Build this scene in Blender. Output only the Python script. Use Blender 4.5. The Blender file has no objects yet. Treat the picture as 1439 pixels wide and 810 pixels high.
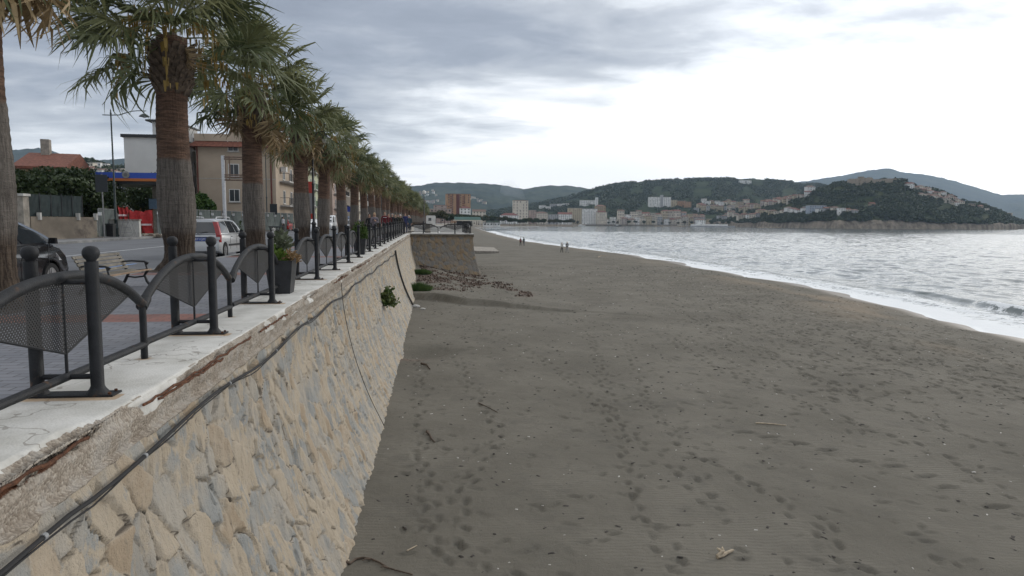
import bpy, bmesh, math, random
import numpy as np
from mathutils import Matrix, Vector
R = math.radians
SC = bpy.context.scene
COL = SC.collection

# ------------------------------------------------------------------ camera
F, CX, CY, CZ = 960.0, 719.5, 405.0, 5.6          # focal length in photo pixels, photo centre, eye height
_v = np.array([(610-CX)/F, (312-CY)/F, 1.0]); _v /= np.linalg.norm(_v)
_h = np.array([1.0, .007, 0.0])
_u = np.cross(_h, _v); _u /= np.linalg.norm(_u)
_x = np.cross(_v, _u)
cam_data = bpy.data.cameras.new('camera')
cam = bpy.data.objects.new('camera', cam_data); COL.objects.link(cam)
rw = Vector((_x[0], _v[0], _u[0])); dw = Vector((_x[1], _v[1], _u[1])); fw = Vector((_x[2], _v[2], _u[2]))
M4 = Matrix(((rw.x, -dw.x, -fw.x, 0), (rw.y, -dw.y, -fw.y, 0), (rw.z, -dw.z, -fw.z, CZ), (0, 0, 0, 1)))
cam.matrix_world = M4
cam_data.sensor_width = 36.0
cam_data.lens = F/1439.0*36.0
cam_data.clip_start = .1
cam_data.clip_end = 60000
SC.camera = cam

def ray(px, py):
    d = np.array([(px-CX)/F, (py-CY)/F, 1.0]); return np.array([d@_x, d@_v, d@_u])
def aty(px, py, y):
    r = ray(px, py); return r*(y/r[1]) + np.array([0, 0, CZ])
def atz(px, py, z):
    r = ray(px, py); return r*((z-CZ)/r[2]) + np.array([0, 0, CZ])
def kz(y):
    return 4.33 + .004*np.minimum(np.maximum(y, -10), 65)
def on(px, py, off):                                # point of the promenade / street surface seen at a photo pixel
    y = 20.0
    for _ in range(25):
        p = atz(px, py, kz(y)+off); y = p[1]
    return p

# ------------------------------------------------------------------ light
GLOW = ray(1490, 50); GLOW = GLOW/np.linalg.norm(GLOW)      # thinnest, brightest part of the cloud
SUN = ray(2050, -120); SUN = SUN/np.linalg.norm(SUN)
sun_el = math.asin(SUN[2]); sun_az = math.atan2(SUN[0], SUN[1])
sd = bpy.data.lights.new('sun', 'SUN'); sd.energy = 1.1; sd.angle = R(11); sd.color = (1, .95, .87)
so = bpy.data.objects.new('sun', sd); COL.objects.link(so)
so.rotation_euler = Vector(-SUN).to_track_quat('-Z', 'Y').to_euler()
so.location = (60, 20, 60)

W = bpy.data.worlds.new('World'); SC.world = W; W.use_nodes = True
wt = W.node_tree; wt.nodes.clear()

class NT:
    """tiny node builder"""
    def __init__(s, tree): s.t = tree
    def n(s, typ, ins=None, **kw):
        nd = s.t.nodes.new(typ)
        for k, v in kw.items(): setattr(nd, k, v)
        for k, v in (ins or {}).items(): s.set(nd, k, v)
        return nd
    def set(s, nd, k, v):
        i = nd.inputs[k]
        if isinstance(v, bpy.types.NodeSocket): s.t.links.new(v, i)
        elif isinstance(v, bpy.types.Node): s.t.links.new(v.outputs[0], i)
        else:
            if hasattr(i.default_value, '__len__') and not hasattr(v, '__len__'): v = [v]*len(i.default_value)
            if hasattr(i.default_value, '__len__') and len(i.default_value) == 4 and len(v) == 3: v = (*v, 1)
            i.default_value = v
    def m(s, op, a, b=0.0, c=None):
        nd = s.n('ShaderNodeMath', {0: a, 1: b}, operation=op)
        if c is not None: s.set(nd, 2, c)
        return nd.outputs[0]
    def vm(s, op, a, b=(0, 0, 0)):
        nd = s.n('ShaderNodeVectorMath', {0: a, 1: b}, operation=op)
        return nd.outputs['Value'] if op in ('DOT_PRODUCT', 'LENGTH') else nd.outputs[0]
    def mix(s, f, a, b, blend='MIX'):
        nd = s.n('ShaderNodeMix', data_type='RGBA', blend_type=blend)
        for k, v in ((0, f), (6, a), (7, b)): s.set(nd, k, v)
        return nd.outputs[2]
    def noise(s, vec, scale, detail=4, rough=.55, dist=0.0):
        nd = s.n('ShaderNodeTexNoise', {'Vector': vec, 'Scale': scale, 'Detail': detail, 'Roughness': rough, 'Distortion': dist})
        return nd.outputs[0]
    def ramp(s, f, a, b, lo=0.0, hi=1.0):
        nd = s.n('ShaderNodeMapRange', {0: f, 1: a, 2: b, 3: lo, 4: hi}, interpolation_type='SMOOTHSTEP')
        return nd.outputs[0]
    def mapping(s, vec, sc=(1, 1, 1), rot=(0, 0, 0), loc=(0, 0, 0)):
        return s.n('ShaderNodeMapping', {'Vector': vec, 'Scale': sc, 'Rotation': rot, 'Location': loc}).outputs[0]

def build_world():
    b = NT(wt)
    sky = b.n('ShaderNodeTexSky', sky_type='NISHITA', sun_disc=False, sun_elevation=sun_el, sun_rotation=sun_az)
    g = b.n('ShaderNodeTexCoord').outputs['Generated']
    d = b.vm('NORMALIZE', g)
    sep = b.n('ShaderNodeSeparateXYZ', {0: d})
    dz = b.m('MAXIMUM', sep.outputs[2], 0.0)
    k = b.m('ADD', dz, .10)
    comb = b.n('ShaderNodeCombineXYZ', {0: b.m('DIVIDE', sep.outputs[0], k), 1: b.m('DIVIDE', sep.outputs[1], k), 2: 0.0}).outputs[0]
    n1 = b.noise(b.mapping(comb, (.62, 1.0, 1), (0, 0, .35), (3.1, 1.7, 0)), .8, 5, .5, .5)
    n2 = b.noise(b.mapping(comb, (.9, 1.2, 1), (0, 0, -.2), (7.4, 2.2, 0)), 2.6, 6, .58, .3)
    nn = b.m('ADD', b.m('MULTIPLY', n1, .60), b.m('MULTIPLY', n2, .40))
    con = b.ramp(dz, .0, .16, .7, 2.3)               # cloud contrast fades towards the horizon
    glow = b.ramp(b.vm('DOT_PRODUCT', d, tuple(GLOW)), .60, 1.0)
    low = b.ramp(dz, .24, .03)                       # clearer towards the horizon
    t = b.m('ADD', b.m('MULTIPLY', b.m('SUBTRACT', nn, .5), con), b.m('ADD', b.m('MULTIPLY', glow, .88), b.m('MULTIPLY', low, .64)))
    band = b.m('MULTIPLY', b.ramp(dz, .17, .27), b.ramp(dz, .50, .36))
    t = b.m('ADD', b.m('SUBTRACT', t, b.m('MULTIPLY', band, .22)), b.m('MULTIPLY', b.ramp(dz, .36, .62), .62))
    t = b.m('ADD', t, .21)
    cr = b.n('ShaderNodeValToRGB', {0: t})
    e = cr.color_ramp.elements
    e[0].position = 0.0; e[0].color = (.255, .283, .345, 1)
    e[1].position = 1.0; e[1].color = (1.12, 1.12, 1.12, 1)
    for p, c in ((.30, (.335, .368, .435)), (.55, (.52, .55, .60)), (.75, (.80, .83, .87))):
        x = e.new(p); x.color = (*c, 1)
    cl = b.vm('SCALE', cr.outputs[0]); wt.nodes[-1].inputs['Scale'].default_value = 10.0
    gl2 = b.ramp(b.vm('DOT_PRODUCT', d, tuple(GLOW)), .86, 1.0, 1.0, 1.35)
    sc = b.n('ShaderNodeVectorMath', {0: cl, 'Scale': gl2}, operation='SCALE').outputs[0]
    col = b.mix(.90, sky.outputs[0], sc)
    bg = b.n('ShaderNodeBackground', {'Color': col, 'Strength': .1})
    out = b.n('ShaderNodeOutputWorld', {'Surface': bg})
build_world()

SC.view_settings.view_transform = 'Standard'
SC.view_settings.look = 'None'
SC.view_settings.exposure = 0.28
SC.view_settings.gamma = 1.0
SC.view_settings.use_curve_mapping = False
SC.cycles.max_bounces = 6
SC.cycles.transparent_max_bounces = 24
SC.cycles.volume_bounces = 0

# ------------------------------------------------------------------ numpy noise
def _hash(ix, iy, s):
    n = (ix.astype(np.int64)*374761393 + iy.astype(np.int64)*668265263 + s*1274126177) & 0xffffffff
    n = ((n ^ (n >> 13))*1274126177) & 0xffffffff
    return ((n ^ (n >> 16)) & 0xffffff)/float(0xffffff)
def vnoise(x, y, s=0):
    x = np.asarray(x, float); y = np.asarray(y, float)
    ix, iy = np.floor(x), np.floor(y); fx, fy = x-ix, y-iy
    fx = fx*fx*(3-2*fx); fy = fy*fy*(3-2*fy)
    a, b_, c, d = _hash(ix, iy, s), _hash(ix+1, iy, s), _hash(ix, iy+1, s), _hash(ix+1, iy+1, s)
    return (a*(1-fx)+b_*fx)*(1-fy)+(c*(1-fx)+d*fx)*fy
def fbm(x, y, s=0, o=4):
    r, a, t = 0, 1, 0
    for i in range(o):
        r = r+a*vnoise(np.asarray(x)*2**i, np.asarray(y)*2**i, s+i*17); t += a; a *= .5
    return r/t
def sstep(a, b, x):
    t = np.clip((np.asarray(x, float)-a)/(b-a), 0, 1); return t*t*(3-2*t)

# ------------------------------------------------------------------ mesh builder
class MB:
    def __init__(s): s.v, s.f, s.mi = [], [], []
    def add(s, vs, fs, mi=0):
        o = len(s.v); s.v += [tuple(map(float, p)) for p in vs]
        for f in fs: s.f.append([o+i for i in f]); s.mi.append(mi)
    def box(s, c, d, mi=0, rot=None, taper=1.0):
        x, y, z = d[0]/2, d[1]/2, d[2]/2
        vs = [(-x, -y, -z), (x, -y, -z), (x, y, -z), (-x, y, -z)] + [(a*taper, b*taper, z) for a, b in ((-x, -y), (x, -y), (x, y), (-x, y))]
        if rot is not None: vs = [rot @ Vector(p) for p in vs]
        s.add([(p[0]+c[0], p[1]+c[1], p[2]+c[2]) for p in vs], [(0, 3, 2, 1), (4, 5, 6, 7), (0, 1, 5, 4), (1, 2, 6, 5), (2, 3, 7, 6), (3, 0, 4, 7)], mi)
    def bbox(s, x0, x1, y0, y1, z0, z1, mi=0):
        s.box(((x0+x1)/2, (y0+y1)/2, (z0+z1)/2), (x1-x0, y1-y0, z1-z0), mi)
    def tube(s, pts, r, n=8, mi=0, caps=True):
        pts = [Vector(p) for p in pts]; N = len(pts)
        rs = r if hasattr(r, '__len__') else [r]*N
        T = [(pts[min(i+1, N-1)]-pts[max(i-1, 0)]).normalized() for i in range(N)]
        a = Vector((0, 0, 1)) if abs(T[0].z) < .9 else Vector((1, 0, 0))
        u = T[0].cross(a).normalized(); vs, fs = [], []
        for i in range(N):
            u = (u - T[i]*u.dot(T[i])).normalized(); w = T[i].cross(u)
            for k in range(n):
                q = 2*math.pi*k/n; vs.append(pts[i]+(u*math.cos(q)+w*math.sin(q))*rs[i])
        for i in range(N-1):
            for k in range(n):
                k2 = (k+1) % n; fs.append((i*n+k, i*n+k2, (i+1)*n+k2, (i+1)*n+k))
        if caps: fs.append(tuple(range(n))[::-1]); fs.append(tuple(range((N-1)*n, N*n)))
        s.add(vs, fs, mi)
    def lathe(s, prof, n=12, c=(0, 0, 0), mi=0):
        vs, fs = [], []
        for r, z in prof:
            for k in range(n):
                q = 2*math.pi*k/n; vs.append((c[0]+r*math.cos(q), c[1]+r*math.sin(q), c[2]+z))
        for i in range(len(prof)-1):
            for k in range(n):
                k2 = (k+1) % n; fs.append((i*n+k, i*n+k2, (i+1)*n+k2, (i+1)*n+k))
        fs.append(tuple(range(n))[::-1]); fs.append(tuple(range((len(prof)-1)*n, len(prof)*n)))
        s.add(vs, fs, mi)
    def prism(s, poly, ext, mi=0):
        n = len(poly); e = Vector(ext)
        vs = [Vector(p) for p in poly] + [Vector(p)+e for p in poly]
        fs = [tuple(range(n))[::-1], tuple(range(n, 2*n))] + [(i, (i+1) % n, n+(i+1) % n, n+i) for i in range(n)]
        s.add(vs, fs, mi)
    def mesh(s, name, mats, smooth=35):
        me = bpy.data.meshes.new(name); me.from_pydata(s.v, [], s.f)
        for m in (mats if isinstance(mats, (list, tuple)) else [mats]): me.materials.append(m)
        me.polygons.foreach_set('material_index', s.mi)
        bm = bmesh.new(); bm.from_mesh(me); bmesh.ops.recalc_face_normals(bm, faces=bm.faces); bm.to_mesh(me); bm.free()
        if smooth:
            me.shade_smooth(); me.set_sharp_from_angle(angle=R(smooth))
        me.update(); return me
    def build(s, name, mats, parent=None, smooth=35, loc=None):
        o = bpy.data.objects.new(name, s.mesh(name, mats, smooth)); COL.objects.link(o)
        if parent is not None: o.parent = parent
        if loc is not None: o.location = loc
        return o
def np_mesh(name, V, Q, mats, smooth=True, attrs=None, mi=None):
    V = np.asarray(V, np.float32).reshape(-1, 3); Q = np.asarray(Q, np.int32); k = Q.shape[1]
    me = bpy.data.meshes.new(name)
    me.vertices.add(len(V)); me.vertices.foreach_set('co', V.ravel())
    me.loops.add(Q.size); me.loops.foreach_set('vertex_index', Q.ravel())
    me.polygons.add(len(Q)); me.polygons.foreach_set('loop_start', np.arange(0, Q.size, k, dtype=np.int32))
    me.polygons.foreach_set('loop_total', np.full(len(Q), k, np.int32))
    for m in (mats if isinstance(mats, (list, tuple)) else [mats]): me.materials.append(m)
    if mi is not None: me.polygons.foreach_set('material_index', np.asarray(mi, np.int32))
    me.update(calc_edges=True)
    for an, av in (attrs or {}).items():
        a = me.attributes.new(an, 'FLOAT', 'POINT'); a.data.foreach_set('value', np.asarray(av, np.float32).ravel())
    if smooth: me.shade_smooth()
    else: me.shade_flat()
    return me
def grid_faces(nr, nc):
    i = np.arange(nr-1)[:, None]*nc + np.arange(nc-1)[None, :]
    return np.stack([i, i+1, i+nc+1, i+nc], -1).reshape(-1, 4)
def link(name, me, parent=None, loc=None):
    o = bpy.data.objects.new(name, me); COL.objects.link(o)
    if parent is not None: o.parent = parent
    if loc is not None: o.location = loc
    return o
def tag(o, label=None, cat=None, group=None, kind=None):
    if label: o['label'] = label
    if cat: o['category'] = cat
    if group: o['group'] = group
    if kind: o['kind'] = kind
    return o
def thing(name, label, cat, loc=(0, 0, 0), rz=0.0, group=None):
    o = bpy.data.objects.new(name, None); COL.objects.link(o); o.empty_display_size = .2
    o.location = [float(c) for c in loc]; o.rotation_euler = (0, 0, rz)
    return tag(o, label, cat, group)
def dup(o, loc=None, rz=None, label=None, parent=None, scale=None):
    c = o.copy(); COL.objects.link(c)
    if parent is not None: c.parent = parent
    for ch in o.children: dup(ch, parent=c)
    if loc is not None: c.location = [float(q) for q in loc]
    if rz is not None: c.rotation_euler = (0, 0, rz)
    if scale is not None: c.scale = scale if hasattr(scale, '__len__') else (scale,)*3
    if label: c['label'] = label
    return c
ORD = ['first', 'second', 'third', 'fourth', 'fifth', 'sixth', 'seventh', 'eighth', 'ninth', 'tenth', 'eleventh', 'twelfth', 'thirteenth',
       'fourteenth', 'fifteenth', 'sixteenth', 'seventeenth', 'eighteenth', 'nineteenth', 'twentieth']
def ordn(i):
    if i < 20: return ORD[i]
    t = ['', '', 'twenty', 'thirty', 'forty', 'fifty', 'sixty', 'seventy', 'eighty', 'ninety'][(i+1)//10]; u = (i+1) % 10
    return {'twenty': 'twentieth', 'thirty': 'thirtieth', 'forty': 'fortieth', 'fifty': 'fiftieth', 'sixty': 'sixtieth'}.get(t, t+'th') if u == 0 else t+'-'+ORD[u-1]

# ------------------------------------------------------------------ materials
def mat(name, col, rough=.7, var=.25, scale=6.0, bump=0.0, bscale=40.0, metal=0.0, spec=.4, col2=None, c2=(.45, .65), c2scale=3.0, coat=0.0, detail=5):
    m = bpy.data.materials.new(name); m.use_nodes = True
    b = NT(m.node_tree); p = m.node_tree.nodes['Principled BSDF']
    co = b.n('ShaderNodeTexCoord').outputs['Object']
    c = tuple(col)
    if var:
        f = b.noise(co, scale, detail, .6)
        c = b.mix(b.ramp(f, .3, .7), tuple(x*(1-var) for x in col), tuple(min(1, x*(1+var)) for x in col))
    if col2 is not None:
        f = b.noise(co, c2scale, 6, .65)
        c = b.mix(b.ramp(f, *c2), c, tuple(col2))
    b.set(p, 'Base Color', c); b.set(p, 'Roughness', rough); b.set(p, 'Metallic', metal); b.set(p, 'Specular IOR Level', spec)
    if coat: b.set(p, 'Coat Weight', coat); b.set(p, 'Coat Roughness', .08)
    if bump:
        bn = b.n('ShaderNodeBump', {'Height': b.noise(co, bscale, 6, .65), 'Strength': bump, 'Distance': .02})
        b.set(p, 'Normal', bn)
    return m
def glass_mat(name, col=(.02, .025, .03), rough=.06):
    return mat(name, col, rough, 0, spec=.8)
def leaf_mat(name, c1, c2, attr=None, tr=.25, scale=3.0):
    m = bpy.data.materials.new(name); m.use_nodes = True
    b = NT(m.node_tree); t = m.node_tree
    p = t.nodes['Principled BSDF']; out = t.nodes['Material Output']
    if attr: f = b.n('ShaderNodeAttribute', attribute_name=attr).outputs['Fac']
    else: f = b.ramp(b.noise(b.n('ShaderNodeTexCoord').outputs['Object'], scale, 3, .6), .35, .65)
    c = b.mix(f, tuple(c1), tuple(c2))
    b.set(p, 'Base Color', c); b.set(p, 'Roughness', .55); b.set(p, 'Specular IOR Level', .25)
    tl = b.n('ShaderNodeBsdfTranslucent', {'Color': c})
    ms = b.n('ShaderNodeMixShader', {0: tr, 1: p.outputs[0], 2: tl})
    t.links.new(ms.outputs[0], out.inputs['Surface'])
    return m
MT = {}
MT['iron'] = mat('railing_paint', (.017, .018, .020), .55, .25, 9, .25, 60, spec=.22, col2=(.075, .042, .024), c2=(.585, .70), c2scale=6)
MT['iron_clean'] = mat('dark_iron', (.022, .023, .025), .45, .2, 9, .15, 60)
MT['rust'] = mat('rust', (.10, .040, .018), .9, .5, 30, .8, 80)
MT['concrete'] = mat('concrete', (.27, .245, .21), .9, .25, 2.5, .5, 25, col2=(.16, .145, .125), c2=(.5, .75))
MT['concrete_light'] = mat('pale_concrete', (.42, .41, .385), .85, .2, 2.0, .3, 25)
MT['asphalt'] = mat('asphalt', (.115, .12, .13), .85, .18, .6, .5, 90, detail=8)
MT['kerbstone'] = mat('kerbstone', (.22, .22, .215), .8, .2, 2, .3, 30)
MT['sidewalk'] = mat('sidewalk', (.17, .17, .172), .85, .2, 1, .3, 40)
MT['white_line'] = mat('road_paint_white', (.55, .55, .55), .7, .3, 3)
MT['blue_line'] = mat('road_paint_blue', (.15, .27, .52), .7, .3, 3)
MT['glass'] = glass_mat('window_glass')
MT['dark'] = mat('dark_opening', (.025, .025, .027), .6, 0)
MT['white'] = mat('white_plaster', (.62, .61, .59), .8, .12, 1)
MT['soil'] = mat('soil', (.08, .06, .045), .95, .3, 12, .6, 50)
MT['black_plastic'] = mat('black_plastic', (.015, .016, .018), .45, .15, 6)
MT['rubber'] = mat('rubber', (.014, .014, .015), .8, .2, 10)
MT['chrome'] = mat('bright_metal', (.55, .55, .56), .25, 0, metal=1.0)
# ------------------------------------------------------------------ coast layout (world metres: +Y along the sea wall, +X towards the sea)
SH_Y = np.array([-20, 0, 12, 30, 41, 47, 65, 77, 85, 112, 149, 205, 310, 450, 670, 890, 1000], float)
SH_X = np.array([21, 24, 27, 29.1, 31.6, 32.4, 33.2, 33.1, 33.8, 33.6, 30.2, 27, 29, 33, 41, 84, 155], float)
def x_shore(y): return np.interp(y, SH_Y, SH_X)
XW_Y = np.array([-20, 76, 78, 130, 300, 500, 670, 900, 1000], float)
XW_X = np.array([-2.3, -2.3, -2.3, -2.0, 1, 9, 20, 62, 125], float)
def x_wall(y): return np.interp(y, XW_Y, XW_X)
BX0, BX1, BY0, BY1 = -2.1, 3.45, 61.0, 78.0        # the bastion that juts out on to the beach
WALL_B = .80
def sand_z(x, y):
    x = np.asarray(x, float); y = np.asarray(y, float)
    s = x_shore(y) - x + 1.1*(vnoise(y/6.5, y*0, 5)-.5)*np.clip(y/20, .5, 2) + .9*(vnoise(y/2.3, y*0, 9)-.5)
    z = np.where(s > 0, .80*(1-np.exp(-np.maximum(s, 0)/3.6)), .10*s)
    z = z + .10*np.exp(-((s-8)/3.0)**2)*sstep(12, 40, y)
    k = sstep(2, 8, s)
    z = z + k*(.16*(fbm(x/5, y/5, 3, 3)-.5) + .05*(fbm(x/1.1, y/1.1, 31, 3)-.5))
    # mound of sand and weed in the corner of the bastion
    near = np.exp(-(np.minimum(y-60.5, 0)/8.0)**2)
    z = z + 1.0*near*(1-sstep(-2.2, 4.6, x))*np.where(y < 61.5, 1, np.exp(-((y-61.5)/3)**2))
    # little scarp cut by the sea
    ys = 42.6-.72*(x+1)+.9*(vnoise(x/1.7, x*0, 4)-.5)
    hs = .32*(1-sstep(0, 9.5, x))+.05*(1-sstep(8, 15, x))
    z = z + hs*sstep(-.16, .10, y-ys-.5*(fbm(x*1.6, x*0+y*.3, 44, 3)-.5))*np.exp(-np.maximum(y-ys, 0)/9.0) - .22*hs*np.exp(-((y-ys+.5)/.7)**2)
    z = z - .28*np.exp(-((x+.5)/1.1)**2-((y-25.2)/1.0)**2) + .10*np.exp(-((x-1.6)/1.5)**2-((y-25.6)/1.2)**2)
    return z

# ------------------------------------------------------------------ beach
def build_beach():
    rng = np.random.default_rng(4)
    ys = [3.6]
    while ys[-1] < 150: ys.append(ys[-1]+max(.035, .0042*ys[-1]))
    ys = np.array(ys); a = np.linspace(0, 1, 600)
    x0 = np.full_like(ys, -1.9); x0[ys > 60.2] = -2.6
    x1 = x_shore(ys)+4.5
    X = x0[:, None]+(x1-x0)[:, None]*a[None, :]; Y = np.repeat(ys[:, None], len(a), 1)
    Z = sand_z(X, Y)
    # footprints
    prints = []
    def trail(pxs, step=.36, jit=.06):
        pts = [atz(px, py, .85)[:2] for px, py in pxs]
        L = 0
        for p, q in zip(pts[:-1], pts[1:]):
            d = q-p; n = np.linalg.norm(d); e = d/n; k = 0
            while k*step < n:
                c = p+e*k*step+np.array([-e[1], e[0]])*(.10 if (k % 2) else -.10)+rng.normal(0, jit, 2)
                prints.append((c[0], c[1], math.atan2(e[1], e[0])+rng.normal(0, .2), rng.uniform(.8, 1.15), rng.uniform(.6, 1.1))); k += 1
    trail([(590, 500), (588, 560), (592, 640), (602, 690), (610, 740), (618, 806)])
    trail([(640, 500), (690, 590), (700, 628), (662, 668), (640, 705), (660, 760), (720, 806)])
    trail([(880, 480), (905, 560), (960, 620), (1040, 668), (1090, 700), (1150, 752), (1220, 806)])
    trail([(830, 470), (850, 540), (870, 610), (895, 700), (930, 770), (960, 806)])
    trail([(1439, 560), (1330, 545), (1240, 520), (1120, 480), (1000, 430), (900, 395)])
    trail([(1439, 640), (1300, 590), (1180, 545), (1060, 490), (940, 430), (860, 390)])
    trail([(1439, 700), (1330, 640), (1180, 585), (1020, 520), (930, 470)])
    trail([(640, 440), (760, 500), (880, 600), (1010, 720)])
    trail([(700, 420), (820, 450), (960, 470), (1120, 560)])
    for _ in range(2200):
        y = 5+50*rng.random()**1.3; x = rng.uniform(-.6, x_shore(y)-3)
        prints.append((x, y, rng.uniform(0, 6.28), rng.uniform(.7, 1.2), rng.uniform(.25, .85)))
    for _ in range(4200):
        y = rng.uniform(17, 110); s = abs(rng.normal(11, 3.6)); x = x_shore(y)-max(4.2, s)
        prints.append((x, y, rng.normal(1.5, .5), rng.uniform(.8, 1.5), rng.uniform(.6, 1.2)))
    for px, py in ((1045, 605), (1080, 612), (1120, 620), (1160, 630), (1205, 645), (1255, 652), (1300, 665), (1330, 680), (1400, 706)):
        c = atz(px, py, .85); prints.append((c[0], c[1], rng.normal(-.2, .15), 1.7, 1.0))
    DX = (x1-x0)/(len(a)-1); DENT_SHADE = np.zeros_like(Z)
    for cx, cy, an, sz, dp in prints:
        r = .45*sz
        j0, j1 = np.searchsorted(ys, (cy-r, cy+r))
        if j1-j0 < 1: continue
        jm = min((j0+j1)//2, len(ys)-1)
        i0 = int((cx-r-x0[jm])/DX[jm]); i1 = int((cx+r-x0[jm])/DX[jm])+2
        if i0 < 0 or i1 > len(a): continue
        dx = X[j0:j1, i0:i1]-cx; dy = Y[j0:j1, i0:i1]-cy
        u = (dx*math.cos(an)+dy*math.sin(an))/(.135*sz); w = (-dx*math.sin(an)+dy*math.cos(an))/(.058*min(sz, 1.4))
        q = u*u+w*w
        Z[j0:j1, i0:i1] += dp*(-.044*np.exp(-q*q*.8)+.017*np.exp(-(q-2.3)**2*1.6)); DENT_SHADE[j0:j1, i0:i1] = np.maximum(DENT_SHADE[j0:j1, i0:i1], np.clip(dp, 0, 1)*np.exp(-q*q*.7))
    S = x_shore(Y)-X
    weed = np.zeros_like(X)
    n = fbm(X*1.3, Y*.8, 12, 4)
    weed += .75*sstep(.46, .64, n)*sstep(46, 52, Y)*(1-sstep(60.9, 62, Y))*(1-sstep(3.6, 5.2, X))
    dl = np.abs(X-(4.2+.12*(58-Y)+.4*np.sin(Y)))
    weed += .7*sstep(.45, .60, n)*(1-sstep(.2, .9, dl))*sstep(41, 45, Y)*(1-sstep(58, 61, Y))
    weed += .8*sstep(.42, .6, n)*(1-sstep(0, 1.6, np.abs(Y-46.5)))*(1-sstep(.5, 3.2, X))
    weed += sstep(.45, .6, n)*np.exp(-((X+.9)/.7)**2-((Y-24.3)/.6)**2)
    wet = 1-sstep(1.6, 3.6, S+1.0*(vnoise(Y/5, Y*0, 22)-.5))
    tan = sstep(.40, .62, fbm(X/4, Y/7, 77, 3))*np.exp(-((S-6.0)/2.6)**2)*sstep(14, 24, Y)*(1-.6*sstep(45, 70, Y))
    me = np_mesh('beach', np.stack([X, Y, Z], -1), grid_faces(len(ys), len(a)), sand_material(), attrs=dict(weed=np.clip(weed, 0, 1), wet=wet, tan=tan, print_shade=DENT_SHADE))
    tag(link('beach', me), kind='structure')
    # the far end of the same beach, up the bay
    ys = np.concatenate([np.linspace(149.5, 400, 90), np.linspace(405, 1000, 60)]); a = np.linspace(0, 1, 40)
    x0 = x_wall(ys)-.5; x1 = x_shore(ys)+5
    X = x0[:, None]+(x1-x0)[:, None]*a[None, :]; Y = np.repeat(ys[:, None], len(a), 1); Z = sand_z(X, Y)-.01
    S = x_shore(Y)-X
    me = np_mesh('beach', np.stack([X, Y, Z], -1), grid_faces(len(ys), len(a)), bpy.data.materials['sand'], attrs=dict(weed=0*X, wet=1-sstep(1.6, 3.6, S), tan=.4*np.exp(-((S-5)/2)**2)))
    tag(link('beach', me), kind='structure')

def sand_material():
    m = bpy.data.materials.new('sand'); m.use_nodes = True
    b = NT(m.node_tree); p = m.node_tree.nodes['Principled BSDF']
    co = b.n('ShaderNodeTexCoord').outputs['Object']
    big = b.noise(co, .35, 5, .6); mid = b.noise(co, 3.2, 6, .65); fine = b.noise(co, 60, 3, .7)
    c = b.mix(b.ramp(big, .3, .7), (.122, .112, .092), (.166, .153, .127))
    c = b.mix(b.m('MULTIPLY', b.ramp(mid, .55, .8), .35), c, (.090, .085, .075))
    c = b.mix(b.m('MULTIPLY', b.ramp(fine, .45, .75), .35), c, (.175, .165, .142))
    vor = b.n('ShaderNodeTexVoronoi', {'Vector': co, 'Scale': 9.0}); vd = vor.outputs['Distance']
    spk = b.m('MULTIPLY', b.m('LESS_THAN', vd, .085), b.ramp(mid, .45, .6))
    c = b.mix(b.m('MULTIPLY', spk, .8), c, (.06, .055, .05))
    at = lambda n: b.n('ShaderNodeAttribute', attribute_name=n).outputs['Fac']
    c = b.mix(b.m('MULTIPLY', at('print_shade'), .30), c, (.062, .058, .050))  # shade inside the footprint dents, painted in as a darker sand colour
    c = b.mix(b.m('MULTIPLY', b.ramp(b.noise(co, .9, 6, .7), .5, .72), .45), c, (.098, .092, .080))
    c = b.mix(b.m('MULTIPLY', at('tan'), .75), c, (.235, .19, .14))
    wn = b.noise(co, 7, 5, .7)
    wv = b.n('ShaderNodeTexVoronoi', {'Vector': co, 'Scale': 7.0}).outputs['Color']
    wc = b.mix(wv, (.075, .045, .035), (.21, .15, .125))
    c = b.mix(b.m('MULTIPLY', at('weed'), b.ramp(wn, .35, .55)), c, wc)
    wet = at('wet')
    c = b.mix(b.m('MULTIPLY', wet, .9), c, (.135, .108, .078))
    b.set(p, 'Base Color', c)
    b.set(p, 'Roughness', b.m('SUBTRACT', .95, b.m('MULTIPLY', wet, .5))); b.set(p, 'Specular IOR Level', b.m('ADD', .15, b.m('MULTIPLY', wet, .3)))
    wav = b.n('ShaderNodeTexWave', {'Vector': b.mapping(co, (1, 1, 1), (0, 0, .12)), 'Scale': 3.2, 'Distortion': 6.0, 'Detail': 2.0, 'Detail Scale': .6}, bands_direction='Y').outputs[1]
    h = b.m('ADD', b.m('MULTIPLY', wav, b.m('MULTIPLY', b.ramp(big, .42, .6), .12)), b.m('ADD', b.m('MULTIPLY', mid, .9), b.m('MULTIPLY', fine, .30)))
    dry = b.m('SUBTRACT', 1.0, b.m('MULTIPLY', wet, .9))
    bn = b.n('ShaderNodeBump', {'Height': h, 'Strength': b.m('MULTIPLY', dry, .8), 'Distance': .06})
    b.set(p, 'Normal', bn)
    return m

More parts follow.
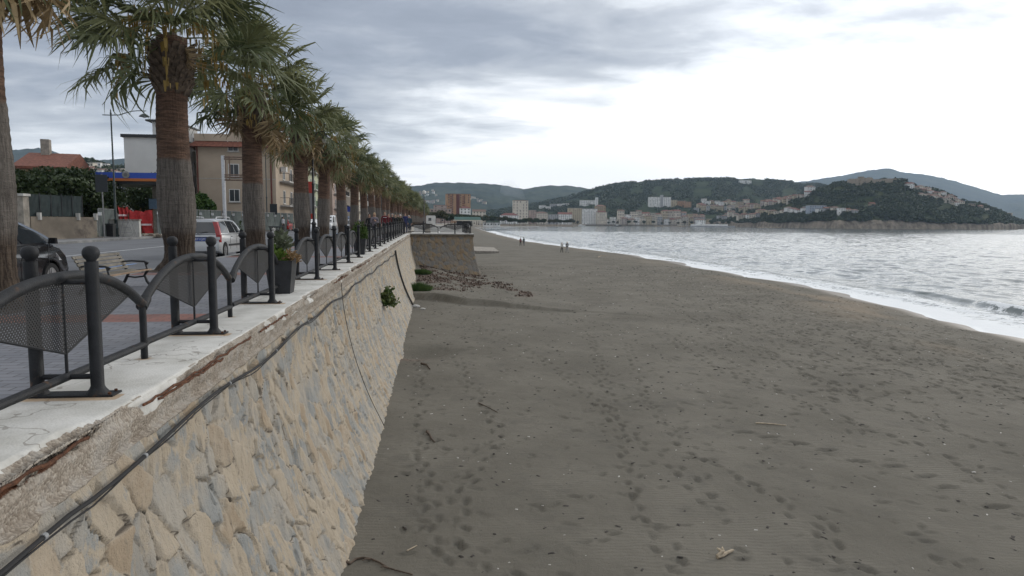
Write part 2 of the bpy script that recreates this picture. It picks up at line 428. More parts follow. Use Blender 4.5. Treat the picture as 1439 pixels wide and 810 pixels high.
# ------------------------------------------------------------------ sea
def sea_material():
    m = bpy.data.materials.new('sea_water'); m.use_nodes = True
    b = NT(m.node_tree); p = m.node_tree.nodes['Principled BSDF']
    co = b.n('ShaderNodeTexCoord').outputs['Object']
    foam = b.n('ShaderNodeAttribute', attribute_name='foam').outputs['Fac']
    fn = b.noise(co, .9, 7, .72, 1.2); fn2 = b.noise(co, 4.0, 5, .7)
    lace = b.m('ADD', b.m('MULTIPLY', fn, .65), b.m('MULTIPLY', fn2, .35))
    fm = b.ramp(b.m('ADD', b.m('MULTIPLY', foam, 1.15), b.m('MULTIPLY', b.m('SUBTRACT', lace, .5), 2.3)), .45, .68)
    patch = b.noise(co, .02, 4, .6)
    base = b.mix(b.ramp(patch, .35, .65), (.045, .070, .078), (.070, .095, .100))
    c = b.mix(fm, base, (.74, .76, .77))
    b.set(p, 'Base Color', c)
    b.set(p, 'Roughness', b.m('ADD', .10, b.m('MULTIPLY', fm, .6)))
    b.set(p, 'IOR', 1.333); b.set(p, 'Specular IOR Level', .5)
    w1 = b.noise(b.mapping(co, (1, .8, 1), (0, 0, -.3)), .55, 4, .6, .6)
    w2 = b.noise(b.mapping(co, (1, .8, 1), (0, 0, -.45)), 2.2, 4, .6, .4)
    w3 = b.noise(co, .09, 3, .6)
    h = b.m('ADD', b.m('MULTIPLY', w1, 1.0), b.m('ADD', b.m('MULTIPLY', w2, .28), b.m('MULTIPLY', w3, 1.2)))
    bn = b.n('ShaderNodeBump', {'Height': h, 'Strength': .22, 'Distance': .4})
    b.set(p, 'Normal', bn)
    return m
def build_sea():
    wm = sea_material()
    ys = [4.0]
    while ys[-1] < 420: ys.append(ys[-1]+max(.10, .0042*ys[-1]))
    ys = np.array(ys)
    o = [-1.4]
    while o[-1] < 330: o.append(o[-1]+max(.13, .012*(abs(o[-1])**.95)))
    o = np.array(o)
    Y = np.repeat(ys[:, None], len(o), 1); Oo = np.repeat(o[None, :], len(ys), 0)
    X = x_shore(Y)+Oo
    d = np.maximum(Oo, 0); amp = sstep(0, 14, d)
    rg = lambda a, c, sd: 1-np.abs(2*fbm(a, c, sd, 3)-1)
    Z = .02+amp*(.38*(rg(X/4.2+Y/14, Y/6.5-X/13, 51)-.6)+.26*(fbm(X/11, Y/17, 52, 2)-.5)+.17*(rg(X/1.5+Y/6, Y/2.1, 53)-.6))
    # breaking wavelet parallel to the shore, nearest to the right edge of the photo
    wl = 6.4+3.0*(vnoise(Y/14, Y*0, 61)-.5)+1.4*(vnoise(Y/4, Y*0, 62)-.5)+.5*(vnoise(Y/1.3, Y*0, 69)-.5)
    kk = (1-sstep(42, 60, Y))*np.clip(.2+1.3*vnoise(Y/5, Y*0, 63), 0, 1.15)
    dd = Oo-wl
    Z = Z+.62*kk*np.where(dd < 0, np.exp(-(dd/.55)**2), np.exp(-(dd/2.4)**2))
    wl2 = 3.2+1.4*(vnoise(Y/12, Y*0, 64)-.5)
    k2 = .6*sstep(20, 40, Y)*(.4+vnoise(Y/15, Y*0, 66))
    Z = Z+.20*k2*np.where(Oo < wl2, np.exp(-((Oo-wl2)/.4)**2), np.exp(-((Oo-wl2)/1.6)**2))
    wl3 = 12+3*(vnoise(Y/25, Y*0, 67)-.5)
    Z = Z+.20*np.exp(-((Oo-wl3)/2.0)**2)*vnoise(Y/14, Y*0, 68)
    n = fbm(X/1.5, Y/2.5, 71, 4)
    sw = 2.6+1.3*(vnoise(Y/8, Y*0, 72)-.5)
    foam = .86*(1-sstep(sw*.25, sw*1.1, Oo))
    foam = np.maximum(foam, .60*(1-sstep(2.0, 9.0, Oo)))
    foam = np.maximum(foam, .80*kk*np.exp(-((dd+.15)/.35)**2))
    foam = np.maximum(foam, .62*kk*np.exp(-((dd+1.9)/1.1)**2))
    foam = np.maximum(foam, .75*k2*np.exp(-((Oo-wl2+.4)/.6)**2))
    foam = np.clip(foam+.25*(n-.5)*(foam > .05), 0, 1)
    foam = np.maximum(foam, sstep(120, 500, Y)*(1-sstep(3, 7, Oo)))
    # the last film of water runs up on the sand
    lift = np.where(Oo < 2.2, np.maximum(sand_z(X, Y)+.035, Z), Z)
    Z = np.where(Oo < .0, np.minimum(lift, .10), lift)
    me = np_mesh('sea', np.stack([X, Y, Z], -1), grid_faces(len(ys), len(o)), wm, attrs=dict(foam=foam))
    tag(link('sea', me), kind='structure')
    v = [(-100, 395, -.12), (5900, 395, -.12), (5900, 7100, -.12), (-100, 7100, -.12), (60, -120, -.12), (5900, -120, -.12), (355, 395, -.12), (330, 4, -.12)]
    me = bpy.data.meshes.new('sea'); me.from_pydata(v, [], [(0, 6, 1, 2, 3), (4, 5, 1, 6, 7)]); me.materials.append(wm)
    tag(link('sea', me), kind='structure')

# ------------------------------------------------------------------ sea wall
def stones(u, v, su, sv, shear, seed):
    """irregular masonry: distance to the joint and a random number per stone"""
    U = (np.asarray(u)+shear*np.asarray(v))/su; Vv = np.asarray(v)/sv
    U = U+.9*(fbm(Vv*.8, U*.6, seed+5, 3)-.5); Vv = Vv+.9*(fbm(U*.7, Vv*.6, seed+8, 3)-.5)
    iu, iv = np.floor(U), np.floor(Vv)
    d1 = np.full(U.shape, 9.); d2 = np.full(U.shape, 9.); sid = np.zeros(U.shape); du = np.zeros(U.shape); dv = np.zeros(U.shape)
    for a in (-1, 0, 1):
        for b_ in (-1, 0, 1):
            cx, cy = iu+a, iv+b_
            px = cx+.02+.96*_hash(cx, cy, seed); py = cy+.02+.96*_hash(cx, cy, seed+1)
            q = np.hypot(U-px, Vv-py)
            new = q < d1
            d2 = np.where(new, d1, np.minimum(d2, q)); sid = np.where(new, _hash(cx, cy, seed+2), sid); du = np.where(new, U-px, du); dv = np.where(new, Vv-py, dv); d1 = np.minimum(d1, q)
    a = (sid*7.13) % 1-.5; c = (sid*13.7) % 1-.5
    return d2-d1, sid, a*du+c*dv
def stone_material(name, grey, tan, mortar, ochre):
    m = bpy.data.materials.new(name); m.use_nodes = True
    b = NT(m.node_tree); p = m.node_tree.nodes['Principled BSDF']
    co = b.n('ShaderNodeTexCoord').outputs['Object']
    sid = b.n('ShaderNodeAttribute', attribute_name='stone').outputs['Fac']
    jn = b.n('ShaderNodeAttribute', attribute_name='joint').outputs['Fac']
    n0 = b.noise(co, 1.6, 5, .6); n1 = b.noise(b.mapping(co, (1, 1, .35)), 9, 6, .65); n2 = b.noise(co, 60, 4, .65)
    f = b.m('ADD', b.m('MULTIPLY', sid, .65), b.m('ADD', .17, b.m('ADD', b.m('MULTIPLY', b.m('SUBTRACT', n1, .5), 1.0), b.m('MULTIPLY', b.m('SUBTRACT', b.noise(co, 4.0, 5, .65), .5), 1.3))))
    c = b.mix(b.ramp(f, .42, .62), grey, tan)
    c = b.mix(b.m('MULTIPLY', b.ramp(sid, .86, .9), .6), c, ochre)
    c = b.mix(b.m('MULTIPLY', b.ramp(n0, .40, .62), .6), c, mortar)
    c = b.mix(b.m('MULTIPLY', b.ramp(n1, .57, .74), .55), c, tuple(x*.45 for x in grey))
    c = b.mix(b.m('MULTIPLY', b.m('GREATER_THAN', b.m('ADD', n2, b.m('MULTIPLY', n0, .35)), .90), .6), c, (.55, .54, .52))
    mj = b.m('MULTIPLY', b.ramp(jn, .10, .0), b.ramp(n0, .25, .55, .5, 1.0))
    c = b.mix(mj, c, mortar)
    crack_shade = b.m('MULTIPLY', b.ramp(jn, .055, .015), b.ramp(b.noise(co, 2.7, 4, .6), .44, .56))  # dark colour stands in for shade in cracks finer than the mesh
    c = b.mix(b.m('MULTIPLY', crack_shade, .85), c, (.075, .062, .05))
    c = b.mix(b.m('MULTIPLY', b.ramp(b.noise(b.mapping(co, (1, 1, .3), (0, 0, 0), (3, 5, 1)), .9, 5, .6), .56, .75), .35), c, tuple(x*.5 for x in mortar))
    b.set(p, 'Base Color', c); b.set(p, 'Roughness', .85); b.set(p, 'Specular IOR Level', .2)
    h = b.m('ADD', b.m('MULTIPLY', n1, 1.0), b.m('MULTIPLY', n2, .35))
    bn = b.n('ShaderNodeBump', {'Height': h, 'Strength': 1.0, 'Distance': .05}); b.set(p, 'Normal', bn)
    return m
def wall_x(z, y):                                   # face of the sea wall: battered, flaring towards the sand
    top = kz(y)-.33
    t = np.clip((top-z)/(top-WALL_B), 0, 1.15)
    return -2.07+.84*t**1.7
POSTS = [2.42, 5.10, 7.74, 10.50, 14.55, 17.2, 20.0, 22.75, 26.8, 29.4, 32.1, 34.9, 37.7, 40.4, 43.1, 45.8, 48.5, 51.2, 53.9, 56.6, 59.3]
def build_wall():
    ys = [1.2]
    while ys[-1] < 61.5: ys.append(ys[-1]+max(.018, .0034*ys[-1]))
    ys = np.array(ys); t = np.linspace(-.01, 1.12, 190)
    Y = np.repeat(ys[:, None], len(t), 1); T = np.repeat(t[None, :], len(ys), 0)
    top = kz(Y)-.33; Zz = top-T*(top-WALL_B); V = T*(top-WALL_B)
    X = wall_x(Zz, Y)
    e, sid, facet = stones(Y, V, .25, .40, -.30, 3)
    bulge = np.minimum(e/.12, 1)**.5
    rid = 1-np.abs(2*fbm(Y*9+V*3, V*1.6, 9, 4)-1)
    gap = (e < .05)*np.clip((fbm(Y*2, V*2, 8, 3)-.46)*6, 0, 1)
    st = 1-np.abs(2*fbm(Y*3.5+V*1.1, V*.8, 39, 4)-1)
    D = .012*bulge-.060*gap+.085*facet+.016*(sid-.5)+.040*(rid-.7)+.05*(st-.7)+.03*(fbm(Y*2.3, V*2.3, 29, 4)-.5)
    D += .02*(fbm(Y*1.2, V*1.2, 19, 2)-.5)
    D = D*sstep(-.01, .03, T)-.01
    Xd = X+D*.92; Zd = Zz+D*.35
    tilt = Y+0*D
    me = np_mesh('stone_face', np.stack([Xd, tilt, Zd], -1), grid_faces(len(ys), len(t)), stone_material('wall_stone', (.285, .288, .275), (.41, .345, .26), (.44, .38, .30), (.31, .23, .15)), attrs=dict(stone=sid, joint=e))
    w = thing('sea_wall', 'long battered stone sea wall with a crumbling white concrete capping, rising from the sand', 'sea wall', (-2.2, 1, 0))
    o = link('stone_face', me, w); o.location = (2.2, -1, 0)
    # capping beam: white paint on top, broken edge, rough concrete nose
    ys = [.6]
    while ys[-1] < 61.2: ys.append(ys[-1]+max(.014, .0035*ys[-1]))
    ys = np.array(ys)
    prof = [(-2.95, -.30), (-2.95, -.012), (-2.93, 0)]+[(-2.9+i*.1, 0) for i in range(1, 6)]+[(-2.36+.02*i, 0) for i in range(0, 14)]+[(-2.09, -.006)]
    prof += [(-2.085+.016*math.sin(i*.25), -.02-.014*i) for i in range(0, 20)]+[(-2.06, -.30), (-2.07, -.325), (-2.16, -.335), (-2.3, -.345)]
    P = np.array(prof); n = len(P)
    Y = np.repeat(ys[:, None], n, 1); X = np.repeat(P[None, :, 0], len(ys), 0).copy(); Zr = np.repeat(P[None, :, 1], len(ys), 0).copy()
    br = fbm(Y/1.3, Y*0, 90, 4)                     # how far the edge has broken away at this spot
    brk = np.clip((br-.42)*2.6, 0, 1)*.11+.03*(fbm(Y*3, Y*0, 91, 3)-.4)
    edge = -2.10-brk
    over = np.clip((X-edge)/.10, 0, 1)*(Zr > -.012)*(X > -2.5)
    Zr = Zr-over*(.025+.5*brk)*(.6+.8*fbm(X*16, Y*16, 92, 3))
    face = (Zr < -.012)*(X > -2.5)
    Zlev = np.repeat(P[None, :, 1], len(ys), 0)
    groove = np.exp(-((Zlev+.075)/.03)**2)*np.clip((br-.40)*4, 0, 1)
    X = X+face*(.045*(fbm(Y*5, Zlev*12, 93, 4)-.5)-.05*groove-.04*brk)
    spall = np.clip((fbm(Y*.8, Zlev*3, 97, 3)-.55)*5, 0, 1)*face
    X = X-.018*spall
    paint = np.where((Zlev > -.001) & (over < .25), 1.0, 0.0)
    paint = np.where((Zlev <= -.001) & (X > -2.5) & (Zlev > -.18), np.clip((fbm(Y*1.7, Zlev*6, 95, 4)-.60)*9-1.2*groove, 0, 1)*(Zlev > -.16), paint)
    rust = groove*np.clip((fbm(Y*4, Zlev*3, 96, 3)-.42)*5, 0, 1)
    V = np.stack([X+2.2, Y-1, kz(Y)+Zr], -1)
    stain = 0*X
    for yp in POSTS: stain = np.maximum(stain, np.exp(-((np.abs(Y-yp+.07)-.03)/.07)**2)*(X > -2.95)*(X < -2.2)*(Zlev > -.003)); stain = np.maximum(stain, .9*np.exp(-((Y-yp-1.3)/.10)**2-((X+2.58)/.10)**2))
    m = bpy.data.materials.new('capping'); m.use_nodes = True
    b = NT(m.node_tree); p = m.node_tree.nodes['Principled BSDF']; co = b.n('ShaderNodeTexCoord').outputs['Object']
    pa = b.n('ShaderNodeAttribute', attribute_name='paint').outputs['Fac']; ru = b.n('ShaderNodeAttribute', attribute_name='rust').outputs['Fac']
    na = b.noise(co, 1.8, 6, .62); nb = b.noise(co, 34, 6, .7); nc = b.noise(co, 5, 6, .65)
    vo = b.n('ShaderNodeTexVoronoi', {'Vector': co, 'Scale': 55.0}); vh = b.m('SUBTRACT', 1.0, b.m('MULTIPLY', vo.outputs['Distance'], 1.4))
    con = b.mix(b.m('MULTIPLY', b.n('ShaderNodeSeparateXYZ', {0: vo.outputs['Color']}).outputs[0], b.ramp(nc, .3, .6, .5, 1.0)), (.20, .165, .13), (.42, .375, .315))
    con = b.mix(b.m('MULTIPLY', b.ramp(nc, .45, .62), .7), con, (.34, .315, .28))
    con = b.mix(b.m('MULTIPLY', b.ramp(nc, .60, .72), .5), con, (.17, .145, .12))
    wh = b.mix(b.ramp(na, .35, .70), (.57, .56, .53), (.43, .42, .385))
    wh = b.mix(b.m('MULTIPLY', b.ramp(nc, .58, .75), .5), wh, (.36, .34, .30))
    crack = b.m('LESS_THAN', b.n('ShaderNodeTexVoronoi', {'Vector': b.vm('ADD', co, b.vm('SCALE', b.n('ShaderNodeTexNoise', {'Vector': co, 'Scale': 3.0}).outputs['Color'])), 'Scale': .55}, feature='DISTANCE_TO_EDGE').outputs[0], .006)
    wh = b.mix(b.m('MULTIPLY', crack, .55), wh, (.17, .15, .125))
    pf = b.ramp(b.m('ADD', pa, b.m('MULTIPLY', b.m('SUBTRACT', nb, .5), .7)), .42, .55)
    c = b.mix(pf, con, wh)
    stn = b.n('ShaderNodeAttribute', attribute_name='stain').outputs['Fac']
    c = b.mix(b.m('MULTIPLY', b.ramp(b.m('ADD', stn, b.m('MULTIPLY', b.m('SUBTRACT', nc, .5), .9)), .35, .8), .7), c, (.33, .20, .09))
    c = b.mix(b.ramp(b.m('ADD', ru, b.m('MULTIPLY', b.m('SUBTRACT', nb, .5), .6)), .35, .6), c, (.085, .035, .018))
    b.set(p, 'Base Color', c); b.set(p, 'Roughness', .88); b.set(p, 'Specular IOR Level', .2)
    st = b.m('SUBTRACT', 1.0, b.m('MULTIPLY', pf, .8))
    b.set(p, 'Normal', b.n('ShaderNodeBump', {'Height': b.m('ADD', b.m('MULTIPLY', vh, .5), nc), 'Strength': b.m('MULTIPLY', st, .8), 'Distance': .02}))
    link('capping', np_mesh('capping', V, grid_faces(len(ys), n), m, attrs=dict(paint=paint, rust=rust, stain=stain)), w)
    # reinforcement bars laid bare along the broken edge
    rng = random.Random(5)
    for y0, y1, x, z in ((2.0, 4.3, -2.085, -.060), (5.05, 7.9, -2.062, -.075), (5.3, 6.9, -2.058, -.10), (8.3, 9.8, -2.06, -.075), (14.4, 16.8, -2.06, -.07), (19, 22.5, -2.06, -.07)):
        mb = MB(); pts = []
        for i in range(26):
            y = y0+(y1-y0)*i/25
            pts.append((x+2.2+.012*rng.uniform(-1, 1), y-1, kz(y)+z+.012*rng.uniform(-1, 1)))
        mb.tube(pts, [.009+.004*rng.random() for _ in pts], 6)
        mb.build('reinforcing_bar', MT['rust'], w)
    # body behind the stone so that the wall is solid
    mb = MB(); mb.bbox(-.75, -.05, 0, 60.5, .2, 3.8); mb.build('core', MT['concrete'], w)

def build_bastion():
    w = thing('stone_bastion', 'square tan and grey stone bastion with a pale rim, jutting on to the beach', 'bastion', (BX0, BY0, 0))
    top = kz(61.)-.30; zb = .2
    sm = stone_material('bastion_stone', (.22, .215, .205), (.29, .225, .15), (.25, .21, .16), (.28, .20, .12))
    def face(fn, L, nu, seed, name):
        u = np.linspace(0, 1, nu); t = np.linspace(0, 1, 70)
        Uu = np.repeat(u[:, None], len(t), 1); T = np.repeat(t[None, :], nu, 0)
        X, Y, nx, ny = fn(Uu, T); Zz = top-T*(top-zb)
        e, sid, facet = stones(Uu*L, T*(top-zb), .36, .42, .0, seed)
        D = .03*np.minimum(e/.2, 1)**.6+.10*facet+.02*(sid-.5)+.03*(fbm(Uu*L*6, T*22, seed, 3)-.5)
        D = D*sstep(0, .03, Uu)*sstep(0, .02, 1-Uu)
        link(name, np_mesh(name, np.stack([X+nx*D-BX0, Y+ny*D-BY0, Zz], -1), grid_faces(nu, len(t)), sm, attrs=dict(stone=sid, joint=e)), w)
    fl = lambda T: .95*T**1.9
    face(lambda U, T: (BX0-.1+(BX1+fl(T)-BX0+.1)*U, BY0-.9*fl(T)*(1-.0*U), 0, -1), 6, 150, 41, 'stone_face')
    face(lambda U, T: (BX1+fl(T), BY0-.9*fl(T)+(BY1-BY0+.9*fl(T))*U, 1, 0), 17, 150, 43, 'stone_face')
    mb = MB(); zt = kz(61.)
    for a in np.arange(BX0, BX1+.05, .37):
        pass
    mb.bbox(-.0, BX1-BX0+.07, -.08, BY1-BY0, -.30+zt, -.075+zt, 0)
    mb.bbox(-.02, BX1-BX0+.10, -.11, BY1-BY0, -.075+zt, zt, 1)
    mb.build('rim', [mat('rim_concrete', (.13, .105, .075), .9, .4, 5, .6, 30), MT['concrete_light']], w)
    mb = MB(); mb.bbox(.1, BX1-BX0-.1, .1, BY1-BY0, .3, 4.1); mb.build('core', MT['concrete'], w)

# ------------------------------------------------------------------ promenade, street, town ground
def paver_material():
    m = bpy.data.materials.new('pavers'); m.use_nodes = True
    b = NT(m.node_tree); p = m.node_tree.nodes['Principled BSDF']; co = b.n('ShaderNodeTexCoord').outputs['Object']
    br = b.n('ShaderNodeTexBrick', {'Vector': b.mapping(co, (1, 1, 1)), 'Color1': (.15, .155, .175, 1), 'Color2': (.20, .205, .225, 1), 'Mortar': (.085, .085, .09, 1), 'Scale': 1.0, 'Mortar Size': .007, 'Brick Width': .24, 'Row Height': .12, 'Bias': 0.0})
    br2 = b.n('ShaderNodeTexBrick', {'Vector': b.mapping(co, (1, 1, 1)), 'Color1': (.20, .085, .065, 1), 'Color2': (.26, .12, .095, 1), 'Mortar': (.09, .07, .065, 1), 'Scale': 1.0, 'Mortar Size': .007, 'Brick Width': .24, 'Row Height': .12, 'Bias': 0.0})
    y = b.n('ShaderNodeSeparateXYZ', {0: co}).outputs[1]
    band = b.m('LESS_THAN', b.m('ABSOLUTE', b.m('SUBTRACT', b.m('FLOORED_MODULO', b.m('SUBTRACT', y, 5.75), 7.4), 3.7)), .36)
    c = b.mix(band, br.outputs[0], br2.outputs[0])
    n = b.noise(co, .8, 6, .65)
    c = b.mix(b.m('MULTIPLY', b.ramp(n, .45, .7), .35), c, (.10, .10, .10))
    b.set(p, 'Base Color', c); b.set(p, 'Roughness', .75)
    b.set(p, 'Normal', b.n('ShaderNodeBump', {'Height': br.outputs[1], 'Strength': .5, 'Distance': -.01}))
    return m
def strip(name, x0, x1, off, m, kind='structure', y0=-14., y1=680., xs=None):
    ys = np.array([y0]+list(np.linspace(0, 64, 17))+list(np.linspace(66, 140, 8))+list(np.linspace(160, y1, 20)))
    ys = ys[(ys >= y0) & (ys <= y1)]
    sh = x_wall(ys)+2.3
    V = []
    for y, s in zip(ys, sh): V += [(x0+s, y, kz(y)+off), (x1+s, y, kz(y)+off)]
    return tag(link(name, np_mesh(name, V, grid_faces(len(ys), 2), m, smooth=False)), kind=kind)
def kerb(name, x0, x1, ztop, zbot, y0, y1):
    ys = np.concatenate([np.linspace(y0, 66, 12), np.linspace(75, y1, 14)]); sh = x_wall(ys)+2.3; V = []
    for y, s in zip(ys, sh): V += [(x0+s, y, kz(y)+zbot), (x0+s, y, kz(y)+ztop), (x1+s, y, kz(y)+ztop), (x1+s, y, kz(y)+zbot)]
    return tag(link(name, np_mesh(name, V, grid_faces(len(ys), 4), MT['kerbstone'], smooth=False)), kind='structure')
def build_ground():
    strip('promenade', -7.0, -2.94, -.06, paver_material())
    kerb('kerb', -7.25, -7.0, -.055, -.35, -14, 500)
    strip('road', -20.6, -7.25, -.28, MT['asphalt'])
    kerb('kerb', -20.8, -20.6, -.14, -.35, -14, 500)
    strip('pavement', -23.2, -20.8, -.145, MT['sidewalk'])
    # road paint
    mb = MB()
    for y0 in np.arange(-8, 64, 8.0): pass
    strip('lane_line', -14.32, -14.2, -.276, MT['white_line'], y0=-14., y1=300.)
    mb = MB()
    for y in np.arange(5.2, 95, 5.4):
        mb.bbox(-9.95, -9.82, y, y+2.6, kz(y+1.3)-.2765, kz(y+1.3)-.274)
    tag(mb.build('parking_line', MT['blue_line'], smooth=0), kind='structure')
    # ground of the town and of the bastion terrace
    g = mat('town_ground', (.16, .155, .14), .9, .3, .3, .3, 8, col2=(.09, .10, .06), c2=(.5, .6), c2scale=.05)
    V = [(-4900, -300, 3.95), (-23.2, -300, 3.95), (-23.2, 60, 4.19), (-4900, 60, 3.95), (-22.9, 130, 4.2), (-20, 300, 4.2), (-12, 500, 4.2), (0, 680, 4.2), (-4900, 680, 4.2), (62, 900, 3.6), (125, 1000, 3.2), (290, 1290, 2.6), (480, 1340, 2.6), (620, 1500, 2.6), (620, 7000, 2.6), (-4900, 7000, 2.6)]
    me = bpy.data.meshes.new('town_ground'); me.from_pydata(V, [], [(0, 1, 2, 3), (3, 2, 4, 5, 6, 7, 8), (8, 7, 9, 10, 11, 12, 13, 14, 15)]); me.materials.append(g)
    tag(link('town_ground', me), kind='structure')
    # far embankment wall along the bay
    mb = MB()
    pts = [(x_wall(y)+.3, y) for y in (79, 130, 200, 300, 400, 500, 600, 680)]
    for (xa, ya), (xb, yb) in zip(pts[:-1], pts[1:]):
        mb.prism([(xa-3.6, ya, .3), (xa, ya, .3), (xa, ya, 4.54), (xa-3.6, ya, 4.54)], (xb-xa, yb-ya, 0))
    tag(mb.build('embankment', MT['concrete'], smooth=0), kind='structure')
    mb = MB()
    q = [(62, 900), (125, 1000), (205, 1140), (290, 1290), (480, 1340), (620, 1500)]
    for (xa, ya), (xb, yb) in zip(q[:-1], q[1:]):
        mb.prism([(xa, ya, -.8), (xa, ya, 3.0), (xa-3, ya+2, 3.0), (xa-3, ya+2, -.8)], (xb-xa, yb-ya, 0))
    tag(mb.build('quay', mat('quay_stone', (.20, .175, .14), .9, .3, .2), smooth=0), kind='structure')
build_beach(); build_sea(); build_wall(); build_bastion(); build_ground()
# ------------------------------------------------------------------ railing
def mesh_panel_material():
    m = bpy.data.materials.new('perforated_sheet'); m.use_nodes = True
    t = m.node_tree; b = NT(t); p = t.nodes['Principled BSDF']; out = t.nodes['Material Output']
    co = b.n('ShaderNodeTexCoord').outputs['Object']
    n = b.noise(co, 5, 6, .65); z = b.n('ShaderNodeSeparateXYZ', {0: co}).outputs[2]
    r = b.ramp(b.m('ADD', b.m('MULTIPLY', n, 1.0), b.ramp(z, .45, .26, 0.0, .12)), .60, .80)
    b.set(p, 'Base Color', b.mix(r, (.024, .024, .025), (.085, .045, .026))); b.set(p, 'Roughness', .7)
    q = b.mapping(co, (1, 1, 1), (R(45), 0, 0))
    s = b.n('ShaderNodeSeparateXYZ', {0: q})
    w = lambda v: b.m('ABSOLUTE', b.m('SUBTRACT', b.m('FRACT', b.m('MULTIPLY', v, 46.0)), .5))
    hole = b.m('LESS_THAN', b.m('MAXIMUM', w(s.outputs[1]), w(s.outputs[2])), .29)
    tr = b.n('ShaderNodeBsdfTransparent')
    ms = b.n('ShaderNodeMixShader', {0: hole, 1: p.outputs[0], 2: tr})
    t.links.new(ms.outputs[0], out.inputs['Surface'])
    return m
SP = 2.66                                            # module length
def arc_z(s): return .50+.345*(1-abs(s)**2.3)        # s in -1..1 along the module
def make_section(half_end=None):
    w = thing('railing_section', 'black arched railing section', 'railing', (0, 0, 0))
    ir = MT['iron']; H = SP/2-.03
    for x in (0.0, -.40):
        mb = MB(); mb.lathe([(.075, .012), (.068, .03), (.052, .05), (.044, .07), (.044, .955)], 14, (x, 0, 0))
        po = mb.build('post', ir, w)
        mb = MB(); mb.lathe([(.030, .955), (.032, .965), (.047, .982), (.056, 1.005), (.055, 1.03), (.043, 1.052), (.022, 1.063), (.002, 1.066)], 14, (x, 0, 0))
        mb.build('ball_finial', ir, po)
    mb = MB(); mb.bbox(-.55, .13, -.075, .075, .001, .014); bp = mb.build('base_plate', ir, w)
    for bx in (-.52, .10):
        for by in (-.05, .05): mb = MB(); mb.tube([(bx, by, .012), (bx, by, .03)], .011, 6); mb.build('bolt', MT['rust'], bp, 0)
    mb = MB(); mb.tube([(-.2, H*s, arc_z(s)) for s in np.linspace(-1, 1, 25)], .040, 12)
    mb.tube([(-.4, 0, arc_z(0)-.035), (0, 0, arc_z(0)-.035)], .018, 8); mb.build('handrail', ir, w)
    mb = MB(); mb.tube([(-.2, H, arc_z(1)), (-.2, H+.0, .002)], .030, 12); mb.build('end_leg', ir, w)
    mb = MB(); mb.tube([(-.2, -H+.06, arc_z(-.95)-.01), (-.2, -H-.04, arc_z(-1)-.04)], .049, 12); mb.build('collar', ir, w)
    mb = MB(); mb.tube([(-.2, -SP/2, .135), (-.2, SP/2, .135)], .030, 10); mb.tube([(-.4, 0, .135), (0, 0, .135)], .020, 8); mb.build('lower_rail', ir, w)
    mb = MB(); mb.tube([(-.2, 0, .14), (-.2, 0, arc_z(0)-.03)], .011, 6)
    for sg in (-1, 1):
        mb.tube([(-.2, 0, .30), (-.2, sg*.80*H, arc_z(.80)-.03)], .008, 6)
    mb.build('spindle', ir, w)
    # fan-shaped perforated sheet under the arch, 3 mm thick
    ss = np.linspace(-.80, .80, 17); vs, fs = [], []
    for s in ss:
        zt = arc_z(s)-.038; zb = .30+(arc_z(.8)-.035-.30)*abs(s)/.8
        vs += [(-.2015, H*s, zb), (-.2015, H*s, zt), (-.1985, H*s, zb), (-.1985, H*s, zt)]
    for i in range(16):
        a, c = 4*i, 4*i+4
        fs += [(a, c, c+1, a+1), (a+2, a+3, c+3, c+2), (a+1, c+1, c+3, a+3), (a, a+2, c+2, c)]
    mb = MB(); mb.add(vs, fs); mb.build('perforated_panel', MT['panel'], w)
    return w
def build_railing():
    MT['panel'] = mesh_panel_material()
    posts = [2.42, 5.10, 7.74, 10.50, 14.55, 17.2, 20.0, 22.75, 26.8, 29.4, 32.1, 34.9, 37.7, 40.4, 43.1, 45.8, 48.5, 51.2, 53.9, 56.6, 59.3]
    s0 = make_section()
    desc = {0: 'black arched railing section whose lower rail runs out of the lower left corner',
            1: 'nearest complete black railing section, perforated fan panel edged with rust',
            2: 'second complete black arched railing section, with a rusty lower end to its handrail',
            3: 'black arched railing section just in front of the nearer planter box',
            4: 'black arched railing section just beyond the nearer planter box'}
    first = True
    for i, y in enumerate(posts):
        x = -2.38-.12*min(1, y/40)
        l = desc.get(i, 'black arched railing section, %s along the wall' % ordn(i))
        o = s0 if first else dup(s0)
        first = False
        o.location = (x, y, kz(y)); o['label'] = l; o['group'] = 'arched railing sections along the sea wall'
    # bastion: two sections across the front, four down the seaward side
    z = kz(61.5)
    lab = ['left of the two black arched railing sections across the front of the bastion', 'right of the two black arched railing sections across the front of the bastion']
    for k, x in enumerate((-.95, 1.85)):
        o = dup(s0, (x, BY0+.28, z), R(-90), lab[k]); o['group'] = 'railing sections round the bastion'
    for k, y in enumerate((62.9, 65.6, 68.3, 71.0)):
        o = dup(s0, (BX1-.12, y, z), 0, 'black railing section down the seaward bastion side, %s from the corner' % ordn(k)); o['group'] = 'railing sections round the bastion'
build_railing()

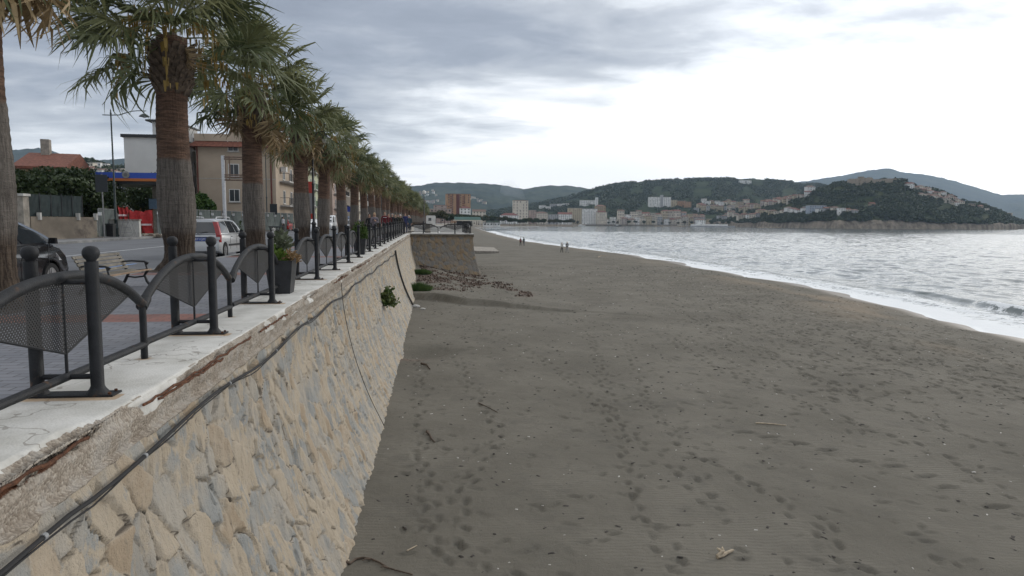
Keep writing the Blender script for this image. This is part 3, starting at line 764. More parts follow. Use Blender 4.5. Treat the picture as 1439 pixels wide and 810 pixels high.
# ------------------------------------------------------------------ palms
LEAF_G = leaf_mat('palm_leaf', (.070, .088, .038), (.235, .24, .115), 'tint')
LEAF_D = leaf_mat('dry_palm_leaf', (.16, .11, .06), (.36, .27, .15), 'tint', .15)
FRUIT = leaf_mat('flower_stalk', (.17, .11, .025), (.27, .19, .055), 'tint', .1)
def leaf_geo(rng, Rl, pet, droop, nseg=26, fold=.35, ragged=.25):
    """one fan leaf in local space: stalk from the origin along +X, blade beyond it"""
    V, Q = [], []
    def strip_(pts, wd):
        o = len(V)
        for (p, sd), w_ in zip(pts, wd):
            V.append(p-sd*w_); V.append(p+sd*w_)
        for i in range(len(pts)-1): Q.append((o+2*i, o+2*i+1, o+2*i+3, o+2*i+2))
    Z = np.array([0, 0, 1.]); Yv = np.array([0, 1., 0])
    sag = droop*.18
    stalk = [(np.array([pet*t, 0, -sag*t*t*pet]), Yv) for t in (0, .5, 1)]
    strip_(stalk, (.030, .020, .014))
    o = stalk[-1][0]
    for k in range(nseg):
        a = (k/(nseg-1)-.5)*2*R(108)*(1+.04*rng.normal())
        L = Rl*(.62+.38*math.cos(a*.62))*(1+ragged*.5*rng.normal())
        dr = np.array([math.cos(a), math.sin(a), 0.0])
        lift = fold*abs(math.sin(a))
        sd = np.array([-math.sin(a), math.cos(a), 0])*1.0
        tw = .5*rng.normal()
        sd2 = np.cross(dr, Z)*math.cos(tw)+Z*math.sin(tw)
        pts = []
        dd = droop*(1+.4*rng.normal())
        for r_, w_ in ((.02, 0), (.58, 0), (.82, 0), (1.0, 0)):
            out = np.maximum(r_-.48, 0)
            p = o+dr*L*(r_-.28*dd*out*out)+Z*(L*lift*r_*(1-.6*r_)-L*dd*1.25*out**1.6)+np.array([.10*r_*r_*L*rng.normal()*.5]*3)
            pts.append((p, sd if r_ < .5 else sd2))
        wj = Rl*.58*2*R(108)/nseg*.52
        strip_(pts, (.006, wj, wj*.62, .003))
    return np.array(V), np.array(Q)
def place_leaf(V, az, el, roll, base):
    ce, se, ca, sa, cr, sr = math.cos(el), math.sin(el), math.cos(az), math.sin(az), math.cos(roll), math.sin(roll)
    Rx = np.array([[1, 0, 0], [0, cr, -sr], [0, sr, cr]])
    Ry = np.array([[ce, 0, -se], [0, 1, 0], [se, 0, ce]])
    Rz = np.array([[ca, -sa, 0], [sa, ca, 0], [0, 0, 1]])
    return V @ (Rz @ Ry @ Rx).T+base
def crown_mesh(seed, ngreen, ndry, big=1.0, nseg=26):
    rng = np.random.default_rng(seed); out = []
    VG, QG, TG, n = [], [], [], 0
    for i in range(ngreen):
        u = (i+.5)/ngreen
        el = R(86-(102 if ndry < 5 else 120)*u**.9)+rng.normal(0, .13); az = i*2.39996+rng.normal(0, .25)
        Rl = big*rng.uniform(.80, 1.05)*(1.0 if u > .12 else .75); pet = big*rng.uniform(.85, 1.25)*(1 if u > .15 else .7)
        V, Q = leaf_geo(rng, Rl, pet, .10+.65*u+.5*rng.random()**2, nseg)
        base = np.array([(.10+.14*u)*math.cos(az), (.10+.14*u)*math.sin(az), .45-.85*u])
        V = place_leaf(V, az, el, rng.normal(0, .45), base)
        V[:, 2] -= .07*np.maximum(np.hypot(V[:, 0], V[:, 1])-.8, 0)**2
        VG.append(V); QG.append(Q+n); n += len(V)
        TG.append(np.full(len(V), np.clip(rng.normal(.45, .25)-.2*(u > .75), 0, 1)))
    g = np_mesh('fronds', np.concatenate(VG), np.concatenate(QG), LEAF_G, smooth=False, attrs=dict(tint=np.concatenate(TG)))
    VG, QG, TG, n = [], [], [], 0
    for i in range(ndry):
        az = i*2.39996+rng.normal(0, .4); el = R(-50)-R(30)*rng.random()
        V, Q = leaf_geo(rng, big*rng.uniform(.6, .95)*(.4 if ndry < 5 else 1), big*rng.uniform(.5, .95)*(.4 if ndry < 5 else 1), 1.2+.6*rng.random(), nseg-4, .7, .4)
        V = place_leaf(V, az, el, rng.normal(0, .8), np.array([.2*math.cos(az), .2*math.sin(az), -.3-.35*rng.random()]))
        VG.append(V); QG.append(Q+n); n += len(V); TG.append(np.full(len(V), rng.random()))
    dmesh = np_mesh('dry_fronds', np.concatenate(VG), np.concatenate(QG), LEAF_D, smooth=False, attrs=dict(tint=np.concatenate(TG)))
    # hanging flower and fruit stalks
    VG, QG, TG, n = [], [], [], 0
    for i in range(9):
        az = rng.uniform(0, 6.28); L = rng.uniform(1.2, 2.1)*big; pts = []
        for t in np.linspace(0, 1, 9):
            r_ = .2+L*.9*(t-.42*t*t); pts.append(np.array([r_*math.cos(az), r_*math.sin(az), .1+L*(.55*t-1.25*t*t)]))
        for k in range(2, 9):
            for q in range(7):
                p = pts[k]+rng.normal(0, .06, 3); s_ = rng.uniform(.02, .05); d = rng.normal(0, 1, 3); d /= np.linalg.norm(d)
                e = np.cross(d, [0, 0, 1.])*s_; hh = np.array([0, 0, -1.])*rng.uniform(.08, .26)
                VG.append(np.array([p-e, p+e, p+e*.5+hh, p-e*.5+hh])); QG.append(np.array([[0, 1, 2, 3]])+n); n += 4; TG.append(np.full(4, rng.random()))
        for k in range(8):
            e = np.array([-math.sin(az), math.cos(az), 0])*.012
            VG.append(np.array([pts[k]-e, pts[k]+e, pts[k+1]+e, pts[k+1]-e])); QG.append(np.array([[0, 1, 2, 3]])+n); n += 4; TG.append(np.full(4, .6))
    f = np_mesh('flower_stalks', np.concatenate(VG), np.concatenate(QG), FRUIT, smooth=False, attrs=dict(tint=np.concatenate(TG)))
    return g, dmesh, f
def trunk_material():
    m = bpy.data.materials.new('palm_trunk'); m.use_nodes = True
    b = NT(m.node_tree); p = m.node_tree.nodes['Principled BSDF']; co = b.n('ShaderNodeTexCoord').outputs['Object']
    z = b.n('ShaderNodeSeparateXYZ', {0: co}).outputs[2]
    ring = b.noise(b.mapping(co, (2.5, 2.5, 17)), 1.0, 6, .7, .6); fib = b.noise(b.mapping(co, (26, 26, 2.2)), 1.0, 5, .65); nz = b.noise(co, 2.2, 4, .6)
    br = b.mix(b.ramp(ring, .35, .66), (.068, .045, .034), (.165, .102, .072))
    gr = b.mix(b.ramp(fib, .35, .65), (.085, .075, .066), (.165, .146, .128))
    gr = b.mix(b.m('MULTIPLY', b.ramp(ring, .5, .7), .4), gr, (.155, .14, .125))
    low = b.mix(b.ramp(fib, .4, .65), (.045, .034, .027), (.115, .088, .066))
    att = b.n('ShaderNodeAttribute', attribute_name='zone').outputs['Fac']
    k = b.m('ADD', att, b.m('MULTIPLY', b.m('SUBTRACT', nz, .5), .10))
    c = b.mix(b.ramp(k, .98, 1.02), gr, br)
    c = b.mix(b.ramp(k, .42, .30), c, low)
    b.set(p, 'Base Color', c); b.set(p, 'Roughness', .9); b.set(p, 'Specular IOR Level', .15)
    b.set(p, 'Normal', b.n('ShaderNodeBump', {'Height': b.m('ADD', ring, fib), 'Strength': .9, 'Distance': .05}))
    return m
TRUNK = trunk_material()
BOOT = mat('leaf_boots', (.10, .075, .055), .95, .45, 8, .8, 30)
def trunk_mesh(seed, zsplit, ztop, r, bulge=1.0):
    rng = random.Random(seed); nz, na = 130, 28; V = []; zone = []
    ph = rng.random()*9
    for i in range(nz):
        z = ztop*i/(nz-1); t = z/zsplit
        rr = r*(1.0+.16*math.exp(-((t-.62)/.30)**2)*bulge-.10*math.exp(-((t-.22)/.14)**2)*bulge+.50*math.exp(-(z/.22)**2)-.04*max(0, t-1))
        if t > 1: rr *= .975
        rr *= 1+.012*math.sin(z*46+ph)+.02*(float(vnoise(z*9, ph, seed))-.5)
        for k in range(na):
            a = 2*math.pi*k/na
            q = rr*(1+.05*(float(vnoise(3+2*math.cos(a), z*1.2+2*math.sin(a), seed))-.5))
            if z < .35: q *= 1+.12*math.sin(a*7+ph)*(1-z/.35)
            V.append((q*math.cos(a)+.03*math.sin(z*.9+ph), q*math.sin(a)+.03*math.cos(z*.7+ph), z)); zone.append(t)
    Q = [(i*na+k, i*na+(k+1) % na, (i+1)*na+(k+1) % na, (i+1)*na+k) for i in range(nz-1) for k in range(na)]
    return np_mesh('trunk', V, Q, TRUNK, attrs=dict(zone=zone))
def boots_mesh(seed, z0, z1, r):
    rng = random.Random(seed); mb = MB(); n = int(130*(z1-z0)/1.0)
    for i in range(n):
        z = z0+(z1-z0)*i/n; a = i*2.39996; rr = r*(.98+.25*(z-z0)/(z1-z0))
        c, s = math.cos(a), math.sin(a); L = rng.uniform(.10, .24); w = rng.uniform(.06, .11)
        o = Vector((rr*c, rr*s, z)); t = Vector((-s, c, 0))*w; u = Vector((c*.8, s*.8, .7))
        mb.add([o-t-Vector((0, 0, .10)), o+t-Vector((0, 0, .10)), o+t*.7+u*L, o-t*.7+u*L, o-t+Vector((-c*.1, -s*.1, 0)), o+t+Vector((-c*.1, -s*.1, 0)), o+t*.6+u*L*.8+Vector((-c*.06, -s*.06, 0)), o-t*.6+u*L*.8+Vector((-c*.06, -s*.06, 0))],
               [(0, 1, 2, 3), (4, 7, 6, 5), (0, 4, 5, 1), (1, 5, 6, 2), (2, 6, 7, 3), (3, 7, 4, 0)])
    mb.lathe([(r*.9, z0-.05), (r*.95, z0), (r*1.02, (z0+z1)/2), (r*.95, z1), (r*.4, z1+.35)], 16)
    return mb.mesh('leaf_boots', BOOT, 0)
def build_palms():
    crowns = [crown_mesh(11, 50, 2, 1.32, 38), crown_mesh(12, 40, 9, 1.18, 32), crown_mesh(13, 36, 10, 1.08, 28), crown_mesh(14, 34, 10, 1.05, 24)]
    spec = [(10.62, 2.95, 4.75, .335), (17.95, 2.75, 4.38, .375), (25.3, 2.55, 4.55, .345), (34.2, 2.55, 4.5, .35), (40.65, 2.4, 4.2, .34), (48.8, 2.5, 4.45, .33), (56.2, 2.6, 4.4, .34), (64.4, 2.4, 4.3, .33)]
    tm = [(trunk_mesh(20+i, s[1], s[2]+1.3, s[3], 1.0 if i in (0, 1, 3, 5) else .4), boots_mesh(30+i, s[2], s[2]+1.05, s[3]*.96)) for i, s in enumerate(spec)]
    rng = random.Random(2)
    ys = [s[0] for s in spec]
    while ys[-1] < 268: ys.append(ys[-1]+7.75)
    lab = ['nearest palm, only its tall two-tone trunk showing at the left edge of the photo',
           'palm beside the park bench, with a thick trunk grey below and rust brown above',
           'palm just beyond the silver hatchback, dry fronds hanging down its trunk',
           'palm with a stout trunk beside the wire litter bin and lamp post']
    for i, y in enumerate(ys):
        k = i if i < 8 else rng.randrange(2, 8)
        x = -6.35+float(x_wall(y))+2.3
        l = lab[i] if i < 4 else 'fan palm in the promenade row, %s counted from the camera' % ordn(i)
        w = thing('palm_tree', l, 'palm', (x, y, kz(y)-.07), rng.uniform(0, 6.28), 'fan palms along the promenade')
        tr = link('trunk', tm[k][0], w); link('leaf_boots', tm[k][1], w)
        if i > 3: w.rotation_euler = (R(rng.uniform(-2.2, 2.2)), R(rng.uniform(-2.2, 2.2)), rng.uniform(0, 6.28)); zs = rng.uniform(.92, 1.08); w.scale = (1, 1, zs)
        cm = crowns[[1, 0, 1, 2, 3, 2][i] if i < 6 else rng.randrange(1, 4)]
        zc = spec[k][2]+(1.5 if i < 3 else 1.55)
        sc = rng.uniform(.82, 1.08) if i > 3 else 1.0
        for me in cm:
            o = link(me.name.split('.')[0], me, w, (0, 0, zc)); o.scale = (sc,)*3
    # planting pits
    gm = leaf_mat('pit_grass', (.04, .06, .02), (.10, .11, .05), None, .2)
    for y in ys[:8]:
        mb = MB(); mb.bbox(-7.0, -5.7, y-.65, y+.65, kz(y)-.12, kz(y)-.05)
        tag(mb.build('planting_pit', MT['soil'], smooth=0), kind='structure')
build_palms()
# ------------------------------------------------------------------ cars
def paint(name, col, metal=.0, rough=.3): return mat(name, col, rough, .04, 2, spec=.5, coat=.8, metal=metal)
RED_L = mat('lamp_red', (.36, .012, .014), .2, 0, spec=.6)
CLR_L = mat('lamp_clear', (.55, .56, .58), .12, 0, spec=.8)
def make_car(name, pm, sil, W, cabin, wheels_y, wr, style, plate=None):
    """sil: lower body outline rear->front at the belt (y,z); cabin: belt and roof y extents"""
    w = thing(name, 'car', 'car')
    hw = W/2
    zb = .19
    # lower body outline with wheel arches, anticlockwise in (y, z)
    poly = []
    L0, L1 = sil[0][0], sil[-1][0]
    bot = [(L0+.06, zb+.06)]
    for yw in wheels_y:
        ra = wr+.055
        for k in range(11):
            a = math.pi-math.pi*k/10
            bot.append((yw+ra*math.cos(a), max(zb, wr+ra*math.sin(a)) if 0 < k < 10 else zb))
    bot.append((L1-.08, zb+.04))
    outline = bot + [(y, z) for y, z in reversed(sil)]
    cy, cz = (L0+L1)/2, .6
    n = len(outline); V = []; nb = len(bot)
    xs = [(-1, .955), (-.93, 1.0), (-.35, 1.012), (.35, 1.012), (.93, 1.0), (1, .955)]
    for fx, sc in xs:
        for i, (y, z) in enumerate(outline):
            if i < nb and i not in (0, nb-1): V.append((fx*hw*(.975 if abs(fx) == 1 else 1), y, z))
            else:
                V.append((fx*hw*(.985 if abs(fx) == 1 and z < .45 else 1.0), cy+(y-cy)*sc, z-(.035 if abs(fx) == 1 and z > .7 else 0)))
    Fs = [tuple(range(n))[::-1], tuple(range(5*n, 6*n))]
    for s_ in range(5):
        for i in range(n):
            j = (i+1) % n; Fs.append((s_*n+i, s_*n+j, (s_+1)*n+j, (s_+1)*n+i))
    mb = MB(); mb.add(V, Fs); body = mb.build('body', pm, w, 40)
    # cabin: rounded, tapered; rows from belt to roof
    yb0, yb1, yr0, yr1, zbelt, zroof, wb, wt_ = cabin
    def cp(u, v, side):                              # u: 0 rear..1 front, v: 0 belt..1 roof
        y = (yb0+(yb1-yb0)*u)*(1-v)+(yr0+(yr1-yr0)*u)*v
        z = zbelt+(zroof-zbelt)*v*(1-.10*(2*u-1)**2*v)
        x = side*((wb/2)*(1-v**1.3)+(wt_/2)*v**1.3)*(1-.04*(2*u-1)**4)
        return Vector((x, y, z))
    mb = MB(); nu, nv = 9, 6; vs = []; fs = []
    for side in (-1, 1):
        o = len(vs)
        for iv in range(nv):
            for iu in range(nu): vs.append(cp(iu/(nu-1), iv/(nv-1)*.93, side))
        for iv in range(nv-1):
            for iu in range(nu-1): a = o+iv*nu+iu; fs.append((a, a+1, a+nu+1, a+nu))
    o2 = nu*nv
    top = len(vs); nx = 7
    for iu in range(nu):
        u = iu/(nu-1); A = cp(u, .93, -1); B = cp(u, .93, 1)
        for k in range(nx):
            q = k/(nx-1); p = A.lerp(B, q); p.z += .045*(1-(2*q-1)**4)*1.0
            vs.append(p)
    for iu in range(nu-1):
        for k in range(nx-1): a = top+iu*nx+k; fs.append((a, a+1, a+nx+1, a+nx))
    def endcap(u, sgn):
        o = len(vs)
        for iv in range(nv):
            A = cp(u, iv/(nv-1)*.93, -1); B = cp(u, iv/(nv-1)*.93, 1)
            for k in range(nx):
                q = k/(nx-1); p = A.lerp(B, q); p.y += sgn*.05*(1-(2*q-1)**2); 
                if iv == nv-1: p.z += .045*(1-(2*q-1)**4)
                vs.append(p)
        for iv in range(nv-1):
            for k in range(nx-1): a = o+iv*nx+k; fs.append((a, a+1, a+nx+1, a+nx))
    endcap(0, -1); endcap(1, 1)
    mb.add(vs, fs); cabo = mb.build('cabin', pm, w, 50)
    bm = bmesh.new(); bm.from_mesh(cabo.data); bmesh.ops.remove_doubles(bm, verts=bm.verts, dist=.012); bmesh.ops.recalc_face_normals(bm, faces=bm.faces); bm.to_mesh(cabo.data); bm.free()
    # glazing, a few mm proud of the cabin
    def pane(nm, pts, off, m=MT['glass']):
        mb = MB(); c = sum(pts, Vector())/len(pts); n_ = (pts[1]-pts[0]).cross(pts[2]-pts[0]).normalized()
        if n_.dot(c-Vector((0, (yb0+yb1)/2, zbelt))) < 0: n_ = -n_
        mb.prism([p+n_*off for p in pts], n_*-.02); return mb.build(nm, m, w, 0)
    for side in (-1, 1):
        for a0, a1, b0, b1 in style['side_windows']:
            pane('side_window', [cp(a0, .06, side), cp(a1, .06, side), cp((a1*2+b1)/3, .45, side), cp(b1, .84, side), cp(b0, .84, side), cp((a0*2+b0)/3, .45, side)], .014)
    def cap_pts(u, sgn, v0, v1, m_):
        pts = []
        for v, dirn in ((v0, 1), (v1, -1)):
            for k in range(7):
                q = k/6 if dirn == 1 else 1-k/6
                qq = .5+(q-.5)*m_
                A = cp(u, v, -1); B = cp(u, v, 1); p = A.lerp(B, qq); p.y += sgn*(.05*(1-(2*qq-1)**2)+.012); pts.append(p)
        return pts
    def strip_pane(nm, pts, m=MT['glass']):
        mb = MB(); mb.add(pts, [(i, i+1, 12-i, 13-i) for i in range(6)]); mb.build(nm, m, w, 40)
    strip_pane('windscreen', cap_pts(1, 1, .08, .86, .90)); strip_pane('rear_window', cap_pts(0, -1, .06 if style['kind'] == 'hatch' else .1, .84, .86))
    # wheels
    for side in (-1, 1):
        for yw in wheels_y:
            mb = MB(); x0 = side*(hw-.20); x1 = side*(hw-.005)
            ring = []
            prof = [(x0, wr*.86), (x0, wr*.97), (x0+(x1-x0)*.15, wr), (x0+(x1-x0)*.85, wr), (x1, wr*.95), (x1, wr*.68)]
            vs, fs = [], []
            for px_, r_ in prof:
                for k in range(24): q = 2*math.pi*k/24; vs.append((px_, yw+r_*math.cos(q), wr+r_*math.sin(q)))
            for i in range(len(prof)-1):
                for k in range(24): fs.append((i*24+k, i*24+(k+1) % 24, (i+1)*24+(k+1) % 24, (i+1)*24+k))
            mb.add(vs, fs); tyre = mb.build('wheel', MT['rubber'], w)
            mb = MB(); xr = x1-side*.012
            mb.prism([(xr, yw+wr*.69*math.cos(2*math.pi*k/24), wr+wr*.69*math.sin(2*math.pi*k/24)) for k in range(24)], (-side*.05, 0, 0))
            for k in range(5):
                a = 2*math.pi*k/5+.3; c, s = math.cos(a), math.sin(a); t = wr*.09
                mb.prism([(xr+side*.012, yw+c*wr*.10-s*t, wr+s*wr*.10+c*t), (xr+side*.012, yw+c*wr*.62-s*t*.7, wr+s*wr*.62+c*t*.7), (xr+side*.012, yw+c*wr*.62+s*t*.7, wr+s*wr*.62-c*t*.7), (xr+side*.012, yw+c*wr*.10+s*t, wr+s*wr*.10-c*t)], (-side*.02, 0, 0))
            mb.build('rim', style['rim'], tyre, 0)
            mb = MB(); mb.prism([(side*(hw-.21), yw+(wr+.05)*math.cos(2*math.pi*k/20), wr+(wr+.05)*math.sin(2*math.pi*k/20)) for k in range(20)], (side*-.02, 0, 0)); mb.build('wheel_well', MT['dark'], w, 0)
    mb = MB(); mb.bbox(-hw+.12, hw-.12, L0+.2, L1-.25, .17, .30); mb.build('underbody', MT['black_plastic'], w, 0)
    # mirrors, handles, mouldings
    for side in (-1, 1):
        ym = yb1-.42
        mb = MB(); mb.box((side*(wb/2+.085), ym, zbelt+.075), (.15, .09, .12), 0, None, .85); mb.build('door_mirror', style.get('mirror', pm), w, 60)
        for yh in style['handles']:
            mb = MB(); mb.bbox(side*(hw-.002)-.012, side*(hw-.002)+.012, yh-.08, yh+.08, zbelt-.12, zbelt-.085); mb.build('door_handle', style.get('handle', MT['black_plastic']), w, 0)
        if style.get('moulding'):
            mb = MB(); ya, yb_ = wheels_y[0]+wr+.12, wheels_y[1]-wr-.12; mb.bbox(side*hw-.012, side*hw+.012, ya, yb_, .46, .53); mb.build('side_moulding', MT['black_plastic'], w, 0)
        for k, yd in enumerate(style['shut']):
            mb = MB(); mb.bbox(side*hw-.004, side*hw+.002, yd-.006, yd+.006, .34, zbelt-.02); mb.build('door_gap', MT['dark'], w, 0)
        # lamps
        if style['kind'] == 'hatch':
            mb = MB()
            pz = [(zbelt-.30, .02), (zbelt-.02, .0), (zbelt+.22, .025), (zroof-.12, .075)]
            prev = None; vs = []
            for z, ins in pz:
                v = max(0, (z-zbelt)/(zroof-zbelt)); ye = (yb0*(1-v)+yr0*v) if v > 0 else L0+.03
                xe = (wb/2*(1-v**1.3)+wt_/2*v**1.3) if v > 0 else hw
                xe = min(xe, hw)
                vs.append([(side*(xe-.15), ye-.028, z), (side*(xe-.0), ye-.018, z), (side*(xe+.008), ye+.11, z), (side*(xe-.15), ye+.05, z)])
            fl = [p for r_ in vs for p in r_]; fs = []
            for i in range(3):
                for k in range(4): fs.append((4*i+k, 4*i+(k+1) % 4, 4*i+4+(k+1) % 4, 4*i+4+k))
            fs += [(0, 1, 2, 3), (12, 13, 14, 15)]
            mb.add(fl, fs); tl = mb.build('tail_light', RED_L, w, 0)
            mb = MB(); mb.bbox(side*(hw-.075)-.07, side*(hw-.075)+.072, L0-.006, L0+.05, zbelt-.20, zbelt-.10); mb.build('reversing_light', CLR_L, tl, 0)
        else:
            mb = MB(); mb.bbox(side*(hw-.10)-.09, side*(hw-.10)+.095, L0-.01, L0+.14, zbelt-.26, zbelt-.03); mb.build('tail_light', RED_L, w, 0)
        mb = MB()
        yh, zh = style['head']
        mb.add([(side*(hw-.36), yh+.10, zh-.06), (side*(hw+.004), yh-.16, zh-.02), (side*(hw+.004), yh-.36, zh+.14), (side*(hw-.30), yh-.08, zh+.14),
                (side*(hw-.36), yh-.10, zh-.06), (side*(hw-.05), yh-.36, zh-.02), (side*(hw-.05), yh-.46, zh+.12), (side*(hw-.30), yh-.28, zh+.12)],
               [(0, 1, 2, 3), (4, 7, 6, 5), (0, 4, 5, 1), (1, 5, 6, 2), (2, 6, 7, 3), (3, 7, 4, 0)]); mb.build('headlight', CLR_L, w, 0)
    mb = MB(); mb.bbox(-hw*.62, hw*.62, L1-.03, L1+.012, .42, .52); mb.build('grille', MT['black_plastic'], w, 0)
    mb = MB(); mb.bbox(-hw*.80, hw*.80, L0-.014, L0+.03, .50, .555); mb.build('bumper_strip', MT['black_plastic'], w, 0)
    if style.get('rails'):
        for side in (-1, 1):
            mb = MB(); x = side*(wt_/2-.08); zt = zroof+.055
            mb.tube([(x, yr0+.25, zroof-.03), (x, yr0+.32, zt), (x, (yr0+yr1)/2, zt+.012), (x, yr1-.25, zt), (x, yr1-.15, zroof-.03)], .02, 6); mb.build('roof_rail', style['railm'], w)
    if style.get('antenna'):
        mb = MB(); mb.tube([(0, yr0+.15, zroof), (0, yr0+.0, zroof+.12)], .008, 5); mb.build('aerial', MT['black_plastic'], w)
    if style.get('wiper'):
        mb = MB(); mb.tube([(-.02, yb0-.085, zbelt+.02), (.35, yb0-.06, zbelt+.10)], .010, 5); mb.build('rear_wiper', MT['black_plastic'], w)
    if plate:
        mb = MB(); mb.bbox(-.37, .37, L0-.022, L0+.01, zbelt-.265, zbelt-.10); rec = mb.build('plate_recess', MT['black_plastic'], w, 0)
        mb = MB(); mb.bbox(-.30, .30, L0-.030, L0-.01, zbelt-.255, zbelt-.125); pl = mb.build('number_plate', MT['plate'], w, 0)
        text(plate, (0, L0-.033, zbelt-.19), .125, MT['letter'], pl, 'plate_lettering')
    return w
def text(body, loc, size, m, parent=None, name='lettering', rot=(R(90), 0, 0), ext=.002, width=None):
    cu = bpy.data.curves.new(name, 'FONT'); cu.body = body; cu.size = size; cu.align_x = 'CENTER'; cu.align_y = 'CENTER'; cu.extrude = ext; cu.resolution_u = 2
    o = bpy.data.objects.new(name, cu); COL.objects.link(o)
    dg = bpy.context.evaluated_depsgraph_get(); dg.update()
    me = bpy.data.meshes.new_from_object(o.evaluated_get(dg)); bpy.data.objects.remove(o)
    me.materials.clear(); me.materials.append(m)
    if width:
        xs = [v.co.x for v in me.vertices]; k = width/(max(xs)-min(xs))
        for v in me.vertices: v.co.x *= k
    ob = link(name, me, parent, loc); ob.rotation_euler = rot
    return ob
MT['plate'] = mat('plate_blue', (.03, .08, .34), .4, 0); MT['letter'] = mat('plate_white', (.7, .7, .72), .5, 0)
def place_car(w, x, y, off, rz, label, cat='car', group=None):
    w.location = (x, y, float(kz(y))+off); w.rotation_euler = (0, 0, rz); w['label'] = label; w['category'] = cat
    if group: w['group'] = group
def build_cars():
    silver = paint('silver_paint', (.52, .53, .54), .25, .32); black = paint('black_paint', (.012, .012, .014), 0, .18)
    red = paint('red_paint', (.42, .02, .015), 0, .3); whitep = paint('white_paint', (.70, .71, .72), 0, .3); blue = paint('blue_paint', (.08, .16, .34), .2, .3)
    rim = mat('wheel_cover', (.33, .33, .34), .35, .1, metal=.6)
    # boxy silver hatchback, seen from behind
    sil = [(-1.77, .30), (-1.785, .55), (-1.74, .86), (-1.70, .93), (.95, .93), (1.45, .86), (1.70, .72), (1.76, .45), (1.72, .26)]
    st = dict(kind='hatch', side_windows=[(.055, .36, .10, .34), (.40, .66, .385, .665), (.695, .93, .70, .86)], rim=rim, handles=(-.40, .45), moulding=True, shut=(-.55, .22, 1.0), head=(1.62, .68), rails=True, railm=silver, antenna=True, wiper=True, mirror=MT['black_plastic'])
    c = make_car('parked_car', silver, sil, 1.58, (-1.73, 1.10, -1.55, .55, .92, 1.50, 1.55, 1.16), (-1.14, 1.16), .285, st, 'DJ 871GM')
    place_car(c, -8.66, 28.3, -.28, R(-1), 'silver hatchback with tall red tail lights and a blue number plate, parked beside the promenade')
    # black hatchback at the left edge, nose pointing away
    sil2 = [(-1.95, .30), (-1.97, .55), (-1.92, .88), (-1.86, 1.0), (1.25, 1.0), (1.62, .92), (1.88, .74), (1.97, .45), (1.92, .24)]
    st2 = dict(kind='hatch', side_windows=[(.05, .30, .12, .30), (.33, .60, .33, .60), (.63, .955, .635, .88)], rim=rim, handles=(-.62, .42), shut=(-.72, .25, 1.15), head=(1.78, .66), handle=MT['chrome'])
    c2 = make_car('parked_car', black, sil2, 1.70, (-1.86, 1.62, -1.50, .55, .98, 1.53, 1.66, 1.16), (-1.22, 1.25), .30, st2, None)
    place_car(c2, -8.68, 13.8, -.28, 0, 'black hatchback half hidden behind the nearest palm trunk at the left edge')
    # small red hatchback farther up the street
    c3 = make_car('parked_car', red, sil, 1.58, (-1.73, 1.10, -1.55, .55, .92, 1.52, 1.55, 1.20), (-1.14, 1.16), .285, dict(st, railm=red, rails=False), None)
    place_car(c3, -19.0, 91, -.28, 0, 'small bright red hatchback seen from behind, parked beyond the construction fence')
    # white panel van coming towards the camera
    silv = [(-2.6, .35), (-2.62, .9), (-2.60, 1.15), (1.55, 1.12), (2.25, .98), (2.50, .80), (2.56, .48), (2.5, .28)]
    stv = dict(kind='van', side_windows=[(.74, .95, .745, .88)], rim=rim, handles=(.6,), moulding=True, shut=(.2, 1.35), head=(2.40, .74), mirror=MT['black_plastic'])
    c4 = make_car('delivery_van', whitep, silv, 1.95, (-2.58, 1.75, -2.52, .95, 1.12, 2.18, 1.92, 1.66), (-1.65, 1.60), .33, stv)
    place_car(c4, -15.2, 101, -.28, R(180), 'white panel van driving towards the camera between two palm trunks', 'van')
    c5 = make_car('parked_car', silver, sil2, 1.72, (-1.86, 1.45, -1.50, .35, .98, 1.48, 1.68, 1.14), (-1.22, 1.25), .30, dict(st2, handle=MT['black_plastic']))
    place_car(c5, -12.2, 70.5, -.28, R(180), 'pale silver car showing its headlight in the gap beside the lamp post')
    c6 = dup(c4); place_car(c6, -14.6, 118, -.28, R(180), 'pale van with blue upper half glimpsed past the fifth palm trunk', 'van')
    for ch in c6.children:
        if ch.name.startswith('cabin'): ch.data = ch.data.copy(); ch.data.materials[0] = blue
    k = 0
    for x, y, src, l in ((-8.7, 76, c5, 'dull silver car parked at the kerb beyond the palms, nearer of two'), (-8.7, 86, c2, 'dark car parked at the kerb beyond the palms, farther of two'), (-12.0, 136, c5, 'silver car far down the street among the trunks')):
        o = dup(src); place_car(o, x, y, -.28, 0, l)
build_cars()

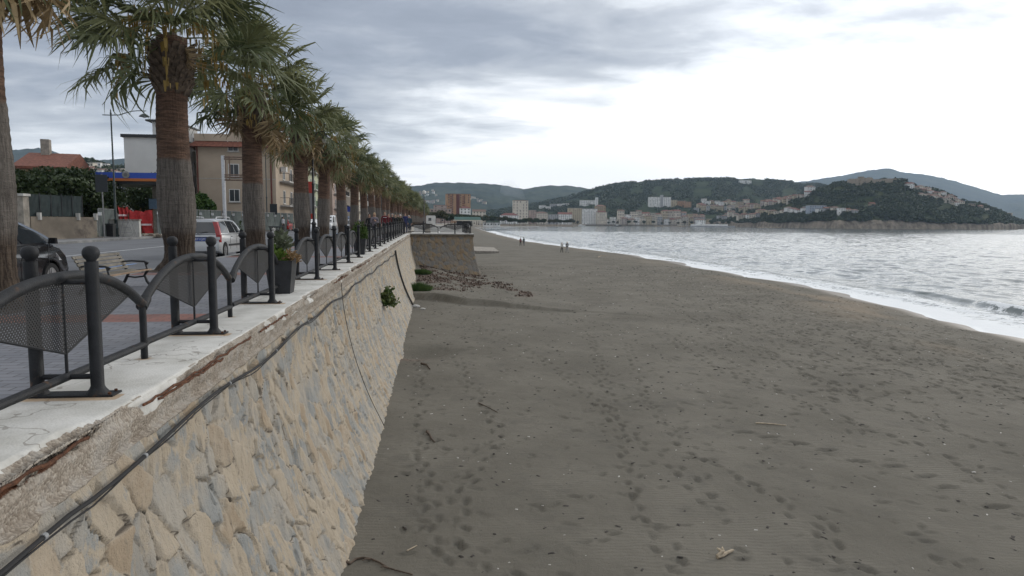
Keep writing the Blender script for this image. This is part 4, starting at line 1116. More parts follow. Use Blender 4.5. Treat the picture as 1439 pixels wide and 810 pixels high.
# ------------------------------------------------------------------ street furniture
def build_bench():
    w = thing('park_bench', 'park bench of pale wooden slats on black cast iron ends, facing the sea', 'bench', (-5.74, 13.05, float(kz(13.0))-.06)); w.scale = (1, 1, .80)
    wood = mat('bench_slat', (.165, .148, .12), .75, .3, 4, .3, 40); wood2 = mat('bench_front_slat', (.29, .20, .13), .75, .25, 4, .3, 40)
    ir = MT['iron_clean']
    for sy in (-.78, .78):
        mb = MB()
        mb.tube([(.32, sy, .0), (.24, sy, .12), (.20, sy, .27), (.26, sy, .40), (.22, sy, .42)], [.035, .028, .025, .03, .03], 8)
        mb.tube([(-.24, sy, .0), (-.16, sy, .14), (-.10, sy, .30), (-.12, sy, .40), (-.20, sy, .58), (-.29, sy, .80)], [.035, .03, .028, .03, .024, .018], 8)
        mb.tube([(-.16, sy, .39), (.0, sy, .375), (.26, sy, .41)], .026, 8)
        mb.tube([(.20, sy, .25), (.02, sy, .22), (-.13, sy, .25)], .02, 8)
        mb.build('end_frame', ir, w)
        mb = MB(); mb.tube([(-.20, sy, .60), (-.02, sy, .62), (.20, sy, .60), (.27, sy, .56), (.24, sy, .53)], [.02, .022, .024, .026, .018], 8); mb.tube([(.22, sy, .57), (.25, sy, .42)], .016, 6); mb.build('arm_rest', ir, w)
    rot = Matrix.Rotation(R(-18), 3, 'Y')
    for i in range(5):
        t = i/4; mb = MB(); mb.box((-.135-.145*t, 0, .475+.31*t), (.022, 1.72, .062), 0, Matrix.Rotation(R(-24), 3, 'Y')); mb.build('back_slat', wood, w, 0)
    for i in range(5):
        mb = MB(); mb.box((-.06+.082*i, 0, .408-.02*math.sin(i/4*math.pi)), (.068, 1.72, .028)); mb.build('seat_slat', wood2 if i == 4 else wood, w, 0)
def planter(loc, label, kind, seed):
    w = thing('planter_box', label, 'planter', loc, 0)
    mb = MB(); h = .56; a, c = .165, .225
    for s in (-1, 1):
        pass
    vs = [(-a, -a, 0), (a, -a, 0), (a, a, 0), (-a, a, 0), (-c, -c, h), (c, -c, h), (c, c, h), (-c, c, h), (-c+.02, -c+.02, h), (c-.02, -c+.02, h), (c-.02, c-.02, h), (-c+.02, c-.02, h), (-c+.03, -c+.03, h-.05), (c-.03, -c+.03, h-.05), (c-.03, c-.03, h-.05), (-c+.03, c-.03, h-.05)]
    fs = [(0, 3, 2, 1)]
    for k in range(4):
        j = (k+1) % 4; fs += [(k, j, 4+j, 4+k), (4+k, 4+j, 8+j, 8+k), (8+k, 8+j, 12+j, 12+k)]
    mb.add(vs, fs); mb.build('box', mat('planter_metal', (.022, .023, .026), .5, .3, 5), w, 0)
    mb = MB(); mb.bbox(-c+.03, c-.03, -c+.03, c-.03, h-.10, h-.04); mb.build('soil', MT['soil'], w, 0)
    rng = np.random.default_rng(seed)
    def bush(nm, n, cx, cy, rx, h0, h1, lf, m, upr):
        V, Q = [], []
        for i in range(n):
            r = rx*math.sqrt(rng.random()); an = rng.uniform(0, 6.28); p = np.array([cx+r*math.cos(an), cy+r*math.sin(an), h-.04+h0+(h1-h0)*rng.random()**.8*(1-.5*(r/rx)**2)])
            d = rng.normal(0, 1, 3)*np.array([1, 1, .5])+np.array([math.cos(an)*r/rx, math.sin(an)*r/rx, upr]); d /= np.linalg.norm(d)
            s = np.cross(d, rng.normal(0, 1, 3)); s /= np.linalg.norm(s); L = lf*rng.uniform(.6, 1.4); q = len(V)
            V += [p-s*L*.1, p+s*L*.1, p+d*L*.55+s*L*.22, p+d*L, p+d*L*.55-s*L*.22]; Q += [(q, q+1, q+2, q+4), (q+4, q+2, q+3, q+3)]
        Q = [(a_, b_, c_, d_) if c_ != d_ else (a_, b_, c_, a_) for a_, b_, c_, d_ in Q]
        mb = MB(); mb.v = [tuple(v) for v in V]; mb.f = [list(dict.fromkeys(q)) for q in Q]; mb.mi = [0]*len(Q)
        o = mb.build(nm, m, w, 0); return o
    if kind == 'flowers':
        bush('green_herb', 420, -.10, -.02, .20, 0, .26, .085, leaf_mat('herb_leaf', (.07, .13, .02), (.16, .23, .05), None, .3, 9), .6)
        bush('faded_flowers', 300, .13, .04, .17, 0, .20, .06, leaf_mat('faded_flower', (.20, .12, .06), (.36, .25, .13), None, .2, 14), .4)
        bush('grey_herb', 200, .0, .10, .13, .20, .52, .09, leaf_mat('grey_leaf', (.07, .085, .05), (.15, .17, .11), None, .2, 9), .8)
    else:
        bush('green_shrub', 900, 0, 0, .24, 0, .62, .10, leaf_mat('shrub_leaf', (.035, .07, .018), (.09, .14, .04), None, .3, 7), .9)
        mb = MB()
        for i in range(10):
            an = rng.uniform(0, 6.28); mb.tube([(0.1*math.cos(an), .1*math.sin(an), h-.05), (.2*math.cos(an), .2*math.sin(an), h+.55+.25*rng.random())], .006, 4)
        mb.build('stems', MT['soil'], w)
def lamp_post(name, label, loc, h, arm, dirx, m):
    w = thing(name, label, 'street lamp', loc)
    mb = MB(); mb.lathe([(.17, 0), (.17, .12), (.13, .16), (.125, .55), (.15, .62), (.11, .7), (.095, 1.15), (.12, 1.2), (.075, 1.3), (.068, h*.42), (.09, h*.42+.03), (.09, h*.42+.12), (.058, h*.42+.18), (.045, h-.25), (.06, h-.22), (.06, h-.15), (.03, h-.08), (.045, h-.04), (.01, h+.12)], 12); mb.build('post', m, w)
    mb = MB(); q = h-.30
    mb.tube([(-.55*dirx, 0, q), (0, 0, q), (.55*dirx, 0, q+.02), (.95*dirx, 0, q+.16), (1.4*dirx, 0, q+.30), (1.8*dirx, 0, q+.34), (arm*dirx, 0, q+.34)], [.03, .034, .034, .032, .03, .028, .026], 8)
    a = mb.build('arm', m, w)
    mb = MB(); mb.tube([(0.94*arm*dirx, 0, q+.33), (.94*arm*dirx, 0, q+.14)], .02, 6); mb.lathe([(.05, .16), (.12, .13), (.24, .06), (.34, -.03), (.35, -.06), (.33, -.06), (.1, -.03)], 16, (.94*arm*dirx, 0, q)); mb.build('lamp_shade', m, w)
    mb = MB(); mb.lathe([(.02, -.055), (.16, -.06), (.14, -.11), (.05, -.14)], 12, (.94*arm*dirx, 0, q)); mb.build('lens', CLR_L, w)
    return w
def build_furniture():
    build_bench()
    planter((-2.58, 11.95, float(kz(12))), 'black tapered planter box with green herbs and faded flowers in the nearer railing gap', 'flowers', 3)
    planter((-2.62, 24.75, float(kz(24.7))), 'black tapered planter box with a tall green shrub, in the farther railing gap', 'shrub', 8)
    gm = mat('lamp_green', (.022, .034, .034), .5, .2, 8)
    p = on(164, 333, -.145)
    lamp_post('street_lamp', 'tall dark green street lamp with a curved arm, standing before the red barrier mesh', p, 8.75, 2.35, 1, gm)
    lamp_post('street_lamp', 'street lamp with a curved arm in front of the beige apartment building', (aty(375.5, 310, 84)[0], 84, float(kz(84))-.145), 9.0, 2.6, 1, gm)
    # promenade lamp beside the fourth palm, with two hanging globes
    w = thing('promenade_lamp', 'slim dark promenade lamp with hanging pale globes, beside the fourth palm trunk', 'street lamp', (-5.80, 34.2, float(kz(34))-.06)); w.scale = (1, 1, 1.12)
    mb = MB(); mb.lathe([(.16, 0), (.16, .1), (.11, .2), (.10, .9), (.13, .95), (.06, 1.05), (.055, 2.6), (.075, 2.64), (.05, 2.7), (.045, 4.75), (.06, 4.8), (.02, 5.0)], 12); mb.build('post', MT['iron_clean'], w)
    for s in (-1, 1):
        mb = MB(); mb.tube([(0, 0, 4.5), (s*.25, 0, 4.85), (s*.55, 0, 4.9), (s*.62, 0, 4.75)], .02, 6); mb.lathe([(.03, .16), (.12, .12), (.17, .02), (.16, 0)], 12, (s*.62, 0, 4.58)); ar = mb.build('arm', MT['iron_clean'], w)
        mb = MB(); mb.lathe([(.155, 0), (.16, -.06), (.12, -.16), (.03, -.2)], 12, (s*.62, 0, 4.575)); mb.build('globe', mat('opal_globe', (.62, .60, .55), .3, 0), ar)
    for y, lb in ((80, 'slim dark promenade lamp far along the palm row'),):
        o = dup(w, (-6.0, y, float(kz(y))-.06), 0, lb)
    # globe lamp on the bastion terrace
    w = thing('terrace_lamp', 'slender lamp post with a small pale globe, standing behind the bastion railing', 'street lamp', (-.98, 69.5, float(kz(69))))
    mb = MB(); mb.lathe([(.10, 0), (.10, .3), (.05, .4), (.04, 3.75)], 10); mb.build('post', mat('grey_post', (.06, .06, .062), .5, .2), w)
    mb = MB(); mb.lathe([(.05, 3.75), (.16, 3.80), (.20, 3.92), (.16, 4.06), (.05, 4.14)], 14); mb.build('globe', mat('pale_globe', (.55, .54, .52), .3, 0), w)
    # litter bin of metal slats
    w = thing('litter_bin', 'round slatted litter bin of dark metal beside the fourth palm', 'litter bin', (-6.75, 30.6, float(kz(30))-.06))
    mb = MB()
    for k in range(18):
        a = 2*math.pi*k/18; mb.tube([(.21*math.cos(a), .21*math.sin(a), .12), (.23*math.cos(a), .23*math.sin(a), .55), (.31*math.cos(a), .31*math.sin(a), .95)], .014, 5)
    mb.lathe([(.21, .10), (.235, .10), (.235, .16), (.21, .16)], 18); mb.lathe([(.29, .92), (.35, .92), (.36, .97), (.30, .97)], 18); mb.build('slats', MT['iron_clean'], w)
    mb = MB(); mb.lathe([(.19, .12), (.21, .55), (.24, .8), (.20, .8), (.18, .2)], 14); mb.build('liner', MT['dark'], w)
    mb = MB(); mb.tube([(0, 0, 0), (0, 0, .14)], .12, 10); mb.build('foot', MT['iron_clean'], w)
    # pale bollard post seen beside post
    w = thing('white_post', 'short pale post standing behind the third railing post', 'post', (aty(384.5, 320, 27.5)[0], 27.5, float(kz(27.5))-.06)); mb = MB(); mb.lathe([(.075, 0), (.07, .05), (.06, .85), (.062, .92), (.01, .95)], 10); mb.build('post', MT['concrete_light'], w); mb = MB(); mb.tube([(0, 0, .78), (.0, 0, .82)], .063, 10); mb.build('band', MT['chrome'], w)
    # road sign seen from behind
    w = thing('road_sign', 'tall rectangular road sign seen from behind, on a grey pole beside the street lamp', 'road sign', on(147, 335, -.145)); d = w.location.y; s = d/960
    mb = MB(); mb.tube([(0, 0, 0), (0, 0, 84*s)], .045, 8); mb.build('pole', mat('galvanised', (.20, .20, .20), .5, .2), w)
    mb = MB(); mb.bbox(-7.5*s, 7.5*s, -.08, -.05, 60.5*s, 83*s); mb.build('panel', mat('sign_back', (.022, .026, .03), .6, .2), w, 0)
    w = thing('road_sign', 'dark road sign seen from behind, right of the far street lamp', 'road sign', (aty(385, 310, 85)[0], 85, float(kz(85))-.145))
    mb = MB(); mb.tube([(0, 0, 0), (0, 0, 3.2)], .04, 8); mb.build('pole', bpy.data.materials['galvanised'], w)
    mb = MB(); mb.bbox(-.42, .42, -.07, -.045, 1.9, 3.15); mb.build('panel', bpy.data.materials['sign_back'], w, 0)
    # blue parking sign between palms
    w = thing('road_sign', 'small square blue road sign glimpsed between the palm trunks', 'road sign', (-8.0, 66.5, float(kz(66))-.06))
    mb = MB(); mb.tube([(0, 0, 0), (0, 0, 2.45)], .03, 8); mb.build('pole', bpy.data.materials['galvanised'], w)
    mb = MB(); mb.bbox(-.28, .28, -.05, -.03, 1.95, 2.45); mb.build('panel', mat('sign_blue', (.02, .05, .30), .5, 0), w, 0)
    # empty sign frame on a white mast
    y = 70.; a = aty(316, 308, y); w = thing('sign_frame', 'empty rusty metal sign frame on a tall white mast before the beige building', 'sign frame', (a[0], y, float(kz(y))-.145)); s = y/960
    H = aty(316, 219, y)[2]-w.location.z
    wm = MT['white']; rm = mat('rusty_bar', (.17, .12, .09), .8, .3, 6)
    mb = MB(); mb.tube([(0, 0, 0), (0, 0, H)], .17, 12); mb.build('mast', mat('mast_white', (.55, .56, .57), .5, .1), w)
    mb = MB()
    for z in (-.12, -.32, -1.85, -2.05, -2.35): mb.tube([(.1, -.05, H+z), (2.25, -.05, H+z)], .075, 6)
    for x in (.25, .62, 1.9): mb.tube([(x, -.08, H), (x, -.08, H-2.4)], .06, 6)
    mb.build('frame_bars', rm, w)
    mb = MB(); mb.tube([(2.25, 0, H), (2.25, 0, H-2.6)], .07, 8); mb.build('end_bar', bpy.data.materials['mast_white'], w)
build_furniture()

# ------------------------------------------------------------------ walls, fences and barriers across the street
def build_site():
    a = on(45, 337, -.145); b_ = on(137, 334.5, -.145)
    net = mat('shade_net', (.030, .042, .042), .85, .3, 2); tape = MT['white']
    y0, y1 = float(a[1]), float(b_[1]); x = -23.4
    x0 = float(a[0]); x1 = float(b_[0])
    w = thing('garden_wall', 'long low wall of bare weathered concrete along the far pavement', 'wall', ((x0+x1)/2, (y0+y1)/2, 4.3))
    d = Vector((x1-x0, y1-y0, 0)); 
    mb = MB(); n = Vector((-d.y, d.x, 0)).normalized()*.25
    p0, p1 = Vector((-d.x/2, -d.y/2, -.2)), Vector((d.x/2, d.y/2, -.2)); ht = 1.65
    mb.prism([p0, p1, p1+n, p0+n], (0, 0, ht)); mb.build('wall', mat('weathered_wall', (.22, .185, .145), .92, .25, .7, .4, 12, col2=(.12, .10, .085), c2=(.52, .7), c2scale=.9), w, 0)
    mb = MB()
    for t in (.12, .70, .985):
        c = p0.lerp(p1, t); mb.box((c.x+n.x*.5, c.y+n.y*.5, ht-.05), (.16, .16, .35))
    # each stub is its own part
    for t in (.12, .70, .985):
        m1 = MB(); c = p0.lerp(p1, t); m1.box((c.x, c.y, ht+.02-.2), (.2, .2, .45)); m1.build('post_stub', MT['concrete_light'], w, 0)
    w = thing('net_fence', 'dark green shade net fence standing on top of the concrete wall', 'fence', ((x0+x1)/2, (y0+y1)/2, 4.3+ht-.2))
    mb = MB(); q = n*.5
    N = 26; rr = random.Random(1)
    vs = []; fs = []
    e0 = p0+Vector((0, 0, .2)); e1 = p0.lerp(p1, .80)+Vector((0, 0, .2))
    for i in range(N+1):
        c = e0.lerp(e1, i/N)+q
        for k in range(4): vs.append(c+n*(.10*rr.uniform(-1, 1))+Vector((0, 0, .02+1.32*k/3)))
    for i in range(N):
        for k in range(3): fs.append((i*4+k, i*4+4+k, i*4+5+k, i*4+1+k))
    mb.add(vs, fs); mb.build('netting', net, w, 0)
    for t in np.linspace(0, .8, 6):
        m1 = MB(); c = p0.lerp(p1, t)+q; m1.tube([(c.x, c.y, 0), (c.x, c.y, 1.42)], .03, 6); m1.build('fence_post', MT['iron_clean'], w)
    # gate pillar and metal gate at the left end
    w = thing('gate_pillar', 'grey concrete gate pillar at the near end of the low concrete wall', 'pillar', (x0-.35, y0-.3, 4.2)); mb = MB(); mb.bbox(-.3, .3, -.3, .3, 0, 2.75); mb.build('shaft', MT['concrete'], w, 0); mb = MB(); mb.bbox(-.38, .38, -.38, .38, 2.755, 2.9); mb.build('cap', MT['concrete_light'], w, 0)
    w = thing('metal_gate', 'dark metal gate with upright bars beside the grey gate pillar', 'gate', (x0-1.6, y0-.9, 4.2))
    for k in range(9):
        mb = MB(); mb.tube([(-.9+k*.24, .1*k-.3, .1), (-.9+k*.24, .1*k-.3, 2.3)], .03, 6); mb.build('bar', MT['iron_clean'], w)
    for z in (.25, 2.1):
        mb = MB(); mb.tube([(-1.0, -.33, z), (1.1, .5, z)], .03, 6); mb.build('cross_bar', MT['iron_clean'], w)
    # mesh construction fence along the pavement; screens of green cloth panel by panel
    green = mat('fence_screen', (.075, .092, .088), .8, .3, 1.2, .3, 5); clamp = mat('fence_clamp', (.62, .62, .62), .6, 0)
    pts = [(139, 297, 47.0), (163, 298, 50.5)]
    def panel(pa, pb, hgt, lab, m, zg=None):
        w = thing('fence_panel', lab, 'fence panel', (pa[0], pa[1], pa[2]), 0, 'screened construction fence panels')
        d = Vector((pb[0]-pa[0], pb[1]-pa[1], pb[2]-pa[2])); n_ = Vector((-d.y, d.x, 0)).normalized()
        mb = MB(); vs, fs = [], []
        for i in range(9):
            for k in range(5):
                t = i/8; vs.append(d*t+n_*(.07*math.sin(i*2.1+k)+.02)+Vector((0, 0, .1+(hgt-.12)*k/4)))
        for i in range(8):
            for k in range(4): fs.append((i*5+k, i*5+5+k, i*5+6+k, i*5+1+k))
        mb.add(vs, fs); mb.build('screen', m, w, 40)
        mb = MB(); mb.tube([(0, 0, 0), (0, 0, hgt)], .03, 6); mb.build('upright', bpy.data.materials['galvanised'], w)
        mb = MB(); mb.tube([(0, 0, hgt), tuple(d+Vector((0, 0, hgt)))], .022, 6); mb.build('top_rail', bpy.data.materials['galvanised'], w)
        mb = MB(); mb.box((n_.x*-.12, n_.y*-.12-.08, hgt-.35), (.22, .04, .22)); mb.build('tie', clamp, w, 0)
        mb = MB(); mb.box((0, 0, .06), (.6, .25, .13)); mb.build('foot_block', MT['concrete'], w, 0)
    A = Vector((*aty(139, 320, 49.0)[:2], 4.33)); B = Vector((*aty(163, 320, 53)[:2], 4.33))
    panel(A, B, 2.0, 'green screened fence panel between the concrete wall and the street lamp', green)
    # run behind: from the red mesh to the beige building
    s0 = Vector((*aty(222, 320, 57.5)[:2], 4.36)); s1 = Vector((*aty(413, 312, 92)[:2], 4.4)); N = 14
    for i in range(N):
        panel(s0.lerp(s1, i/N), s0.lerp(s1, (i+1)/N), 2.15, 'grey green screened fence panel before the beige building, %s from the red mesh' % ordn(i), green)
    # red barrier mesh
    rm = mat('barrier_mesh', (.42, .035, .035), .8, .2, 5, .6, 60); wh = mat('barrier_tape', (.6, .5, .5), .8, .1)
    def barrier(pxs, y, top, bot, lab):
        l_, r_ = pxs; a = aty(l_, bot, y); c = aty(r_, bot, y+.4); s = y/960; H = (bot-top)*s
        w = thing('barrier_mesh', lab, 'barrier', (a[0], y, a[2])); Wd = c[0]-a[0]
        mb = MB(); vs, fs = [], []; rr = random.Random(int(l_))
        for i in range(13):
            for k in range(7): vs.append((Wd*i/12, .4*i/12+.12*math.sin(i*1.3+k*.7)+.05*rr.uniform(-1, 1), .02+H*(k/6)*(1-.06*(i % 5 == 2))-.1*math.sin(i/12*math.pi)*(k == 6)))
        for i in range(12):
            for k in range(6): fs.append((i*7+k, i*7+7+k, i*7+8+k, i*7+1+k))
        mb.add(vs, fs); net_ = mb.build('netting', rm, w, 60)
        mb = MB(); mb.add([(Wd*i/12, .4*i/12-.2+.1*math.sin(i*1.3+1.4), H*.34+q) for i in range(13) for q in (0, .13)], [(2*i, 2*i+2, 2*i+3, 2*i+1) for i in range(12)]); mb.build('tape', wh, w, 0)
        for t in (0, .5, 1):
            mb = MB(); mb.tube([(Wd*t, .4*t, -.02), (Wd*t, .4*t, H+.1)], .03, 6); mb.build('stake', MT['rust'], w)
    barrier((182, 216), 52.5, 297, 328.5, 'wide red plastic barrier mesh with a white stripe hung round a construction site')
    barrier((167, 181), 54, 292, 311, 'smaller red barrier mesh hanging higher, left of the wide red one')
    # little concrete block, ladder-like trestle and rubble by the lamp
    p = on(150, 330, -.12); w = thing('concrete_block', 'low pale concrete block wall beside the foot of the street lamp', 'block wall', (aty(143, 328, 51)[0], 51.5, 4.38)); mb = MB(); mb.bbox(0, 2.3, 0, .3, 0, 1.15); mb.build('blocks', MT['concrete_light'], w, 0); mb = MB(); mb.bbox(-.05, 2.35, -.05, .35, 1.155, 1.25); mb.build('coping', MT['concrete'], w, 0)
    w = thing('waste_bin', 'small dark wheeled bin standing left of the street lamp', 'bin', (aty(156, 326, 50.2)[0], 50.2, 4.38)); mb = MB(); mb.box((0, 0, .45), (.42, .4, .8), 0, None, 1.12); mb.build('bin', MT['black_plastic'], w, 0); mb = MB(); mb.box((0, 0, .9), (.52, .5, .08)); mb.build('lid', MT['iron_clean'], w, 0)
    w = thing('trestle', 'thin metal trestle leaning before the red barrier mesh', 'trestle', (aty(177, 328, 49.5)[0], 49.5, 4.38))
    for k, (xa, xb) in enumerate(((-.45, -.1), (.45, .1), (-.3, .15), (.6, .2))):
        mb = MB(); mb.tube([(xa, .1*k, 0), (xb, .1*k, 1.25)], .022, 5); mb.build('leg', bpy.data.materials['galvanised'], w)
    for z in (.35, .7, 1.05):
        mb = MB(); mb.tube([(-.35+.2*z, .0, z), (.38-.2*z, .12, z)], .015, 5); mb.build('rung', bpy.data.materials['galvanised'], w)
    rr = random.Random(9); w = None; mb = MB()
    for k in range(26):
        a = rr.uniform(0, 6.28); r_ = rr.random()*1.1; s_ = rr.uniform(.08, .3)
        mb.box((r_*math.cos(a)*1.6, r_*math.sin(a)*.8, s_*.3), (s_*1.5, s_, s_*.8), 0, Matrix.Rotation(rr.uniform(0, 3), 3, Vector((rr.random(), rr.random(), 1)).normalized()), .8)
    o = mb.build('rubble_heap', mat('rubble', (.25, .22, .18), .95, .4, 4), None, 0, (aty(226, 328, 54)[0], 54, 4.36)); tag(o, 'low heap of rubble and broken boards right of the red mesh', 'rubble', kind='stuff')
    # low hedge in front of the fence
    bush_thing('hedge', 'clipped dark green hedge beyond the silver hatchback, under the fence', 'hedge', (-21.9, 74.5, float(kz(74))-.2), (1.9, 1.0, 1.35), 2200, .16, leaf_mat('hedge_leaf', (.03, .055, .018), (.07, .10, .03), None, .2, 2), box=True)
def bush_thing(name, label, cat, loc, dim, n, lf, m, box=False, trunk=None, group=None, seed=1):
    w = thing(name, label, cat, loc, 0, group); rng = np.random.default_rng(seed)
    if box: P = rng.uniform(-1, 1, (n, 3))*np.array(dim)/1; P[:, 2] = (P[:, 2]*.5+.5)*1.0
    else:
        D = rng.normal(0, 1, (n, 3)); D /= np.linalg.norm(D, axis=1)[:, None]
        nz = fbm(D[:, 0]*2.3+9, D[:, 1]*2.3+D[:, 2]*1.7, seed, 3)
        P = D*(rng.random((n, 1))**.28)*(.55+.9*nz[:, None])*np.array(dim)
        zc = (trunk or 0)+dim[2]*.8; P[:, 2] += zc; P[:, 2] = np.maximum(P[:, 2], .15)
    V, Q = leaf_quads(P, np.full(n, lf), rng)
    link('foliage' if trunk is None else 'crown', np_mesh('foliage', V, Q, m, smooth=False), w)
    if trunk:
        mb = MB(); mb.tube([(0, 0, -.1), (.06, 0, trunk*.5), (-.05, .05, trunk), (.02, 0, trunk+dim[2]*.9)], [.26, .2, .16, .05], 8)
        for k in range(5):
            a = k*1.3; mb.tube([(0, 0, trunk*.85), (dim[0]*.5*math.cos(a), dim[1]*.5*math.sin(a), trunk+dim[2]*.8)], [.09, .03], 6)
        mb.build('trunk', mat('bark', (.06, .045, .035), .95, .3, 6, .6, 20), w)
    return w
def leaf_quads(P, S, rng):
    n = len(P); d = rng.normal(0, 1, (n, 3)); d /= np.linalg.norm(d, axis=1)[:, None]; a = rng.normal(0, 1, (n, 3)); s = np.cross(d, a); s /= np.linalg.norm(s, axis=1)[:, None]
    S = S[:, None]*rng.uniform(.7, 1.3, (n, 1))
    V = np.stack([P-s*S*.5, P+d*S*.5-s*S*.05, P+s*S*.5+d*S*.2, P-d*S*.5], 1).reshape(-1, 3)
    return V, np.arange(4*n).reshape(-1, 4)
build_site()
# ------------------------------------------------------------------ hills
def hill_material(name, c1, c2, c3, cliff=None, sc=.02):
    m = bpy.data.materials.new(name); m.use_nodes = True
    b = NT(m.node_tree); p = m.node_tree.nodes['Principled BSDF']; co = b.n('ShaderNodeTexCoord').outputs['Object']
    n1 = b.noise(co, sc, 8, .68); n2 = b.noise(co, sc*6, 6, .7)
    c = b.mix(b.ramp(n1, .38, .62), c1, c2); c = b.mix(b.m('MULTIPLY', b.ramp(n2, .56, .72), .7), c, c3)
    if cliff:
        at = b.n('ShaderNodeAttribute', attribute_name='cliff').outputs['Fac']
        n3 = b.noise(b.mapping(co, (1, 1, .25)), .12, 6, .7)
        c = b.mix(b.ramp(b.m('ADD', at, b.m('MULTIPLY', b.m('SUBTRACT', n3, .5), .9)), .45, .6), c, b.mix(b.ramp(n3, .35, .65), tuple(x*.45 for x in cliff), cliff))
    b.set(p, 'Base Color', c); b.set(p, 'Roughness', .95); b.set(p, 'Specular IOR Level', .05)
    b.set(p, 'Normal', b.n('ShaderNodeBump', {'Height': n2, 'Strength': .8, 'Distance': 6.0}))
    return m
class Hill:
    def __init__(s, name, ridge, d0, d1, m, zb=2.0, nrow=60, step=3.0, noise=.06, seed=1, cliff=0.0, back=1.6, power=.8):
        s.r = np.array(ridge, float); s.zb, s.noise, s.seed, s.cl, s.pw = zb, noise, seed, cliff, power
        s.d0 = d0 if callable(d0) else (lambda p: d0+0*np.asarray(p, float)); s.d1 = d1 if callable(d1) else (lambda p: d1+0*np.asarray(p, float))
        px = np.arange(s.r[0, 0], s.r[-1, 0]+step, step); t = np.concatenate([[-.06, -.02], np.linspace(0, .05, 6), np.linspace(.06, 1.0, nrow), np.linspace(1.05, back, 14)])
        P = np.repeat(px[:, None], len(t), 1); T = np.repeat(t[None, :], len(px), 0)
        X, Y, Z, C = s.at(P, T)
        link0 = link(name, np_mesh(name, np.stack([X, Y, Z], -1), grid_faces(len(px), len(t)), m, attrs=dict(cliff=C)))
        tag(link0, kind='structure')
    def at(s, P, T):
        P = np.asarray(P, float); T = np.asarray(T, float)
        ry = np.interp(P, s.r[:, 0], s.r[:, 1])
        r0 = np.array([ray(p, 305.) for p in P.ravel()]).reshape(P.shape+(3,)); sl = r0[..., 0]/r0[..., 1]
        D = s.d0(P)+(s.d1(P)-s.d0(P))*T
        rr = np.array([ray(p, q) for p, q in zip(P.ravel(), ry.ravel())]).reshape(P.shape+(3,))
        zr = CZ+rr[..., 2]/rr[..., 1]*s.d1(P)
        tt = np.clip(T, 0, 1)
        prof = np.where(T <= 1, tt**s.pw*(1-.25*np.sin(tt*math.pi)*(1-s.pw)), 1-((T-1)/.75)**2)
        H = np.maximum(zr-s.zb, 1)
        Z = s.zb+H*prof
        Z = Z+H*s.noise*2*(fbm(P/22, T*4, s.seed, 4)-.5)*np.sin(np.clip(T, 0, 1)*math.pi)**.7
        Z = Z+H*s.noise*.6*(fbm(P/5, T*14, s.seed+9, 3)-.5)*sstep(.02, .2, T)
        C = 0*Z
        if s.cl:
            ch = s.cl*(.6+.8*fbm(P/9, P*0, s.seed+3, 3))
            Z = np.where(T > 0, np.maximum(Z, s.zb+ch*np.clip(T/.035, 0, 1)**.6), Z)
            C = (1-sstep(.03, .07, T))
        Z = np.where(T < 0, s.zb-3, Z)
        return sl*D, D, Z, C
    def hit(s, px, py):
        t = np.linspace(.01, 1.0, 240); X, Y, Z, _ = s.at(np.full_like(t, px), t)
        r = ray(px, py); zr = CZ+r[2]/r[1]*Y
        i = int(np.argmax(Z >= zr)) if np.any(Z >= zr) else len(t)-1
        return np.array([X[i], Y[i], Z[i]])
def build_hills():
    g = {}
    blue = hill_material('far_hill', (.030, .045, .040), (.055, .070, .050), (.10, .10, .08), sc=.004)
    wood = hill_material('wooded_hill', (.020, .032, .014), (.042, .056, .024), (.06, .07, .035), sc=.012)
    prom = hill_material('promontory', (.022, .034, .014), (.050, .060, .026), (.08, .075, .045), (.30, .255, .20), sc=.015)
    g['mountain'] = Hill('mountain', [(1080, 262), (1110, 257), (1150, 252), (1190, 245), (1225, 238), (1245, 237), (1270, 243), (1300, 246), (1340, 255), (1380, 267), (1405, 274), (1439, 273), (1480, 280), (1530, 288)], 3600, 5600, blue, -1, 40, 4, .05, 5)
    g['left'] = Hill('hills', [(-120, 214), (0, 212), (30, 210), (62, 208), (80, 213), (110, 224), (150, 225), (190, 223), (230, 226), (270, 232), (330, 240)], 2200, 3600, blue, 4, 40, 4, .05, 8)
    g['village'] = Hill('hills', [(20, 236), (60, 231), (100, 227), (130, 228), (150, 234), (180, 238), (215, 244), (260, 262)], 500, 800, wood, 4, 40, 4, .05, 9)
    g['back'] = Hill('hills', [(520, 270), (560, 262), (590, 261), (612, 257), (650, 257), (690, 259), (715, 262), (735, 266), (755, 263), (772, 261), (795, 261), (825, 265), (860, 272), (900, 280)], 1900, 3600, blue, 3, 60, 3, .07, 12, power=.95)
    g['wood'] = Hill('hills', [(660, 300), (700, 296), (740, 290), (780, 281), (815, 272), (850, 262), (880, 257), (930, 254), (965, 252), (1000, 251), (1060, 252), (1100, 255), (1130, 258), (1180, 262), (1230, 270)], 1390, 2050, wood, 2.6, 60, 3, .05, 15)
    d0 = lambda p: np.interp(p, [980, 1040, 1110, 1180, 1300, 1400, 1440], [1330, 1220, 1060, 960, 940, 960, 1010])
    g['prom'] = Hill('promontory', [(985, 312), (1010, 306), (1040, 297), (1070, 289), (1100, 283), (1130, 273), (1150, 266), (1172, 259), (1190, 257), (1230, 255), (1262, 253), (1285, 262), (1310, 268), (1335, 277), (1360, 285), (1385, 291), (1402, 298), (1415, 303), (1424, 312), (1432, 319)], d0, lambda p: d0(p)+170, prom, 0, 70, 2.5, .05, 18, 9.0, back=2.0, power=.62)
    g['cape'] = Hill('headland', [(1385, 303), (1400, 302), (1420, 304), (1432, 309), (1445, 312), (1470, 317)], 1180, 1280, prom, 0, 24, 3, .05, 21, 7.0)
    return g
HL = build_hills()

